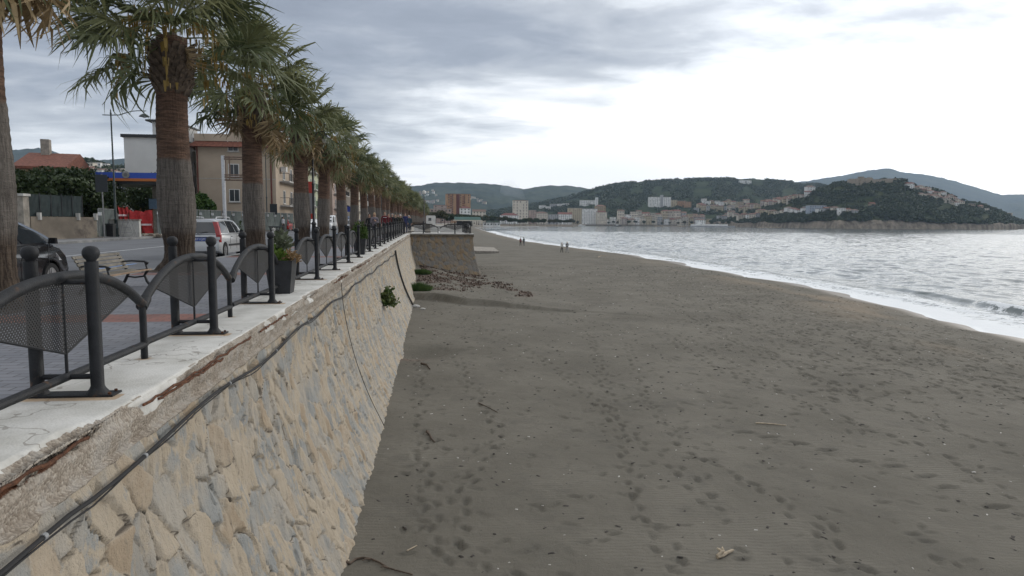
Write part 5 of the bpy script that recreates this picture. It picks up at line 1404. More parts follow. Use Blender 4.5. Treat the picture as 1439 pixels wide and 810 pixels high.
TREE_G = leaf_mat('woodland_leaf', (.018, .034, .012), (.060, .075, .030), 'tint', .1)
def canopy(name, P, S, nl, seed, flat=.75):
    rng = np.random.default_rng(seed); n = len(P)
    D = rng.normal(0, 1, (n, nl, 3)); D /= np.linalg.norm(D, axis=2)[..., None]; D[..., 2] = np.abs(D[..., 2])*flat-.1
    lob = 1+.35*rng.normal(0, 1, (n, nl, 1))
    C = (P[:, None, :]+D*S[:, None, None]*.5*np.clip(lob, .4, 1.5)).reshape(-1, 3)
    V, Q = leaf_quads(C, np.repeat(S*.36, nl), rng)
    tint = np.repeat(np.clip(rng.normal(.4, .28, n), 0, 1), nl*4)
    o = link(name, np_mesh(name, V, Q, TREE_G, smooth=False, attrs=dict(tint=tint))); return o
def build_woods():
    rng = np.random.default_rng(7)
    def scatter(h, n, lo, hi, t0, t1, smin, smax, avoid=None):
        px = rng.uniform(lo, hi, n); t = rng.uniform(t0, t1, n); k = fbm(px/14, t*6, 3, 3) > .40
        px, t = px[k], t[k]; X, Y, Z, _ = h.at(px, t); return np.stack([X, Y, Z+1.2], -1), rng.uniform(smin, smax, len(px))
    P, S = scatter(HL['prom'], 5200, 1000, 1422, .06, 1.12, 4.0, 9.0)
    P2, S2 = scatter(HL['prom'], 1600, 1050, 1400, .04, .26, 6.0, 10.0)
    tag(canopy('woodland', np.concatenate([P, P2]), np.concatenate([S, S2]), 34, 1), 'dark green woodland covering the promontory across the bay', 'woodland', kind='stuff')
    P, S = scatter(HL['wood'], 7000, 680, 1200, .10, 1.06, 6.0, 12.0)
    tag(canopy('woodland', P, S, 16, 2), 'dark green woodland on the long ridge behind the far town', 'woodland', kind='stuff')
    P, S = scatter(HL['village'], 900, 40, 240, .2, 1.05, 5, 9)
    tag(canopy('woodland', P, S, 24, 3), 'green woodland on the village hillside at far left', 'woodland', kind='stuff')
    P, S = scatter(HL['cape'], 260, 1386, 1440, .1, 1.05, 4, 8)
    tag(canopy('woodland', P, S, 20, 4), 'low scrub on the last small headland at far right', 'scrub', kind='stuff')
build_woods()

# ------------------------------------------------------------------ buildings
WM = {k: mat('wall_'+k, c, .85, .12, .4, detail=4) for k, c in dict(white=(.72, .71, .68), cream=(.60, .54, .45), yellow=(.46, .39, .27), orange=(.38, .225, .125), pink=(.44, .385, .35), grey=(.36, .36, .36), beige=(.46, .41, .34), ochre=(.36, .285, .185), stone=(.30, .25, .19), palegreen=(.46, .48, .34), salmon=(.36, .275, .235), bluegrey=(.34, .38, .44)).items()}
RM = {k: mat('roof_'+k, c, .85, .25, 1.5) for k, c in dict(red=(.18, .075, .055), brown=(.17, .11, .085), terracotta=(.20, .11, .08), flat=(.32, .30, .27), darkred=(.15, .05, .04)).items()}
PANE = MB(); PANE.box((0, 0, 0), (1, .06, 1)); PANE_ME = PANE.mesh('window', mat('far_glass', (.035, .04, .045), .25, 0), 0)
SHUT_ME = PANE.mesh('shutter', mat('shutter', (.12, .10, .08), .7, .1), 0); SHUTG_ME = PANE.mesh('shutter', mat('green_shutter', (.05, .12, .08), .7, .1), 0)
def pane_at(parent, x, y, z, w, h, rz=0, me=None, name='window'):
    o = link(name, me or PANE_ME, parent, (x, y, z)); o.scale = (w, 1, h); o.rotation_euler = (0, 0, rz); return o
HOUSE_MESH = {}
def house(label, loc, w, d, h, wall, roof, style, rz, group, floors=2, nwin=3, seed=0):
    """a far-off house: walls, a roof with eaves (or a parapet) and windows; local -Y faces the viewer"""
    t = thing('house', label, 'house', loc, rz, group); rng = random.Random(seed)
    mb = MB(); mb.bbox(-w/2, w/2, -d/2, d/2, -3.5, h)
    if style == 'gable': mb.prism([(-w/2, -d/2, h), (-w/2, d/2, h), (-w/2, 0, h+.22*d)], (w, 0, 0)) if False else None
    mb.build('wall', WM[wall], t, 0)
    mb = MB(); e = .45
    if style == 'gable':
        r_ = .24*d
        mb.prism([(-w/2-e, -d/2-e, h-.05), (-w/2-e, -d/2-e, h+.18), (-w/2-e, 0, h+r_+.22), (-w/2-e, d/2+e, h+.18), (-w/2-e, d/2+e, h-.05)], (w+2*e, 0, 0))
    elif style == 'hip':
        r_ = .20*min(w, d); q = min(w, d)*.42
        mb.add([(-w/2-e, -d/2-e, h+.003), (w/2+e, -d/2-e, h+.003), (w/2+e, d/2+e, h+.003), (-w/2-e, d/2+e, h+.003), (-w/2+q, 0, h+r_+.3), (w/2-q, 0, h+r_+.3)], [(0, 3, 2, 1), (0, 1, 5, 4), (1, 2, 5), (2, 3, 4, 5), (3, 0, 4)])
    else:
        mb.bbox(-w/2-.12, w/2+.12, -d/2-.12, d/2+.12, h+.003, h+.55)
    mb.build('roof', RM[roof], t, 0)
    if rng.random() < .4 and style != 'flat':
        mb = MB(); mb.bbox(w*.2, w*.2+.7, -.35, .35, h+.3, h+.28*d+.7); mb.build('chimney', WM['stone'], t, 0)
    fh = h/floors; ww = min(1.3, w/(nwin*1.9)); 
    for f in range(floors):
        for k in range(nwin):
            if rng.random() < .12: continue
            pane_at(t, -w/2+w*(k+.5)/nwin, -d/2-.01, fh*(f+.55), ww, fh*.50, 0, rng.choice((PANE_ME, PANE_ME, SHUT_ME)))
    return t
def build_town():
    rng = random.Random(12)
    def hs(hill, px, py, flat_d=None):
        if hill: return HL[hill].hit(px, py)
        p = aty(px, 312, flat_d); return np.array([p[0], p[1], 2.6])
    def row(name, hill, a, b_, n, wpx, hpx, walls, roofs, styles, noun, where, dflat=None, jit=1.2):
        if n > 5: n = int(n*1.45)
        wpx = (wpx[0]*.78, wpx[1]*.85); hpx = (hpx[0]*.9, hpx[1]*.95)
        items = []
        for i in range(n):
            t = (i+.5)/n; px = a[0]+(b_[0]-a[0])*t+rng.uniform(-1, 1)*jit; py = a[1]+(b_[1]-a[1])*t+rng.uniform(-1, 1)*jit*.8
            items.append((px, py))
        items.sort()
        for i, (px, py) in enumerate(items):
            p = hs(hill, px, py+rng.uniform(-1.6, 1.6), dflat); s = p[1]/960*1.03
            w = rng.uniform(*wpx)*s; h = rng.uniform(*hpx)*s; wl = rng.choice(walls); rf = rng.choice(roofs); st = rng.choice(styles)
            fl = max(1, min(5, round(h/3.1)))
            cw = {'palegreen': 'pale green', 'bluegrey': 'blue grey'}.get(wl, wl)
            house('%s %s, %s from the left %s' % (cw, noun, ordn(i), where), (p[0], p[1], p[2]), w, max(7, w*.7), h, wl, 'flat' if st == 'flat' else rf, st, rng.uniform(-.35, .35)-.15, 'houses of the far town', fl, max(2, min(5, round(w/3.2))), rng.random())
    WW = ['white', 'white', 'cream', 'cream', 'beige', 'yellow', 'pink', 'grey']; RR = ['terracotta', 'brown', 'red', 'brown']; ST = ['gable', 'hip', 'flat', 'hip']
    row('a', None, (848, 0), (1000, 0), 13, (8, 13), (7, 13), WW, RR, ST, 'waterfront house', 'in the quay row of the far town', 1360)
    row('b', None, (868, 0), (990, 0), 10, (9, 13), (15, 21), WW, RR, ['hip', 'flat', 'gable'], 'town house', 'in the second row behind the quay', 1372)
    row('c', 'wood', (975, 296), (1040, 297), 9, (8, 12), (6, 9), WW+['yellow', 'ochre'], RR, ST, 'house', 'in the middle terrace under the ridge')
    row('d', 'wood', (985, 289), (1050, 290), 8, (8, 11), (6, 8), WW+['ochre'], RR, ST, 'house', 'in the upper terrace under the ridge')
    row('e', 'prom', (1008, 309), (1066, 308), 7, (8, 11), (7, 10), WW, RR, ST, 'house', 'in the low group left of the promontory')
    row('f', 'prom', (1040, 299), (1110, 285), 10, (8, 11), (6, 9), ['cream', 'beige', 'white', 'yellow', 'pink'], RR, ['gable', 'hip'], 'house', 'climbing the promontory shoulder')
    row('g', 'prom', (1075, 290), (1135, 278), 8, (7, 10), (5, 8), ['cream', 'beige', 'white', 'yellow'], RR, ['gable', 'hip'], 'house', 'in the upper line climbing to the castle')
    row('h', 'prom', (1062, 303), (1132, 301), 7, (9, 13), (6, 9), ['white', 'cream', 'white', 'yellow'], RR, ST, 'villa', 'among the trees low on the promontory')
    row('i', 'prom', (1128, 299), (1205, 300), 6, (9, 14), (6, 9), ['white', 'white', 'cream', 'grey'], ['red', 'terracotta', 'brown'], ['hip', 'flat', 'gable'], 'villa', 'in the white group below the castle')
    row('j', 'prom', (1272, 263), (1345, 287), 10, (8, 12), (5, 8), ['cream', 'beige', 'white', 'stone'], RR, ['gable', 'hip'], 'house', 'stepping down right of the castle')
    row('k', 'prom', (1288, 275), (1352, 291), 7, (7, 11), (4, 7), ['cream', 'beige', 'white', 'stone'], RR, ['gable', 'hip'], 'house', 'in the lower line right of the castle')
    row('l', 'prom', (1360, 292), (1392, 301), 3, (6, 10), (4, 6), ['cream', 'stone'], RR, ['gable', 'flat'], 'house', 'near the tip of the promontory')
    row('m', 'wood', (758, 295), (800, 291), 5, (9, 14), (4, 6), ['white', 'white', 'grey'], ['flat', 'brown'], ['flat'], 'long low villa', 'left of the thin white tower')
    row('n', 'wood', (985, 306), (1060, 304), 0, (8, 12), (6, 9), WW, RR, ST, 'house', 'x')
    row('o', 'back', (584, 276), (616, 272), 8, (2.6, 4.5), (1.6, 2.6), ['white', 'cream', 'beige'], RR, ['flat', 'gable'], 'tiny house', 'scattered high on the hill behind the palms', jit=4)
    row('p', 'back', (592, 285), (618, 284), 7, (3, 6), (2, 3), ['white', 'cream', 'pink'], RR, ['flat', 'gable'], 'tiny house', 'in the cluster left of the orange block', jit=2)
    row('q', 'back', (658, 279), (684, 286), 7, (3, 6), (2, 3), ['cream', 'beige', 'pink'], RR, ['flat', 'gable'], 'tiny house', 'on the hill right of the orange block', jit=2)
    row('r', 'village', (88, 240), (176, 246), 9, (7, 13), (4, 6.5), ['white', 'cream', 'white', 'pink'], RR, ['hip', 'gable', 'flat'], 'house', 'in the lower line on the far left hillside', jit=2)
    row('s', 'village', (104, 232), (160, 239), 5, (7, 11), (4, 6), ['white', 'cream', 'white'], RR, ['hip', 'gable', 'flat'], 'house', 'in the upper line on the far left hillside', jit=1.5)
    def block(name, label, px0, px1, ytop, d, wall, roof, style='flat', rz=0, fl=None, nw=None, dep=None):
        p = aty((px0+px1)/2, 312, d); s = d/960; top = aty((px0+px1)/2, ytop, d)[2]
        w = (px1-px0)*s; h = top-2.6
        t = house(label, (p[0], p[1], 2.6), w, dep or max(9, w*.6), h, wall, roof, style, rz, None, fl or max(1, round(h/3.1)), nw or max(2, round(w/3.6)), px0)
        t.name = name; t['category'] = 'building'; return t
    o = block('apartment_block', 'tall orange brick apartment block with dark red balconies, above the bay trees', 627, 660, 273.5, 900, 'orange', 'brown', nw=6, rz=.1, dep=16)
    for k in range(9):
        for x in (-9.8, -1.0, 6.2):
            mb = MB(); mb.bbox(x-1.6, x+1.6, -9.2, -8.05, 12+2.9*k, 12.9+2.9*k); mb.build('balcony', RM['darkred'], o, 0)
    for x in (-1.0,):
        mb = MB(); mb.bbox(x-2.3, x+2.3, -8.1, -7.9, 11, 38.5); mb.build('stair_recess', RM['darkred'], o, 0)
    mb = MB(); mb.bbox(-15.2, -7, -8.6, 8.4, 38.6, 39.4); mb.build('attic', RM['brown'], o, 0)
    block('apartment_building', 'low salmon building with a dark flat top, left of the orange apartment block', 610, 627, 289, 890, 'salmon', 'darkred', rz=.1)
    block('shop_building', 'long red and white low building in front of the orange apartment block', 600, 634, 294.5, 640, 'salmon', 'flat', nw=7, dep=8)
    block('shop_building', 'pale building with a dark red hipped roof, right of the orange block', 646, 661, 293, 800, 'white', 'darkred', 'hip')
    block('shop_building', 'low cream house peeping over the bay trees', 664, 682, 297.5, 840, 'cream', 'brown', 'gable')
    o = block('apartment_tower', 'square beige apartment tower with a dark rooftop, alone left of the town', 720, 742, 282.5, 1250, 'cream', 'brown', nw=5, fl=8, dep=22, rz=-.12)
    mb = MB(); mb.bbox(-11, 10, -8, 8, 40.5, 43.5); mb.build('penthouse', RM['brown'], o, 0)
    block('hotel', 'white low building with a dull red roof below the beige tower', 703, 728, 303, 1180, 'white', 'darkred', 'hip')
    block('apartment_building', 'brown pink apartment building right of the beige tower', 743, 753, 296, 1290, 'salmon', 'flat')
    for args in (('white villa with open loggias at the left end of the waterfront', 752, 769, 300, 'cream', 'brown', 'hip'), ('grey apartment house on the left waterfront', 770, 784, 302, 'grey', 'flat', 'flat'),
                 ('white gabled boat house on the left waterfront', 784, 803, 301.5, 'white', 'red', 'gable'), ('yellow apartment building with rows of windows behind the waterfront', 798, 817, 293, 'yellow', 'flat', 'flat'),
                 ('white apartment building with many windows on the left waterfront', 816, 838, 294, 'white', 'flat', 'flat'), ('pale building with a dull red top right of the white apartments', 838, 852, 298.5, 'cream', 'darkred', 'hip'),
                 ('orange roofed house above the pale building with the red top', 836, 850, 290, 'ochre', 'terracotta', 'hip')):
        block('apartment_building', args[0], args[1], args[2], args[3], 1335 if args[3] > 296 else 1350, args[4], args[5], args[6])
    p = HL['wood'].hit(826, 289)
    t = house('broad white hotel on the slope beside the thin white tower', tuple(p), 40, 14, 12, 'white', 'flat', 'flat', -.1, None, 3, 9, 5); t.name = 'hotel'; t['category'] = 'building'
    p = HL['wood'].hit(838, 290); t = thing('tower', 'thin white tower rising from the slope above the waterfront', 'tower', tuple(p)); mb = MB(); mb.bbox(-3, 3, -3, 3, -3, 20); mb.build('shaft', WM['white'], t, 0); mb = MB(); mb.bbox(-3.3, 3.3, -3.3, 3.3, 20.005, 21); mb.build('cornice', WM['grey'], t, 0)
    for k in range(5): pane_at(t, 0, -3.01, 3+3.3*k, 1.6, 1.4)
    p = HL['wood'].hit(926, 291)
    t = house('big pale grey apartment slab with a stair tower, tallest of the far town', tuple(p), 50, 16, 22, 'white', 'flat', 'flat', -.1, None, 7, 12, 5); t.name = 'apartment_slab'; t['category'] = 'building'
    mb = MB(); mb.bbox(0, 7, -8.6, -4, 0, 27); mb.build('stair_tower', WM['grey'], t, 0)
    for px, py, w, h, wl, rf, l in ((945, 291, 18, 15, 'yellow', 'flat', 'yellow apartment house right of the big grey slab'), (957, 291, 18, 13, 'orange', 'flat', 'orange apartment house right of the yellow one'), (965, 291.5, 16, 12, 'orange', 'terracotta', 'deep orange apartment house at the end of the bright trio')):
        p = HL['wood'].hit(px, py); t = house(l, tuple(p), w, 12, h, wl, rf, 'flat', -.1, None, 4, 4, px); t.name = 'apartment_house'; t['category'] = 'building'
    p = HL['prom'].hit(1146, 299); t = house('large grey hotel with a flat dark top among the white villas', tuple(p), 27, 14, 11, 'bluegrey', 'flat', 'flat', -.1, None, 3, 7, 3); t.name = 'hotel'; t['category'] = 'building'
    p = HL['wood'].hit(1045, 258); t = house('long white house alone near the top of the wooded ridge', tuple(p), 34, 12, 8, 'white', 'flat', 'flat', .05, None, 2, 6, 3); t.name = 'villa'
    p = HL['prom'].hit(1136, 271); t = house('tall white house standing alone under the castle', tuple(p), 15, 12, 10, 'white', 'brown', 'hip', -.1, None, 3, 3, 4); t.name = 'villa'
    p = HL['prom'].hit(1224, 292); t = house('small red roofed hut alone on the promontory slope', tuple(p), 8, 7, 6, 'stone', 'red', 'gable', -.1, None, 1, 2, 4); t.name = 'hut'
    p = HL['cape'].hit(1418, 305); t = thing('watchtower', 'squat stone watchtower on the small headland at far right', 'tower', tuple(p)); mb = MB(); mb.lathe([(7, -3), (6, 0), (5, 6)], 14); mb.build('drum', WM['stone'], t); mb = MB(); mb.lathe([(5.6, 6.003), (5.6, 8), (4.8, 8)], 14); mb.build('parapet', WM['beige'], t)
    # castle on the promontory
    a = HL['prom'].hit(1222, 258); s = a[1]/960; t = thing('castle', 'long low ruined stone castle along the crest of the promontory', 'castle', tuple(a))
    rr = random.Random(3); x = -36*s
    while x < 40*s:
        w = rr.uniform(7, 15)*s; h = rr.uniform(3.0, 8)*s; mb = MB(); mb.bbox(x, x+w-.05, -3+rr.random(), 5, -8, h)
        for k in range(int(w/3)): mb.bbox(x+k*3, x+k*3+1.6, -2.6, -1.6, h+.01, h+1.1)
        mb.build('curtain_wall', WM['stone'], t, 0); x += w
    mb = MB(); mb.lathe([(5.5, -4), (4.8, 9), (5.3, 9.5), (5.3, 11)], 12, (-20, 0, 0)); mb.build('tower', WM['stone'], t)
    # harbour: white building, mole and moored boat
    p = aty(984, 318, 1180); t = house('white harbour house standing on the quay below the town', (p[0], p[1], 1.6), 15, 9, 10.5, 'white', 'brown', 'hip', 0, None, 3, 4, 1); t.name = 'harbour_house'; t['category'] = 'building'
    mb = MB(); a = aty(972, 318, 1165); mb.bbox(0, 80, 0, 9, -1, 2.2); w = thing('harbour_mole', 'pale stone harbour mole in front of the white harbour house', 'mole', (a[0], a[1], 0)); mb.build('mole', WM['grey'], w, 0); mb = MB(); mb.bbox(2, 70, 8.2, 9.2, 2.21, 4.6); mb.build('wave_wall', WM['white'], w, 0)
    for k in range(5):
        m1 = MB(); m1.bbox(6+13*k, 13+13*k, 3, 7, 2.21, 4.6+.6*(k % 2)); m1.build('shed', WM['white'], w, 0)
    for px, lb in ((817, 'white motor boat moored off the left waterfront'), (868, 'dark low boat moored off the quay')):
        q = aty(px, 317, 1180); w = thing('moored_boat', lb, 'boat', (q[0], q[1], -.1)); mb = MB()
        mb.add([(-6, -1.6, 1.5), (4, -1.7, 1.6), (7.5, 0, 2.0), (4, 1.7, 1.6), (-6, 1.6, 1.5), (-5.6, -1.1, -.3), (4, -1, -.3), (5.8, 0, -.2), (4, 1, -.3), (-5.6, 1.1, -.3)], [(0, 1, 2, 3, 4), (0, 5, 6, 1), (1, 6, 7, 2), (2, 7, 8, 3), (3, 8, 9, 4), (4, 9, 5, 0), (5, 9, 8, 7, 6)])
        mb.build('hull', WM['white'] if px == 817 else MT['iron_clean'], w, 0); mb = MB(); mb.box((-1, 0, 2.3), (5, 2.2, 1.5), 0, None, .8); mb.build('cabin', WM['white'], w, 0)
    # breakwaters of loose rock
    for (pa, pb, d, lb) in ((736, 806, 1010, 'low rocky breakwater reaching out from the end of the beach'), (1066, 1098, 1035, 'low pale rocky shelf at the foot of the promontory'), (920, 965, 1230, 'flat stone jetty before the far town')):
        a = aty(pa, 318, d); b_ = aty(pb, 318, d); mb = MB(); n = 40
        for k in range(n):
            t_ = k/n; s_ = rng.uniform(1.2, 2.8); mb.box((t_*(b_[0]-a[0]), rng.uniform(-3, 3), .3+rng.uniform(0, .7)), (s_*1.6, s_, s_*.7), 0, Matrix.Rotation(rng.uniform(0, 3), 3, 'Z'), .7)
        o = mb.build('breakwater', WM['stone'], None, 0, (a[0], a[1], 0)); tag(o, lb, 'breakwater', kind='stuff')
build_town()

# ------------------------------------------------------------------ buildings across the street
WIN = {}
def window_unit(parent, x, y, z, w, h, rz, shut=None):
    key = (round(w, 2), round(h, 2))
    if key not in WIN:
        mb = MB(); t = .09
        mb.bbox(-w/2-t, -w/2, -.05, .04, -h/2-t, h/2+t); mb.bbox(w/2, w/2+t, -.05, .04, -h/2-t, h/2+t); mb.bbox(-w/2, w/2, -.05, .04, h/2, h/2+t); mb.bbox(-w/2, w/2, -.05, .04, -h/2-t, -h/2)
        mb.bbox(-.03, .03, -.03, .03, -h/2, h/2); f = mb.mesh('window', MT['white'], 0)
        mb = MB(); mb.bbox(-w/2-.2, w/2+.2, -.14, .02, -h/2-.2, -h/2-.10); sl = mb.mesh('sill', MT['concrete_light'], 0)
        WIN[key] = (f, sl)
    f, sl = WIN[key]
    o = link('window', f, parent, (x, y, z)); o.rotation_euler = (0, 0, rz)
    p = link('shutter' if shut else 'pane', shut or PANE_ME, o, (0, .0, 0)); p.scale = (w, .3, h)
    link('sill', sl, o); return o
def apartment(name, label, x0, x1, y0, y1, z0, h, wall, roofm, cols_s, cols_e, floors, fh=3.15, balc=None, roof='tile', shut=None, zfirst=1.9, south=True):
    w = thing(name, label, 'building', ((x0+x1)/2, (y0+y1)/2, z0)); X, Y = (x1-x0)/2, (y1-y0)/2
    mb = MB(); mb.bbox(-X, X, -Y, Y, -.6, h); mb.build('wall', wall, w, 0)
    mb = MB()
    if roof == 'tile':
        e = .85; mb.add([(-X-e, -Y-e, h+.003), (X+e, -Y-e, h+.003), (X+e, Y+e, h+.003), (-X-e, Y+e, h+.003), (-X, -Y+.0, h+.75), (X, -Y, h+.75), (X, Y, h+.75), (-X, Y, h+.75)], [(0, 3, 2, 1), (4, 5, 6, 7), (0, 1, 5, 4), (1, 2, 6, 5), (2, 3, 7, 6), (3, 0, 4, 7)]); mb.build('roof', roofm, w, 0)
        mb = MB(); mb.bbox(-X-.1, X+.1, -Y-.1, Y+.1, h+.755, h+1.65); mb.build('parapet', wall, w, 0)
    else:
        mb.bbox(-X-.25, X+.25, -Y-.25, Y+.25, h+.003, h+.35); mb.build('roof', roofm, w, 0)
    for f in range(floors):
        z = zfirst+fh*f
        if south:
            for c in cols_s: window_unit(w, -X+2*X*c, -Y-.02, z, 1.15, 1.45, 0, shut)
        for c in cols_e: window_unit(w, X+.02, -Y+2*Y*c, z, 1.05, 1.6, R(90), shut)
        if balc and f > 0:
            for c0, c1 in balc[0]:
                mb = MB(); mb.bbox(X+.003, X+1.25, -Y+2*Y*c0, -Y+2*Y*c1, z-1.30, z-1.12); bb = mb.build('balcony', MT['concrete_light'], w, 0)
                mb = MB(); ya, yb = -Y+2*Y*c0, -Y+2*Y*c1
                for q in np.arange(ya, yb, .28): mb.tube([(X+1.2, q, z-1.12), (X+1.2, q, z-.15)], .018, 4)
                mb.tube([(X+1.2, ya, z-.15), (X+1.2, yb, z-.15)], .03, 5); mb.tube([(X, ya, z-.15), (X+1.2, ya, z-.15)], .03, 5)
                mb.build('balustrade', balc[1], bb, 0)
    return w
def build_street_buildings():
    g = lambda y: float(kz(y))-.2
    beige = mat('beige_render', (.40, .325, .25), .85, .10, .35); tile = mat('roof_tiles', (.155, .058, .038), .85, .35, 4, .5, 12)
    y = 92.0; a = aty(278.5, 310, y); b_ = aty(389, 310, y)
    top = aty(330, 207.5, y)[2]
    w = apartment('apartment_building', 'beige apartment building with a red tiled eave and a satellite dish on its roof', a[0], b_[0], y, y+19, g(y), top-g(y), beige, tile, (.47,), (.25, .5, .75), 4, 3.2, (((.12, .62),), MT['iron_clean']), zfirst=1.2)
    X = (b_[0]-a[0])/2; Y = 9.5; h = top-g(y)
    for x in (-X+.18, X-.55):
        mb = MB(); mb.tube([(x, -Y-.10, 0), (x, -Y-.10, h)], .09, 8); mb.build('drainpipe', RM['darkred'], w)
    mb = MB(); mb.bbox(-X+3.6, X-2.2, -Y+2.5, Y-4, h+1.66, h+3.1); mb.build('attic', beige, w, 0); mb = MB(); mb.bbox(-X+2.6, X-1.2, -Y+1.7, Y-3, h+3.105, h+3.3); mb.build('attic_roof', MT['iron_clean'], w, 0)
    mb = MB(); mb.lathe([(.02, 0), (.30, .05), (.46, .14), (.50, .22), (.47, .2), (.02, .04)], 16); d = mb.build('satellite_dish', MT['concrete_light'], w); d.location = (-1.2, -Y+1.8, h+3.85); d.rotation_euler = (R(80), 0, R(15))
    mb = MB(); mb.tube([(-1.2, -Y+2.1, h+3.2), (-1.2, -Y+2.1, h+6.1)], .03, 5); mb.tube([(-1.7, -Y+2.1, h+5.8), (-.7, -Y+2.1, h+5.8)], .02, 4); mb.build('aerial', MT['iron_clean'], w)
    mb = MB(); mb.box((X+.45, -Y+3.0, 8.0), (.7, .9, .65)); mb.build('air_conditioner', MT['white'], w, 0)
    mb = MB(); mb.bbox(-X-.02, X+.02, -Y-.03, -Y-.002, h*.62, h*.62+.07); mb.build('string_course', MT['concrete_light'], w, 0)
    # white blank-walled building behind palm two, and the slimmer white one beside it
    y = 86.; a = aty(179, 310, y); b_ = aty(240, 310, y); top = aty(200, 193.5, y)[2]
    w = apartment('apartment_building', 'tall blank white walled building with a thin dark roof edge, above the filling station', a[0], b_[0], y, y+13, g(y), top-g(y), mat('white_render', (.58, .58, .565), .85, .08, .3), MT['iron_clean'], (), (.3, .7), 4, 3.2, roof='flat', zfirst=1.5, south=False)
    mb = MB(); X = (b_[0]-a[0])/2; mb.bbox(X-2.6, X, -4, 4, top-g(y)+.36, top-g(y)+2.2); mb.build('stair_head', bpy.data.materials['white_render'], w, 0); mb = MB(); mb.bbox(X-3.2, X+.2, -4.5, 4.5, top-g(y)+2.205, top-g(y)+2.4); mb.build('stair_roof', MT['iron_clean'], w, 0)
    y = 112.; a = aty(266, 310, y); b_ = aty(281, 310, y); top = aty(272, 200, y)[2]
    apartment('apartment_building', 'slice of a pale building with blue windows left of the beige one', a[0]-6, b_[0], y, y+10, g(y), top-g(y), WM['white'], MT['iron_clean'], (.72, .9), (), 4, 3.2, roof='flat', zfirst=1.6)
    # row farther down the street
    green = mat('green_paint', (.03, .11, .07), .6, .2)
    apartment('apartment_building', 'yellow green apartment building with green balconies down the street', -34, -22.6, 128, 146, g(100), 12.8, WM['palegreen'], RM['flat'], (.3, .6, .85), (.15, .38, .62, .85), 4, 3.1, (((.05, .45), (.55, .95)), green), 'flat', SHUTG_ME)
    apartment('apartment_building', 'salmon pink building down the street, just past the green balconies', -33, -21.5, 150, 172, g(100), 11.5, WM['salmon'], RM['terracotta'], (.3, .7), (.2, .5, .8), 3, 3.2, (((.1, .9),), MT['iron_clean']))
    apartment('apartment_building', 'cream building far down the street with rows of shutters', -31, -19.5, 178, 204, g(100), 12.5, WM['cream'], RM['brown'], (.3, .7), (.12, .3, .5, .7, .88), 4, 3.0, (((.2, .8),), MT['iron_clean']), 'tile', SHUT_ME)
    apartment('apartment_building', 'white building at the far end of the palm lined street', -28, -16.5, 212, 250, g(100), 10.5, WM['white'], RM['flat'], (.3, .7), (.12, .3, .5, .7, .88), 3, 3.2, None, 'flat')
    apartment('apartment_building', 'ochre building closing the view down the street', -24, -12, 262, 300, g(100), 9.5, WM['ochre'], RM['brown'], (.25, .5, .75), (.2, .5, .8), 3, 3.0)
    w = thing('shop_sign', 'red and grey upright shop sign glimpsed beside the lamp post', 'sign', (-19.9, 112, g(100))); mb = MB(); mb.bbox(-.75, .75, -.1, .1, 5.6, 7.4); mb.build('red_panel', mat('sign_red', (.40, .05, .04), .5, 0), w, 0); mb = MB(); mb.bbox(-.75, .75, -.1, .1, 2.4, 5.58); mb.build('grey_panel', mat('sign_grey', (.22, .23, .25), .5, 0), w, 0); mb = MB(); mb.bbox(-.75, .75, -.1, .1, .9, 2.38); mb.build('lower_panel', bpy.data.materials['sign_red'], w, 0); mb = MB(); mb.tube([(-.6, 0, 0), (-.6, 0, 7.4)], .06, 6); mb.tube([(.6, 0, 0), (.6, 0, 7.4)], .06, 6); mb.build('posts', MT['iron_clean'], w, 0)
    # filling station
    y = 62.; a = aty(118, 310, y); b_ = aty(236, 310, y); z1 = aty(170, 242.5, y)[2]; z0 = aty(170, 254.5, y)[2]
    w = thing('station_canopy', 'filling station canopy with a blue and orange edge on a concrete pillar', 'canopy', (a[0], y, g(y))); L = b_[0]-a[0]; b0, b1 = z0-g(y), z1-g(y); m_ = b0+(b1-b0)*.32
    bl = mat('canopy_blue', (.025, .07, .36), .5, .05); orr = mat('canopy_orange', (.42, .13, .03), .5, .05)
    mb = MB(); mb.bbox(0, L, 0, 6, m_+.004, b1); mb.build('blue_fascia', bl, w, 0); mb = MB(); mb.bbox(0, L, 0, 6, b0, m_); mb.build('orange_fascia', orr, w, 0); mb = MB(); mb.bbox(.1, L-.1, .15, 5.9, b0-.25, b0-.004); mb.build('soffit', MT['iron_clean'], w, 0)
    px = aty(202, 310, y)[0]-a[0]
    for q in (px,):
        mb = MB(); mb.bbox(q-.45, q+.45, 3.2, 4.1, 0, b0-.255); mb.build('pillar', MT['concrete'], w, 0)
    mb = MB(); mb.bbox(px-.7, px+.55, 3.0, 3.19, 2.2, 3.1); mb.build('notice', mat('notice_blue', (.18, .26, .36), .6, .1), w, 0)
    mb = MB(); mb.prism([(aty(180, 310, y)[0]-a[0]+.30*math.cos(2*math.pi*k/20), -.06, m_+.30+.30*math.sin(2*math.pi*k/20)) for k in range(20)], (0, .05, 0)); mb.build('round_badge', MT['kerbstone'], w, 0)
    mb = MB(); q = aty(180, 310, y)[0]-a[0]; mb.prism([(q+.15*math.cos(2*math.pi*k/12), -.075, m_+.30+.15*math.sin(2*math.pi*k/12)) for k in range(12)], (0, .014, 0)); mb.build('badge_centre', mat('badge_grey', (.12, .12, .12), .6, 0), w, 0)
    # white two-storey house behind the filling station
    y = 96.; a = aty(153, 310, y); b_ = aty(197, 310, y); z1 = aty(175, 258, y)[2]
    w = apartment('villa', 'white two storey villa with a terrace, seen under the filling station canopy', a[0], b_[0], y, y+9, g(y), z1-g(y), MT['white'], tile, (.3, .62), (), 2, 3.0, roof='flat', zfirst=2.0)
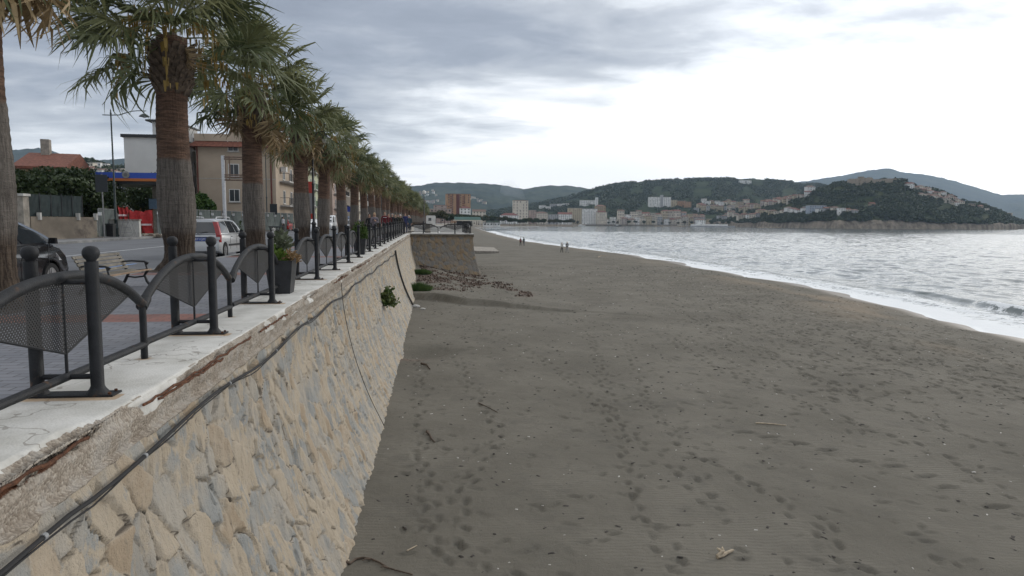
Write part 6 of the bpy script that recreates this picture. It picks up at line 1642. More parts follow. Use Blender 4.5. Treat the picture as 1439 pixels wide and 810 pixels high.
    mb = MB(); X = (b_[0]-a[0])/2; mb.bbox(-X-.6, X+.4, -6.3, -4.52, 2.9, 3.15); mb.build('terrace_slab', MT['concrete_light'], w, 0)
    for x in (-X-.4, 0, X+.2):
        mb = MB(); mb.bbox(x-.12, x+.12, -6.2, -5.95, 3.155, z1-g(y)); mb.build('column', MT['white'], w, 0)
    # ochre house with the red roof behind the dark trees
    y = 75.; a = aty(20, 310, y); b_ = aty(70, 310, y); z1 = aty(60, 236, y)[2]; w = thing('house', 'ochre house with a sloping red tiled roof behind the dark trees at left', 'house', ((a[0]+b_[0])/2, y+5, g(y)), R(12)); X = (b_[0]-a[0])/2; h = z1-g(y)
    mb = MB(); mb.bbox(-X, X, -5, 5, 0, h); mb.build('wall', WM['ochre'], w, 0)
    mb = MB(); mb.prism([(-X-.7, -5.7, h-.15), (-X-.7, -5.7, h+.1), (-X-.7, 0, h+1.9), (-X-.7, 5.7, h+.1), (-X-.7, 5.7, h-.15)], (2*X+1.4, 0, 0)); rf = mb.build('roof', tile, w, 0)
    mb = MB(); mb.bbox(-X+.6, -X+1.4, -.8, 0, h+1, h+3.3); mb.build('chimney', MT['concrete'], rf, 0)
    for x in (-X*.5, X*.5): window_unit(w, x, -5.02, h-1.6, 1.1, 1.3, 0)
    # trees
    dk = leaf_mat('dark_tree_leaf', (.016, .030, .010), (.045, .065, .022), None, .15, .8)
    for k, (px, y, rx, rz_, tr, l) in enumerate(((52, 58, 3.4, 2.3, 1.6, 'dark bushy tree above the net fence, leftmost of the clump'), (86, 60, 3.2, 2.4, 1.8, 'dark bushy tree in the middle of the clump above the concrete wall'), (116, 61, 2.8, 2.2, 1.6, 'dark bushy tree at the right end of the clump above the concrete wall'),
                                    (20, 62, 3.6, 2.5, 1.7, 'dark tree half hidden by the nearest palm trunk'), (222, 80, 2.6, 2.6, 1.8, 'dark tree under the right end of the filling station canopy'), (281, 84, 1.5, 2.0, 1.2, 'small bright green tree left of the beige building'))):
        p = aty(px, 310, y); bush_thing('tree', l, 'tree', (p[0], p[1], g(y)), (rx*1.15, rx*1.15, rz_*.86), 6500, .27, dk if k != 5 else leaf_mat('bright_leaf', (.03, .07, .015), (.08, .14, .03), None, .2, 1), False, tr, None, 3+k)
build_street_buildings()
# ------------------------------------------------------------------ people
CLOTH = {}
def cloth(col, rough=.9):
    k = tuple(col)
    if k not in CLOTH: CLOTH[k] = mat('clothing', col, rough, .15, 9)
    return CLOTH[k]
SKIN = mat('skin', (.42, .25, .18), .6, .08, 6)
SHOE = mat('shoe', (.03, .027, .025), .6, .1)
def person(label, loc, face, top, legs, hair, h=1.72, stride=.18, arms='swing', hairlen=.0, coat=0.0, shoes=SHOE, group=None, hat=None):
    """face: heading angle (0 = looking along -Y towards the camera). Body is one continuous skin surface."""
    k = h/1.72; s = stride
    J = {}; E = []; 
    def j(n, p, r, z): J[n] = (Vector(p)*k, r if hasattr(r, '__len__') else (r, r), z)
    j('pel', (0, 0, .95), (.145, .105), 'L' if not coat else 'T'); j('wai', (0, -.005, 1.10), (.125, .095), 'T'); j('che', (0, -.01, 1.28), (.150, .11), 'T'); j('upc', (0, 0, 1.40), (.13, .085), 'T'); j('nek', (0, -.005, 1.48), .052, 'S'); j('hd0', (0, -.025, 1.55), (.062, .075), 'S'); j('hd1', (0, -.015, 1.63), (.075, .092), 'S'); j('hd2', (0, -.005, 1.70), (.055, .065), 'S'); j('nos', (0, -.125, 1.60), .014, 'S')
    E += [('pel', 'wai'), ('wai', 'che'), ('che', 'upc'), ('upc', 'nek'), ('nek', 'hd0'), ('hd0', 'hd1'), ('hd1', 'hd2'), ('hd1', 'nos')]
    for sg, nm in ((-1, 'l'), (1, 'r')):
        st = s*sg
        j('hip'+nm, (.085*sg, 0, .88), .092, 'L' if not coat else 'T'); j('kne'+nm, (.095*sg, -.5*st-.03, .49), .062, 'L'); j('ank'+nm, (.10*sg, -st+.02 if st > 0 else -st+.05, .10 if st >= 0 else .13), .045, 'L'); j('toe'+nm, (.115*sg, -st-.13, .035 if st >= 0 else .05), (.042, .035), 'F')
        E += [('pel', 'hip'+nm), ('hip'+nm, 'kne'+nm), ('kne'+nm, 'ank'+nm), ('ank'+nm, 'toe'+nm)]
        j('sho'+nm, (.175*sg, 0, 1.395), .066, 'T')
        if arms == 'phone': el, wr = (.21*sg, -.05, 1.13), (.06*sg, -.27, 1.24)
        elif arms == 'bag' and sg > 0: el, wr = (.215*sg, .02, 1.12), (.20*sg, -.05, .87)
        else: el, wr = (.215*sg, .03+.15*st, 1.12), (.215*sg, -.03+.7*st, .885)
        d = (Vector(wr)-Vector(el)).normalized()
        j('elb'+nm, el, .046, 'T'); j('wri'+nm, wr, .032, 'T')
        p = Vector(wr)+d*.06; j('pal'+nm, p, (.036, .022), 'S')
        E += [('upc', 'sho'+nm), ('sho'+nm, 'elb'+nm), ('elb'+nm, 'wri'+nm), ('wri'+nm, 'pal'+nm)]
        side = d.cross(Vector((sg, 0, 0))).normalized(); inw = Vector((-sg, 0, 0))
        for q in range(4):
            off = side*(.030-.020*q); b0 = p+d*.05+off; j('fa%d%s' % (q, nm), b0, .010, 'S'); j('fb%d%s' % (q, nm), b0+d*(.045-.006*abs(q-1.3))+inw*.018, .008, 'S')
            E += [('pal'+nm, 'fa%d%s' % (q, nm)), ('fa%d%s' % (q, nm), 'fb%d%s' % (q, nm))]
        j('tha'+nm, p+side*.045+d*.01, .011, 'S'); j('thb'+nm, p+side*.058+d*.045+inw*.012, .009, 'S'); E += [('pal'+nm, 'tha'+nm), ('tha'+nm, 'thb'+nm)]
    names = list(J); me = bpy.data.meshes.new('person'); me.from_pydata([J[n][0] for n in names], [(names.index(a), names.index(b_)) for a, b_ in E], [])
    o = bpy.data.objects.new('person', me); COL.objects.link(o)
    o.modifiers.new('Skin', 'SKIN'); 
    for i, n in enumerate(names):
        sv = me.skin_vertices[0].data[i]; sv.radius = tuple(q*k for q in J[n][1]); sv.use_root = (n == 'pel')
    sub = o.modifiers.new('Sub', 'SUBSURF'); sub.levels = 1; sub.render_levels = 1
    dg = bpy.context.evaluated_depsgraph_get(); dg.update()
    m2 = bpy.data.meshes.new_from_object(o.evaluated_get(dg)); bpy.data.objects.remove(o)
    m2.materials.clear()
    for m in (SKIN, cloth(top), cloth(legs), shoes): m2.materials.append(m)
    seg = []
    for a, b_ in E: seg.append((J[a][0], J[b_][0], J[b_][2]))
    A = np.array([q[0] for q in seg]); B = np.array([q[1] for q in seg]); zn = [q[2] for q in seg]
    C = np.array([p.center for p in m2.polygons]); AB = B-A; L2 = (AB**2).sum(1)+1e-9
    t = np.clip(((C[:, None, :]-A)*AB).sum(2)/L2, 0, 1); D = np.linalg.norm(C[:, None, :]-(A+AB*t[..., None]), axis=2)
    rad = np.array([max(J[b_][1]) for a, b_ in E]); ni = np.argmin(D-rad*.5*k, 1)
    code = dict(S=0, T=1, L=2, F=3)
    m2.polygons.foreach_set('material_index', np.array([code[zn[i]] for i in ni], np.int32)); m2.shade_smooth(); m2.name = 'person'
    w = link('person', m2, None, loc); w.rotation_euler = (0, 0, face); tag(w, label, 'person', group)
    mb = MB()
    vs, fs = [], []; c = Vector((0, .010, 1.635))*k
    for a in range(9):
        th = math.pi*a/8*.62
        for b_ in range(14):
            ph = 2*math.pi*b_/14; dx = math.sin(th)*math.cos(ph); dy = math.sin(th)*math.sin(ph); low = 1+(hairlen*2.2 if dy > -.25 else 0)*(a/8)
            cut = .72 if dy < -.3 and a > 4 else 1.0
            vs.append(c+Vector((dx*.088, dy*.108*cut+.005, math.cos(th)*.105-(low-1)*.10*(a/8)))*k)
    for a in range(8):
        for b_ in range(14): fs.append((a*14+b_, a*14+(b_+1) % 14, (a+1)*14+(b_+1) % 14, (a+1)*14+b_))
    mb.add(vs, fs); mb.build('hair', cloth(hair), w)
    if coat:
        mb = MB(); mb.lathe([(.135*k, 1.12*k), (.155*k, .98*k), (.165*k, (.95-coat)*k), (.15*k, (.95-coat)*k), (.12*k, 1.0*k)], 14); cm = mb.build('coat_skirt', cloth(top), w); cm.scale = (1.05, .82, 1)
    return w
def build_people():
    def pz(y): return float(kz(y))-.06
    G = 'people strolling on the promenade'
    def at_px(px, y): return (aty(px, 330, y)[0], y, pz(y))
    p = person('blond woman in a grey patterned jacket looking down at her phone', at_px(526.5, 40), .1, (.17, .15, .17), (.02, .022, .03), (.42, .31, .18), 1.66, .14, 'phone', .9, group=G)
    ph = thing('phone', 'dark phone held up by the blond woman', 'phone', (p.location.x+.0, p.location.y-.31, p.location.z+1.24)); mb = MB(); mb.box((0, 0, 0), (.075, .012, .15), 0, Matrix.Rotation(R(-25), 3, 'X')); mb.build('case', MT['black_plastic'], ph, 0); mb = MB(); mb.box((0, .008, .003), (.068, .004, .14), 0, Matrix.Rotation(R(-25), 3, 'X')); mb.build('screen', MT['glass'], ph, 0)
    person('dark haired woman in black just behind the blond woman', at_px(519.5, 42.5), .1, (.018, .018, .02), (.02, .02, .022), (.02, .016, .014), 1.62, .16, 'swing', .8, .15, group=G)
    p = person('man in a dark red sweatshirt with white lettering on the chest', at_px(541, 47.5), 0, (.105, .012, .018), (.045, .045, .05), (.12, .09, .06), 1.80, .15, 'bag', group=G)
    for k_, x0 in enumerate((-.11, .02)):
        mb = MB(); mb.bbox(x0, x0+(.11 if k_ == 0 else .12), -.137, -.128, 1.395, 1.425); mb.build('chest_lettering', cloth((.6, .6, .6)), p, 0)
    b_ = thing('paper_bag', 'tan paper shopping bag carried by the man in dark red', 'bag', (p.location.x+.20, p.location.y-.06, p.location.z+.36)); mb = MB(); mb.box((0, 0, .19), (.34, .13, .38), 0, None, .96); mb.build('bag', mat('kraft_paper', (.42, .26, .13), .85, .15, 6), b_, 0)
    for sx in (-.05, .05):
        mb = MB(); mb.tube([(-.07, sx, .38), (-.05, sx*.6, .47), (.05, sx*.6, .47), (.07, sx, .38)], .006, 5); mb.build('handle', MT['soil'], b_)
    person('person in a dark red jacket half hidden behind the man in the sweatshirt', at_px(546.5, 50.5), 0, (.085, .018, .02), (.03, .03, .035), (.16, .12, .09), 1.68, .15, group=G)
    person('man in a black jacket with grey hair, left of the pair in dark green', at_px(551.5, 55), .05, (.016, .017, .02), (.06, .065, .08), (.30, .29, .28), 1.73, .18, group=G)
    person('woman in a black coat with fair hair beside the grey haired man', at_px(555.8, 57.5), 0, (.02, .02, .022), (.03, .03, .034), (.34, .27, .18), 1.66, .14, 'swing', .6, .25, group=G)
    person('man in a dark olive jacket in the middle of the strolling group', at_px(559.5, 60), 0, (.035, .035, .022), (.04, .04, .045), (.05, .04, .03), 1.74, .18, group=G)
    person('white haired man in black near the railing', at_px(562.8, 62), 0, (.018, .018, .02), (.03, .032, .04), (.55, .54, .52), 1.70, .15, group=G)
    person('tall man in a royal blue jacket near the corner of the railing', at_px(569.8, 63), 0, (.03, .035, .11), (.025, .03, .06), (.10, .07, .05), 1.84, .18, group=G)
    person('white haired person in a blue green jacket beside the man in royal blue', at_px(574.8, 66), 0, (.02, .05, .07), (.03, .035, .05), (.50, .49, .47), 1.66, .14, group=G)
    person('dark clothed man farther back among the palm trunks', at_px(576.5, 85), 0, (.03, .03, .034), (.03, .03, .034), (.04, .03, .025), 1.75, .18, group=G)
    G2 = 'couples walking on the beach'
    def on_sand(px, py):
        y = 100.0
        for _ in range(30):
            q = atz(px, py, float(sand_z(atz(px, py, .6)[0], y))); y = q[1]
        return (q[0], q[1], float(sand_z(q[0], q[1])))
    person('beach walker in a dark jacket with red, left of the farther couple', on_sand(731.5, 346), R(180), (.13, .02, .025), (.018, .018, .02), (.03, .025, .02), 1.70, .22, group=G2)
    person('beach walker in a dark green jacket, right of the farther couple', on_sand(736, 346), R(180), (.02, .045, .045), (.10, .10, .11), (.05, .04, .03), 1.80, .22, group=G2)
    person('beach walker in a white top and black trousers, left of the nearer couple', on_sand(789.5, 355.5), R(10), (.50, .49, .46), (.015, .015, .017), (.04, .03, .025), 1.68, .22, 'swing', .6, group=G2)
    p = person('beach walker in a black jacket over white, with light grey trousers', on_sand(796.8, 355.5), R(10), (.018, .018, .02), (.34, .34, .34), (.03, .025, .02), 1.80, .22, group=G2)
    mb = MB(); mb.bbox(-.045, .045, -.13, -.116, 1.05, 1.42); mb.build('shirt_front', cloth((.6, .6, .58)), p, 0)
    p = aty(398, 312, 87); person('man in a white shirt and black trousers standing by the small red hatchback', (p[0], 87, float(kz(87))-.28), R(60), (.52, .52, .54), (.02, .02, .022), (.04, .03, .025), 1.76, .05)
build_people()

# ------------------------------------------------------------------ bits on the wall and on the beach
def build_bits():
    rng = random.Random(21)
    blk = mat('cable_sheath', (.012, .012, .013), .75, .2, 8); clip = mat('cable_clip', (.22, .225, .23), .5, .1)
    # cable along the top of the stones
    w = thing('cable', 'black cable clipped along the sea wall just below its white capping', 'cable', (-1.9, 1.5, 4.0)); pts = []
    for y in np.concatenate([np.arange(1.4, 12, .25), np.arange(12, 37.5, .6)]):
        z = float(kz(y))-.385-.006*max(0, y-10)-.03*math.sin(y*1.7)*(y > 4)-.02*math.sin(y*.9)
        pts.append((float(wall_x(z, y))+.055+1.9, y-1.5, z-4.0))
    mb = MB(); mb.tube(pts, .0135, 8); mb.build('main_cable', blk, w)
    mb = MB(); mb.tube([(p[0]+.012*math.sin(i*.8), p[1], p[2]-.028-.008*math.sin(i*1.3)) for i, p in enumerate(pts)], .006, 6); mb.build('thin_cable', blk, w)
    for y in (2.4, 3.55, 5.0, 6.9, 8.9, 11.2, 14, 17.5, 22, 27):
        i = int(np.argmin([abs(p[1]+1.5-y) for p in pts])); p = pts[i]; q = pts[i+1]
        mb = MB(); d = (Vector(q)-Vector(p)).normalized()*.014; mb.tube([Vector(p)-d, Vector(p)+d], .019, 8); mb.build('clip', clip, w)
    def down(name, label, y0, y1, z0, r, m, wob):
        w = thing(name, label, 'pipe' if r > .02 else 'cable', (-1.8, y0, 2.5)); pts = []
        for t in np.linspace(0, 1, 22):
            z = z0+(WALL_B+.02-z0)*t; y = y0+(y1-y0)*t+wob*math.sin(t*7); pts.append((float(wall_x(z, y))+.045+r+1.8, y-y0, z-2.5))
        mb = MB(); mb.tube(pts, r, 7); mb.build('pipe' if r > .02 else 'strand', m, w)
    down('drain_pipe', 'dark flexible drain pipe running down the sea wall to the green tuft', 35.5, 38.6, 4.1, .05, MT['iron_clean'], .12)
    down('hanging_wire', 'thin dark wire hanging down the face of the sea wall', 15.2, 15.9, 4.25, .007, blk, .05)
    # shrub rooted in the wall
    lm = leaf_mat('wall_shrub_leaf', (.045, .085, .018), (.13, .16, .05), None, .3, 4)
    z = 2.75; y = 25.0; w = thing('wall_shrub', 'bright green shrub growing out of a crack in the sea wall', 'shrub', (float(wall_x(z, y)), y, z)); r2 = np.random.default_rng(5); V, Q = [], []
    mb = MB()
    for k in range(70):
        a = r2.normal(0, .55); e = r2.uniform(-.5, 1.2); L = r2.uniform(.25, .62); d = np.array([math.cos(a)*math.cos(e)*.8, math.sin(a)*.9, math.sin(e)]); d /= np.linalg.norm(d)
        mb.tube([(0, 0, 0), tuple(d*L*.6+np.array([0, 0, .02])), tuple(d*L+np.array([0, 0, .05*L]))], [.008, .005, .003], 4)
        n = 16; P = np.array([d*L*t+r2.normal(0, .03, 3) for t in np.linspace(.35, 1.05, n)]); v, q = leaf_quads(P, np.full(n, .085), r2); Q.append(q+sum(len(x) for x in V)); V.append(v)
    mb.build('stems', MT['soil'], w); link('leaves', np_mesh('leaves', np.concatenate(V), np.concatenate(Q), lm, smooth=False), w)
    # green tufts at the foot of the wall
    gm = leaf_mat('tuft_grass', (.03, .065, .018), (.075, .12, .035), None, .2, 2)
    for (px, py, wd, hh, lb) in ((588, 410, .85, .62, 'nearer and larger rounded green tuft at the foot of the wall'), (592, 392, .80, .42, 'farther flatter green tuft at the foot of the wall by the bastion')):
        q = atz(px, py, 1.05); q = np.array([q[0], q[1], float(sand_z(q[0], q[1]))]); w = thing('grass_tuft', lb, 'grass tuft', tuple(q)); mb = MB(); vs, fs = [], []
        for k in range(1500):
            a = r2.uniform(0, 6.28); r_ = wd*math.sqrt(r2.random()); bx, by = r_*math.cos(a), r_*math.sin(a)*.8; L = hh*r2.uniform(.5, 1.1)*(1-.55*(r_/wd)**2); tx, ty = r2.normal(bx*.25, .12), r2.normal(by*.25, .12); n0 = len(vs)
            bx *= .9; e = .012; vs += [(bx-e, by, -.05), (bx+e, by, -.05), (bx+tx*.5+e*.7, by+ty*.5, L*.6), (bx+tx, by+ty, L), (bx+tx*.5-e*.7, by+ty*.5, L*.6)]; fs += [(n0, n0+1, n0+2, n0+4), (n0+4, n0+2, n0+3)]
        mb.add(vs, fs); mb.build('blades', gm, w, 0)
    # concrete ramp slab, stones, sticks
    q = atz(684, 357, .7); w = thing('concrete_slab', 'pale concrete slab lying on the sand beyond the bastion', 'slab', (q[0], q[1], float(sand_z(q[0], q[1])))); mb = MB(); mb.add([(-3.4, 0, .10), (1.9, 0, .0), (1.9, 9, .30), (-3.4, 9, .50), (-3.4, 0, .42), (1.9, 0, .34), (1.9, 9, .62), (-3.4, 9, .82)], [(0, 3, 2, 1), (4, 5, 6, 7), (0, 1, 5, 4), (1, 2, 6, 5), (2, 3, 7, 6), (3, 0, 4, 7)]); mb.build('slab', MT['concrete'], w, 0)
    mb = MB(); mb.bbox(-3.3, 1.7, -.02, .5, -.2, .06); mb.build('painted_shade', MT['dark'], w, 0)  # dark box added as the shade under the slab's front edge
    def rock(loc, sx, sy, sz, m, lb, nm='stone', cat='stone'):
        mb = MB(); r = rng; vs = []
        bm = bmesh.new(); bmesh.ops.create_icosphere(bm, subdivisions=2, radius=1.0)
        for v in bm.verts: v.co *= .8+.4*float(vnoise(v.co.x*1.7+r.random()*.2+loc[1], v.co.y*1.7+v.co.z, 3)); v.co.x *= sx; v.co.y *= sy; v.co.z *= sz
        me = bpy.data.meshes.new(nm); bm.to_mesh(me); bm.free(); me.materials.append(m); o = link(nm, me, None, loc); tag(o, lb, cat); return o
    wst = mat('white_stone', (.42, .41, .39), .85, .15, 9)
    for px, py, s_, lb in ((583, 431, .28, 'larger white stone at the foot of the wall by the sand hollow'), (594, 434, .15, 'smaller white stone at the foot of the wall by the sand hollow')):
        q = atz(px, py, .85); rock((q[0], q[1], float(sand_z(q[0], q[1]))+.03), s_, s_*.7, s_*.45, wst, lb)
    drift = mat('driftwood', (.09, .065, .048), .9, .35, 9, .5, 30); pale = mat('pale_driftwood', (.40, .33, .24), .9, .25, 9, .4, 30)
    def stick(pxs, r, m, lb, nm='driftwood', tw=()):
        P = []
        for px, py in pxs:
            q = atz(px, py, .82); P.append(Vector((q[0], q[1], float(sand_z(q[0], q[1]))+r*.8)))
        w = thing(nm, lb, 'driftwood', P[0]); mb = MB(); mb.tube([p-P[0] for p in P], [r*.75*(1-.6*i/len(P)) for i in range(len(P))], 7)
        mb.build('branch', m, w)
        for i, d in tw:
            mb = MB(); a = P[i]-P[0]; mb.tube([a, a+Vector(d)*.6+Vector((0, 0, .02)), a+Vector(d)], [r*.6, r*.45, r*.2], 6); mb.build('twig', m, w)
    stick([(486, 790), (492, 794), (500, 787), (510, 785), (522, 787), (535, 793), (545, 800), (560, 804), (580, 808)], .026, drift, 'dark crooked branch lying at the foot of the wall at the bottom edge', tw=((1, (-.16, -.02, .05)), (4, (-.12, -.10, .03)), (6, (-.10, -.06, .04))))
    stick([(600, 604), (604, 609), (607, 615), (611, 619)], .035, drift, 'short dark stick on the sand near the wall', tw=((1, (-.1, .1, .03)),))
    stick([(1008, 786), (1016, 784), (1022, 780), (1030, 777)], .045, pale, 'pale tangled piece of driftwood near the bottom right', tw=((0, (.12, .03, .06)), (1, (.03, .10, .07)), (1, (-.08, .04, .09))))
    stick([(672, 566), (685, 572), (699, 579)], .018, drift, 'thin dark twig lying among the footprints')
    stick([(592, 512), (600, 514), (604, 519)], .05, drift, 'short dark log by the small hollow near the wall')
    stick([(1062, 596), (1085, 597), (1105, 599)], .025, pale, 'pale thin stick beside the line of scrapes on the right')
    stick([(572, 775), (580, 771), (586, 768)], .016, pale, 'little pale stick near the foot of the wall')
    stick([(840, 362), (845, 360), (852, 360)], .05, pale, 'pale plank end lying far out on the beach')
    # shells, pebbles and scraps, beyond counting
    r3 = np.random.default_rng(8)
    def scraps(name, n, m, smin, smax, lab, dark):
        V, Q = [], []; nn = 0
        for _ in range(n):
            y = 5+70*r3.random()**1.7; x = r3.uniform(-1.0, x_shore(y)-3)
            s_ = r3.uniform(smin, smax)*(1+y/60); z = float(sand_z(x, y))
            a = r3.uniform(0, 3.14); c, sn = math.cos(a), math.sin(a); sx, sy, sz = s_*r3.uniform(.8, 2.0), s_*r3.uniform(.5, 1), s_*r3.uniform(.25, .6)
            loc = np.array([(-sx, -sy*.6, 0), (sx*.8, -sy, 0), (sx, sy*.7, 0), (-sx*.7, sy, 0), (-sx*.5, -sy*.3, sz), (sx*.5, -sy*.5, sz*.8), (sx*.4, sy*.4, sz), (-sx*.4, sy*.5, sz*.7)])
            loc = np.stack([loc[:, 0]*c-loc[:, 1]*sn, loc[:, 0]*sn+loc[:, 1]*c, loc[:, 2]], -1)+np.array([x, y, z-.002])
            V.append(loc); Q.append(np.array([(4, 5, 6, 7), (0, 1, 5, 4), (1, 2, 6, 5), (2, 3, 7, 6), (3, 0, 4, 7)])+nn); nn += 8
        o = link(name, np_mesh(name, np.concatenate(V), np.concatenate(Q), m, smooth=False)); tag(o, lab, 'beach litter', kind='stuff')
    scraps('shell_fragments', 800, mat('shell', (.50, .48, .44), .7, .25, 3), .008, .022, 'pale shell fragments and scraps scattered over the sand', 0)
    scraps('pebbles', 3200, mat('dark_scrap', (.055, .048, .042), .9, .4, 3), .010, .034, 'dark pebbles and bits of seaweed scattered over the sand', 1)
    # dead sea-grass heaped in the corner of the bastion
    V, Q = [], []; nn = 0
    P = []
    while len(P) < 3200:
        y = r3.uniform(43, 61); x = r3.uniform(-1.3, 6.5); dl = abs(x-(4.2+.12*(58-y)+.4*math.sin(y)))
        k = 0
        if y > 48 and x < 4.6: k = float(fbm(x*1.3, y*.8, 12, 4) > .46)
        if dl < .6 and y > 41: k = max(k, .8*float(fbm(x*1.3, y*.8, 12, 4) > .44))
        if abs(y-46.5) < 1 and x < 2.6: k = max(k, .5)
        if r3.random() < k and y < 60.4: P.append((x, y))
    P = np.array(P); Z = sand_z(P[:, 0], P[:, 1])+r3.uniform(0, .05, len(P)); v, q = leaf_quads(np.stack([P[:, 0], P[:, 1], Z], -1), r3.uniform(.05, .16, len(P)), r3)
    o = link('seagrass_litter', np_mesh('seagrass_litter', v, q, leaf_mat('seagrass', (.05, .032, .024), (.17, .125, .10), None, .1, 3), smooth=False)); tag(o, 'reddish brown heaps of dead seagrass in the corner of the stone bastion', 'seagrass', kind='stuff')
    # things on the bastion terrace and along the bay
    w = thing('plinth', 'grey stone plinth standing on the bastion terrace behind the railing', 'plinth', (-.6, 64.5, float(kz(64)))); mb = MB(); mb.box((0, 0, .38), (.55, .55, .76), 0, None, .8); mb.build('shaft', MT['concrete'], w, 0); mb = MB(); mb.box((0, 0, .80), (.9, .7, .08)); mb.build('top', MT['concrete'], w, 0)
    w = thing('terrace_wall', 'low pale wall closing the bastion terrace', 'wall', (0, 76, float(kz(76)))); mb = MB(); mb.bbox(-2.2, 3.3, 0, .3, 0, .55); mb.build('wall', MT['concrete_light'], w, 0); mb = MB(); mb.bbox(-2.25, 3.35, -.04, .34, .555, .62); mb.build('coping', MT['white'], w, 0)
    p = aty(605.5, 309, 150); w = thing('camper_van', 'white camper van standing on the promenade beyond the bastion', 'camper van', (p[0], 150, 4.45)); mb = MB(); mb.prism([(-1.0, -1.2, .45), (1.0, -1.2, .45), (1.05, -1.2, 2.3), (.9, -1.2, 2.5), (-.9, -1.2, 2.5), (-1.05, -1.2, 2.3)], (0, 3.2, 0)); mb.build('body', MT['white'], w, 0)
    mb = MB(); mb.bbox(-.55, .1, -1.23, -1.203, 1.35, 2.0); mb.build('rear_window', MT['glass'], w, 0)
    for sx in (-.85, .85):
        for sy in (-.7, 1.5):
            mb = MB(); mb.tube([(sx-.1, sy, .33), (sx+.1, sy, .33)], .33, 14); mb.build('wheel', MT['rubber'], w)
    # beach bar with a green awning
    y = 430.; a = aty(652, 310, y); s = y/960; w = thing('beach_bar', 'beach bar with a dark green and cream awning where the bay begins', 'beach bar', (a[0], y, 3.4)); mb = MB(); mb.bbox(-4.5, 4.5, 0, 5, 0, 3.0); mb.build('hut', MT['iron_clean'], w, 0)
    mb = MB(); mb.prism([(-6, -3, 3.3), (10.5, -3, 3.3), (10.5, 3.5, 5.2), (-6, 3.5, 5.2)], (0, 0, .25)); mb.build('awning', mat('awning_green', (.02, .075, .06), .7, .1), w, 0); mb = MB(); mb.bbox(-7, 10.6, -3.25, -3.02, 2.9, 3.5); mb.build('awning_edge', WM['cream'], w, 0)
    for x in (-5.5, -1, 4, 10):
        mb = MB(); mb.tube([(x, -2.8, -1.5), (x, -2.8, 3.2)], .10, 6); mb.build('post', MT['white'], w)
    for px, wd, lb in ((686, 9, 'low white beach hut beside the beach bar, nearer to it'), (697, 8, 'low white beach hut at the right end of the beach bar'), (675, 5, 'small cream kiosk between the beach bar and the huts')):
        q = aty(px, 316, 760); w = thing('beach_hut', lb, 'beach hut', (q[0], 760+px % 7, 2.0)); mb = MB(); mb.bbox(-wd/1.6, wd/1.6, 0, 5, -1.5, 3.0 if px != 675 else 6); mb.build('hut', WM['white'] if px != 675 else WM['cream'], w, 0); mb = MB(); mb.bbox(-wd/1.6-.4, wd/1.6+.4, -.4, 5.4, 3.005 if px != 675 else 6.005, 3.4 if px != 675 else 6.5); mb.build('roof', WM['grey'], w, 0)
        for k in range(3): pane_at(w, -wd/2.6+wd/2.6*k, -.02, 1.2, wd*.16, 1.3)
build_bits()

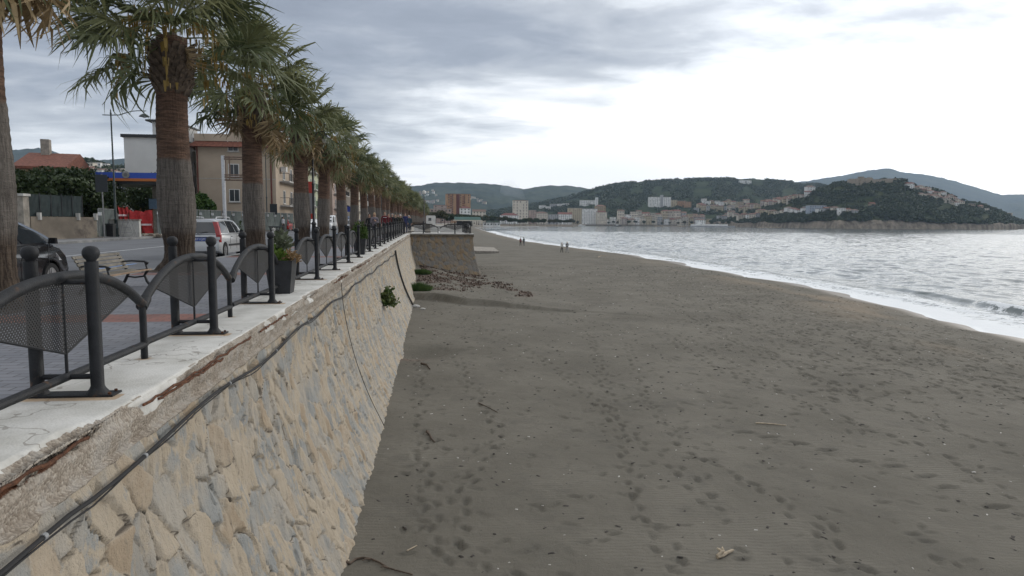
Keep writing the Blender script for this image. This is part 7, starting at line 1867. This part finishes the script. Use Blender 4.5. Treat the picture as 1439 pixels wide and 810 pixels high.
def build_bay_trees():
    rng = random.Random(31); r2 = np.random.default_rng(31)
    M = [leaf_mat('bay_tree_leaf', (.020, .036, .014), (.055, .075, .030), None, .12, .4), leaf_mat('bay_palm_leaf', (.035, .04, .016), (.09, .085, .04), None, .12, .4)]
    protos = []
    for k in range(3):
        n = 900; D = r2.normal(0, 1, (n, 3)); D /= np.linalg.norm(D, axis=1)[:, None]; nz = fbm(D[:, 0]*2+k*5, D[:, 1]*2+D[:, 2]*1.6, 40+k, 3); P = D*(r2.random((n, 1))**.3)*(.5+nz[:, None])*np.array([3.4, 3.4, 2.2 if k else 1.5]); P[:, 2] += 5.2
        v, q = leaf_quads(P, np.full(n, .75), r2); cm = np_mesh('crown', v, q, M[0 if k < 2 else 1], smooth=False); mb = MB(); mb.tube([(0, 0, -1), (.1, 0, 2.5), (0, .1, 5)], [.3, .22, .12], 7); protos.append((cm, mb.mesh('trunk', TRUNK if False else MT['soil'])))
    spots = []
    for i in range(40):
        t = i/39; px = 592+t*212+rng.uniform(-2, 2); y = 330+t*640+rng.uniform(-25, 25); spots.append((px, y, 'in the tree belt along the bay', 6.2+t*1.2))
    for px, y in ((730, 1240), (738, 1200), (748, 1230), (757, 1220), (764, 1240), (806, 1330), (812, 1340), (855, 1345), (862, 1340), (868, 1350), (884, 1345), (893, 1340), (905, 1345), (918, 1340), (930, 1342), (941, 1345), (953, 1338), (962, 1340), (972, 1342), (1000, 1230), (1008, 1225), (1016, 1220), (1024, 1212)): spots.append((px, y, 'among the buildings of the far town', 8.5))
    cnt = {}
    for px, y, wh, h in sorted(spots):
        c = cnt.get(wh, 0); cnt[wh] = c+1; p = aty(px, 312, y); k = rng.randrange(3)
        w = thing('tree', 'dark rounded tree %s, %s from the left' % (wh, ordn(c)), 'tree', (p[0], y, 4.2 if y < 690 else 2.6), rng.uniform(0, 6.28), 'trees '+wh); s = h/7.2*rng.uniform(.85, 1.2)*(rng.uniform(.6, 1.0) if y > 1000 else 1); w.scale = (s, s, s)
        link('crown', protos[k][0], w); link('trunk', protos[k][1], w)
build_bay_trees()

# ------------------------------------------------------------------ sea air
def build_haze():
    m = bpy.data.materials.new('sea_air'); m.use_nodes = True; t = m.node_tree; t.nodes.clear(); b = NT(t)
    v = b.n('ShaderNodeVolumePrincipled', {'Color': (.58, .76, 1.0), 'Density': HAZE, 'Anisotropy': .25}); o = b.n('ShaderNodeOutputMaterial'); t.links.new(v.outputs[0], o.inputs['Volume'])
    mb = MB(); mb.bbox(-4950, 5950, -320, 7150, -16, 560); h = mb.build('haze', m, None, 0); tag(h, kind='stuff')
HAZE = 7e-5
build_haze()
def build_smoke():
    m = bpy.data.materials.new('smoke'); m.use_nodes = True; t = m.node_tree; t.nodes.clear(); b = NT(t)
    v = b.n('ShaderNodeVolumePrincipled', {'Color': (.85, .90, 1.0), 'Density': .003}); o = b.n('ShaderNodeOutputMaterial'); t.links.new(v.outputs[0], o.inputs['Volume'])
    pts = [aty(px, py, 2300) for px, py in ((737, 284), (735, 279), (730, 273), (723, 268), (714, 264), (704, 262))]
    mb = MB(); mb.tube([p-pts[0] for p in pts], [4, 9, 17, 24, 30, 22], 14)
    tag(mb.build('smoke', m, None, 60, tuple(pts[0])), 'thin pale smoke drifting up from the hillside above the beige tower', 'smoke', kind='stuff')
build_smoke()
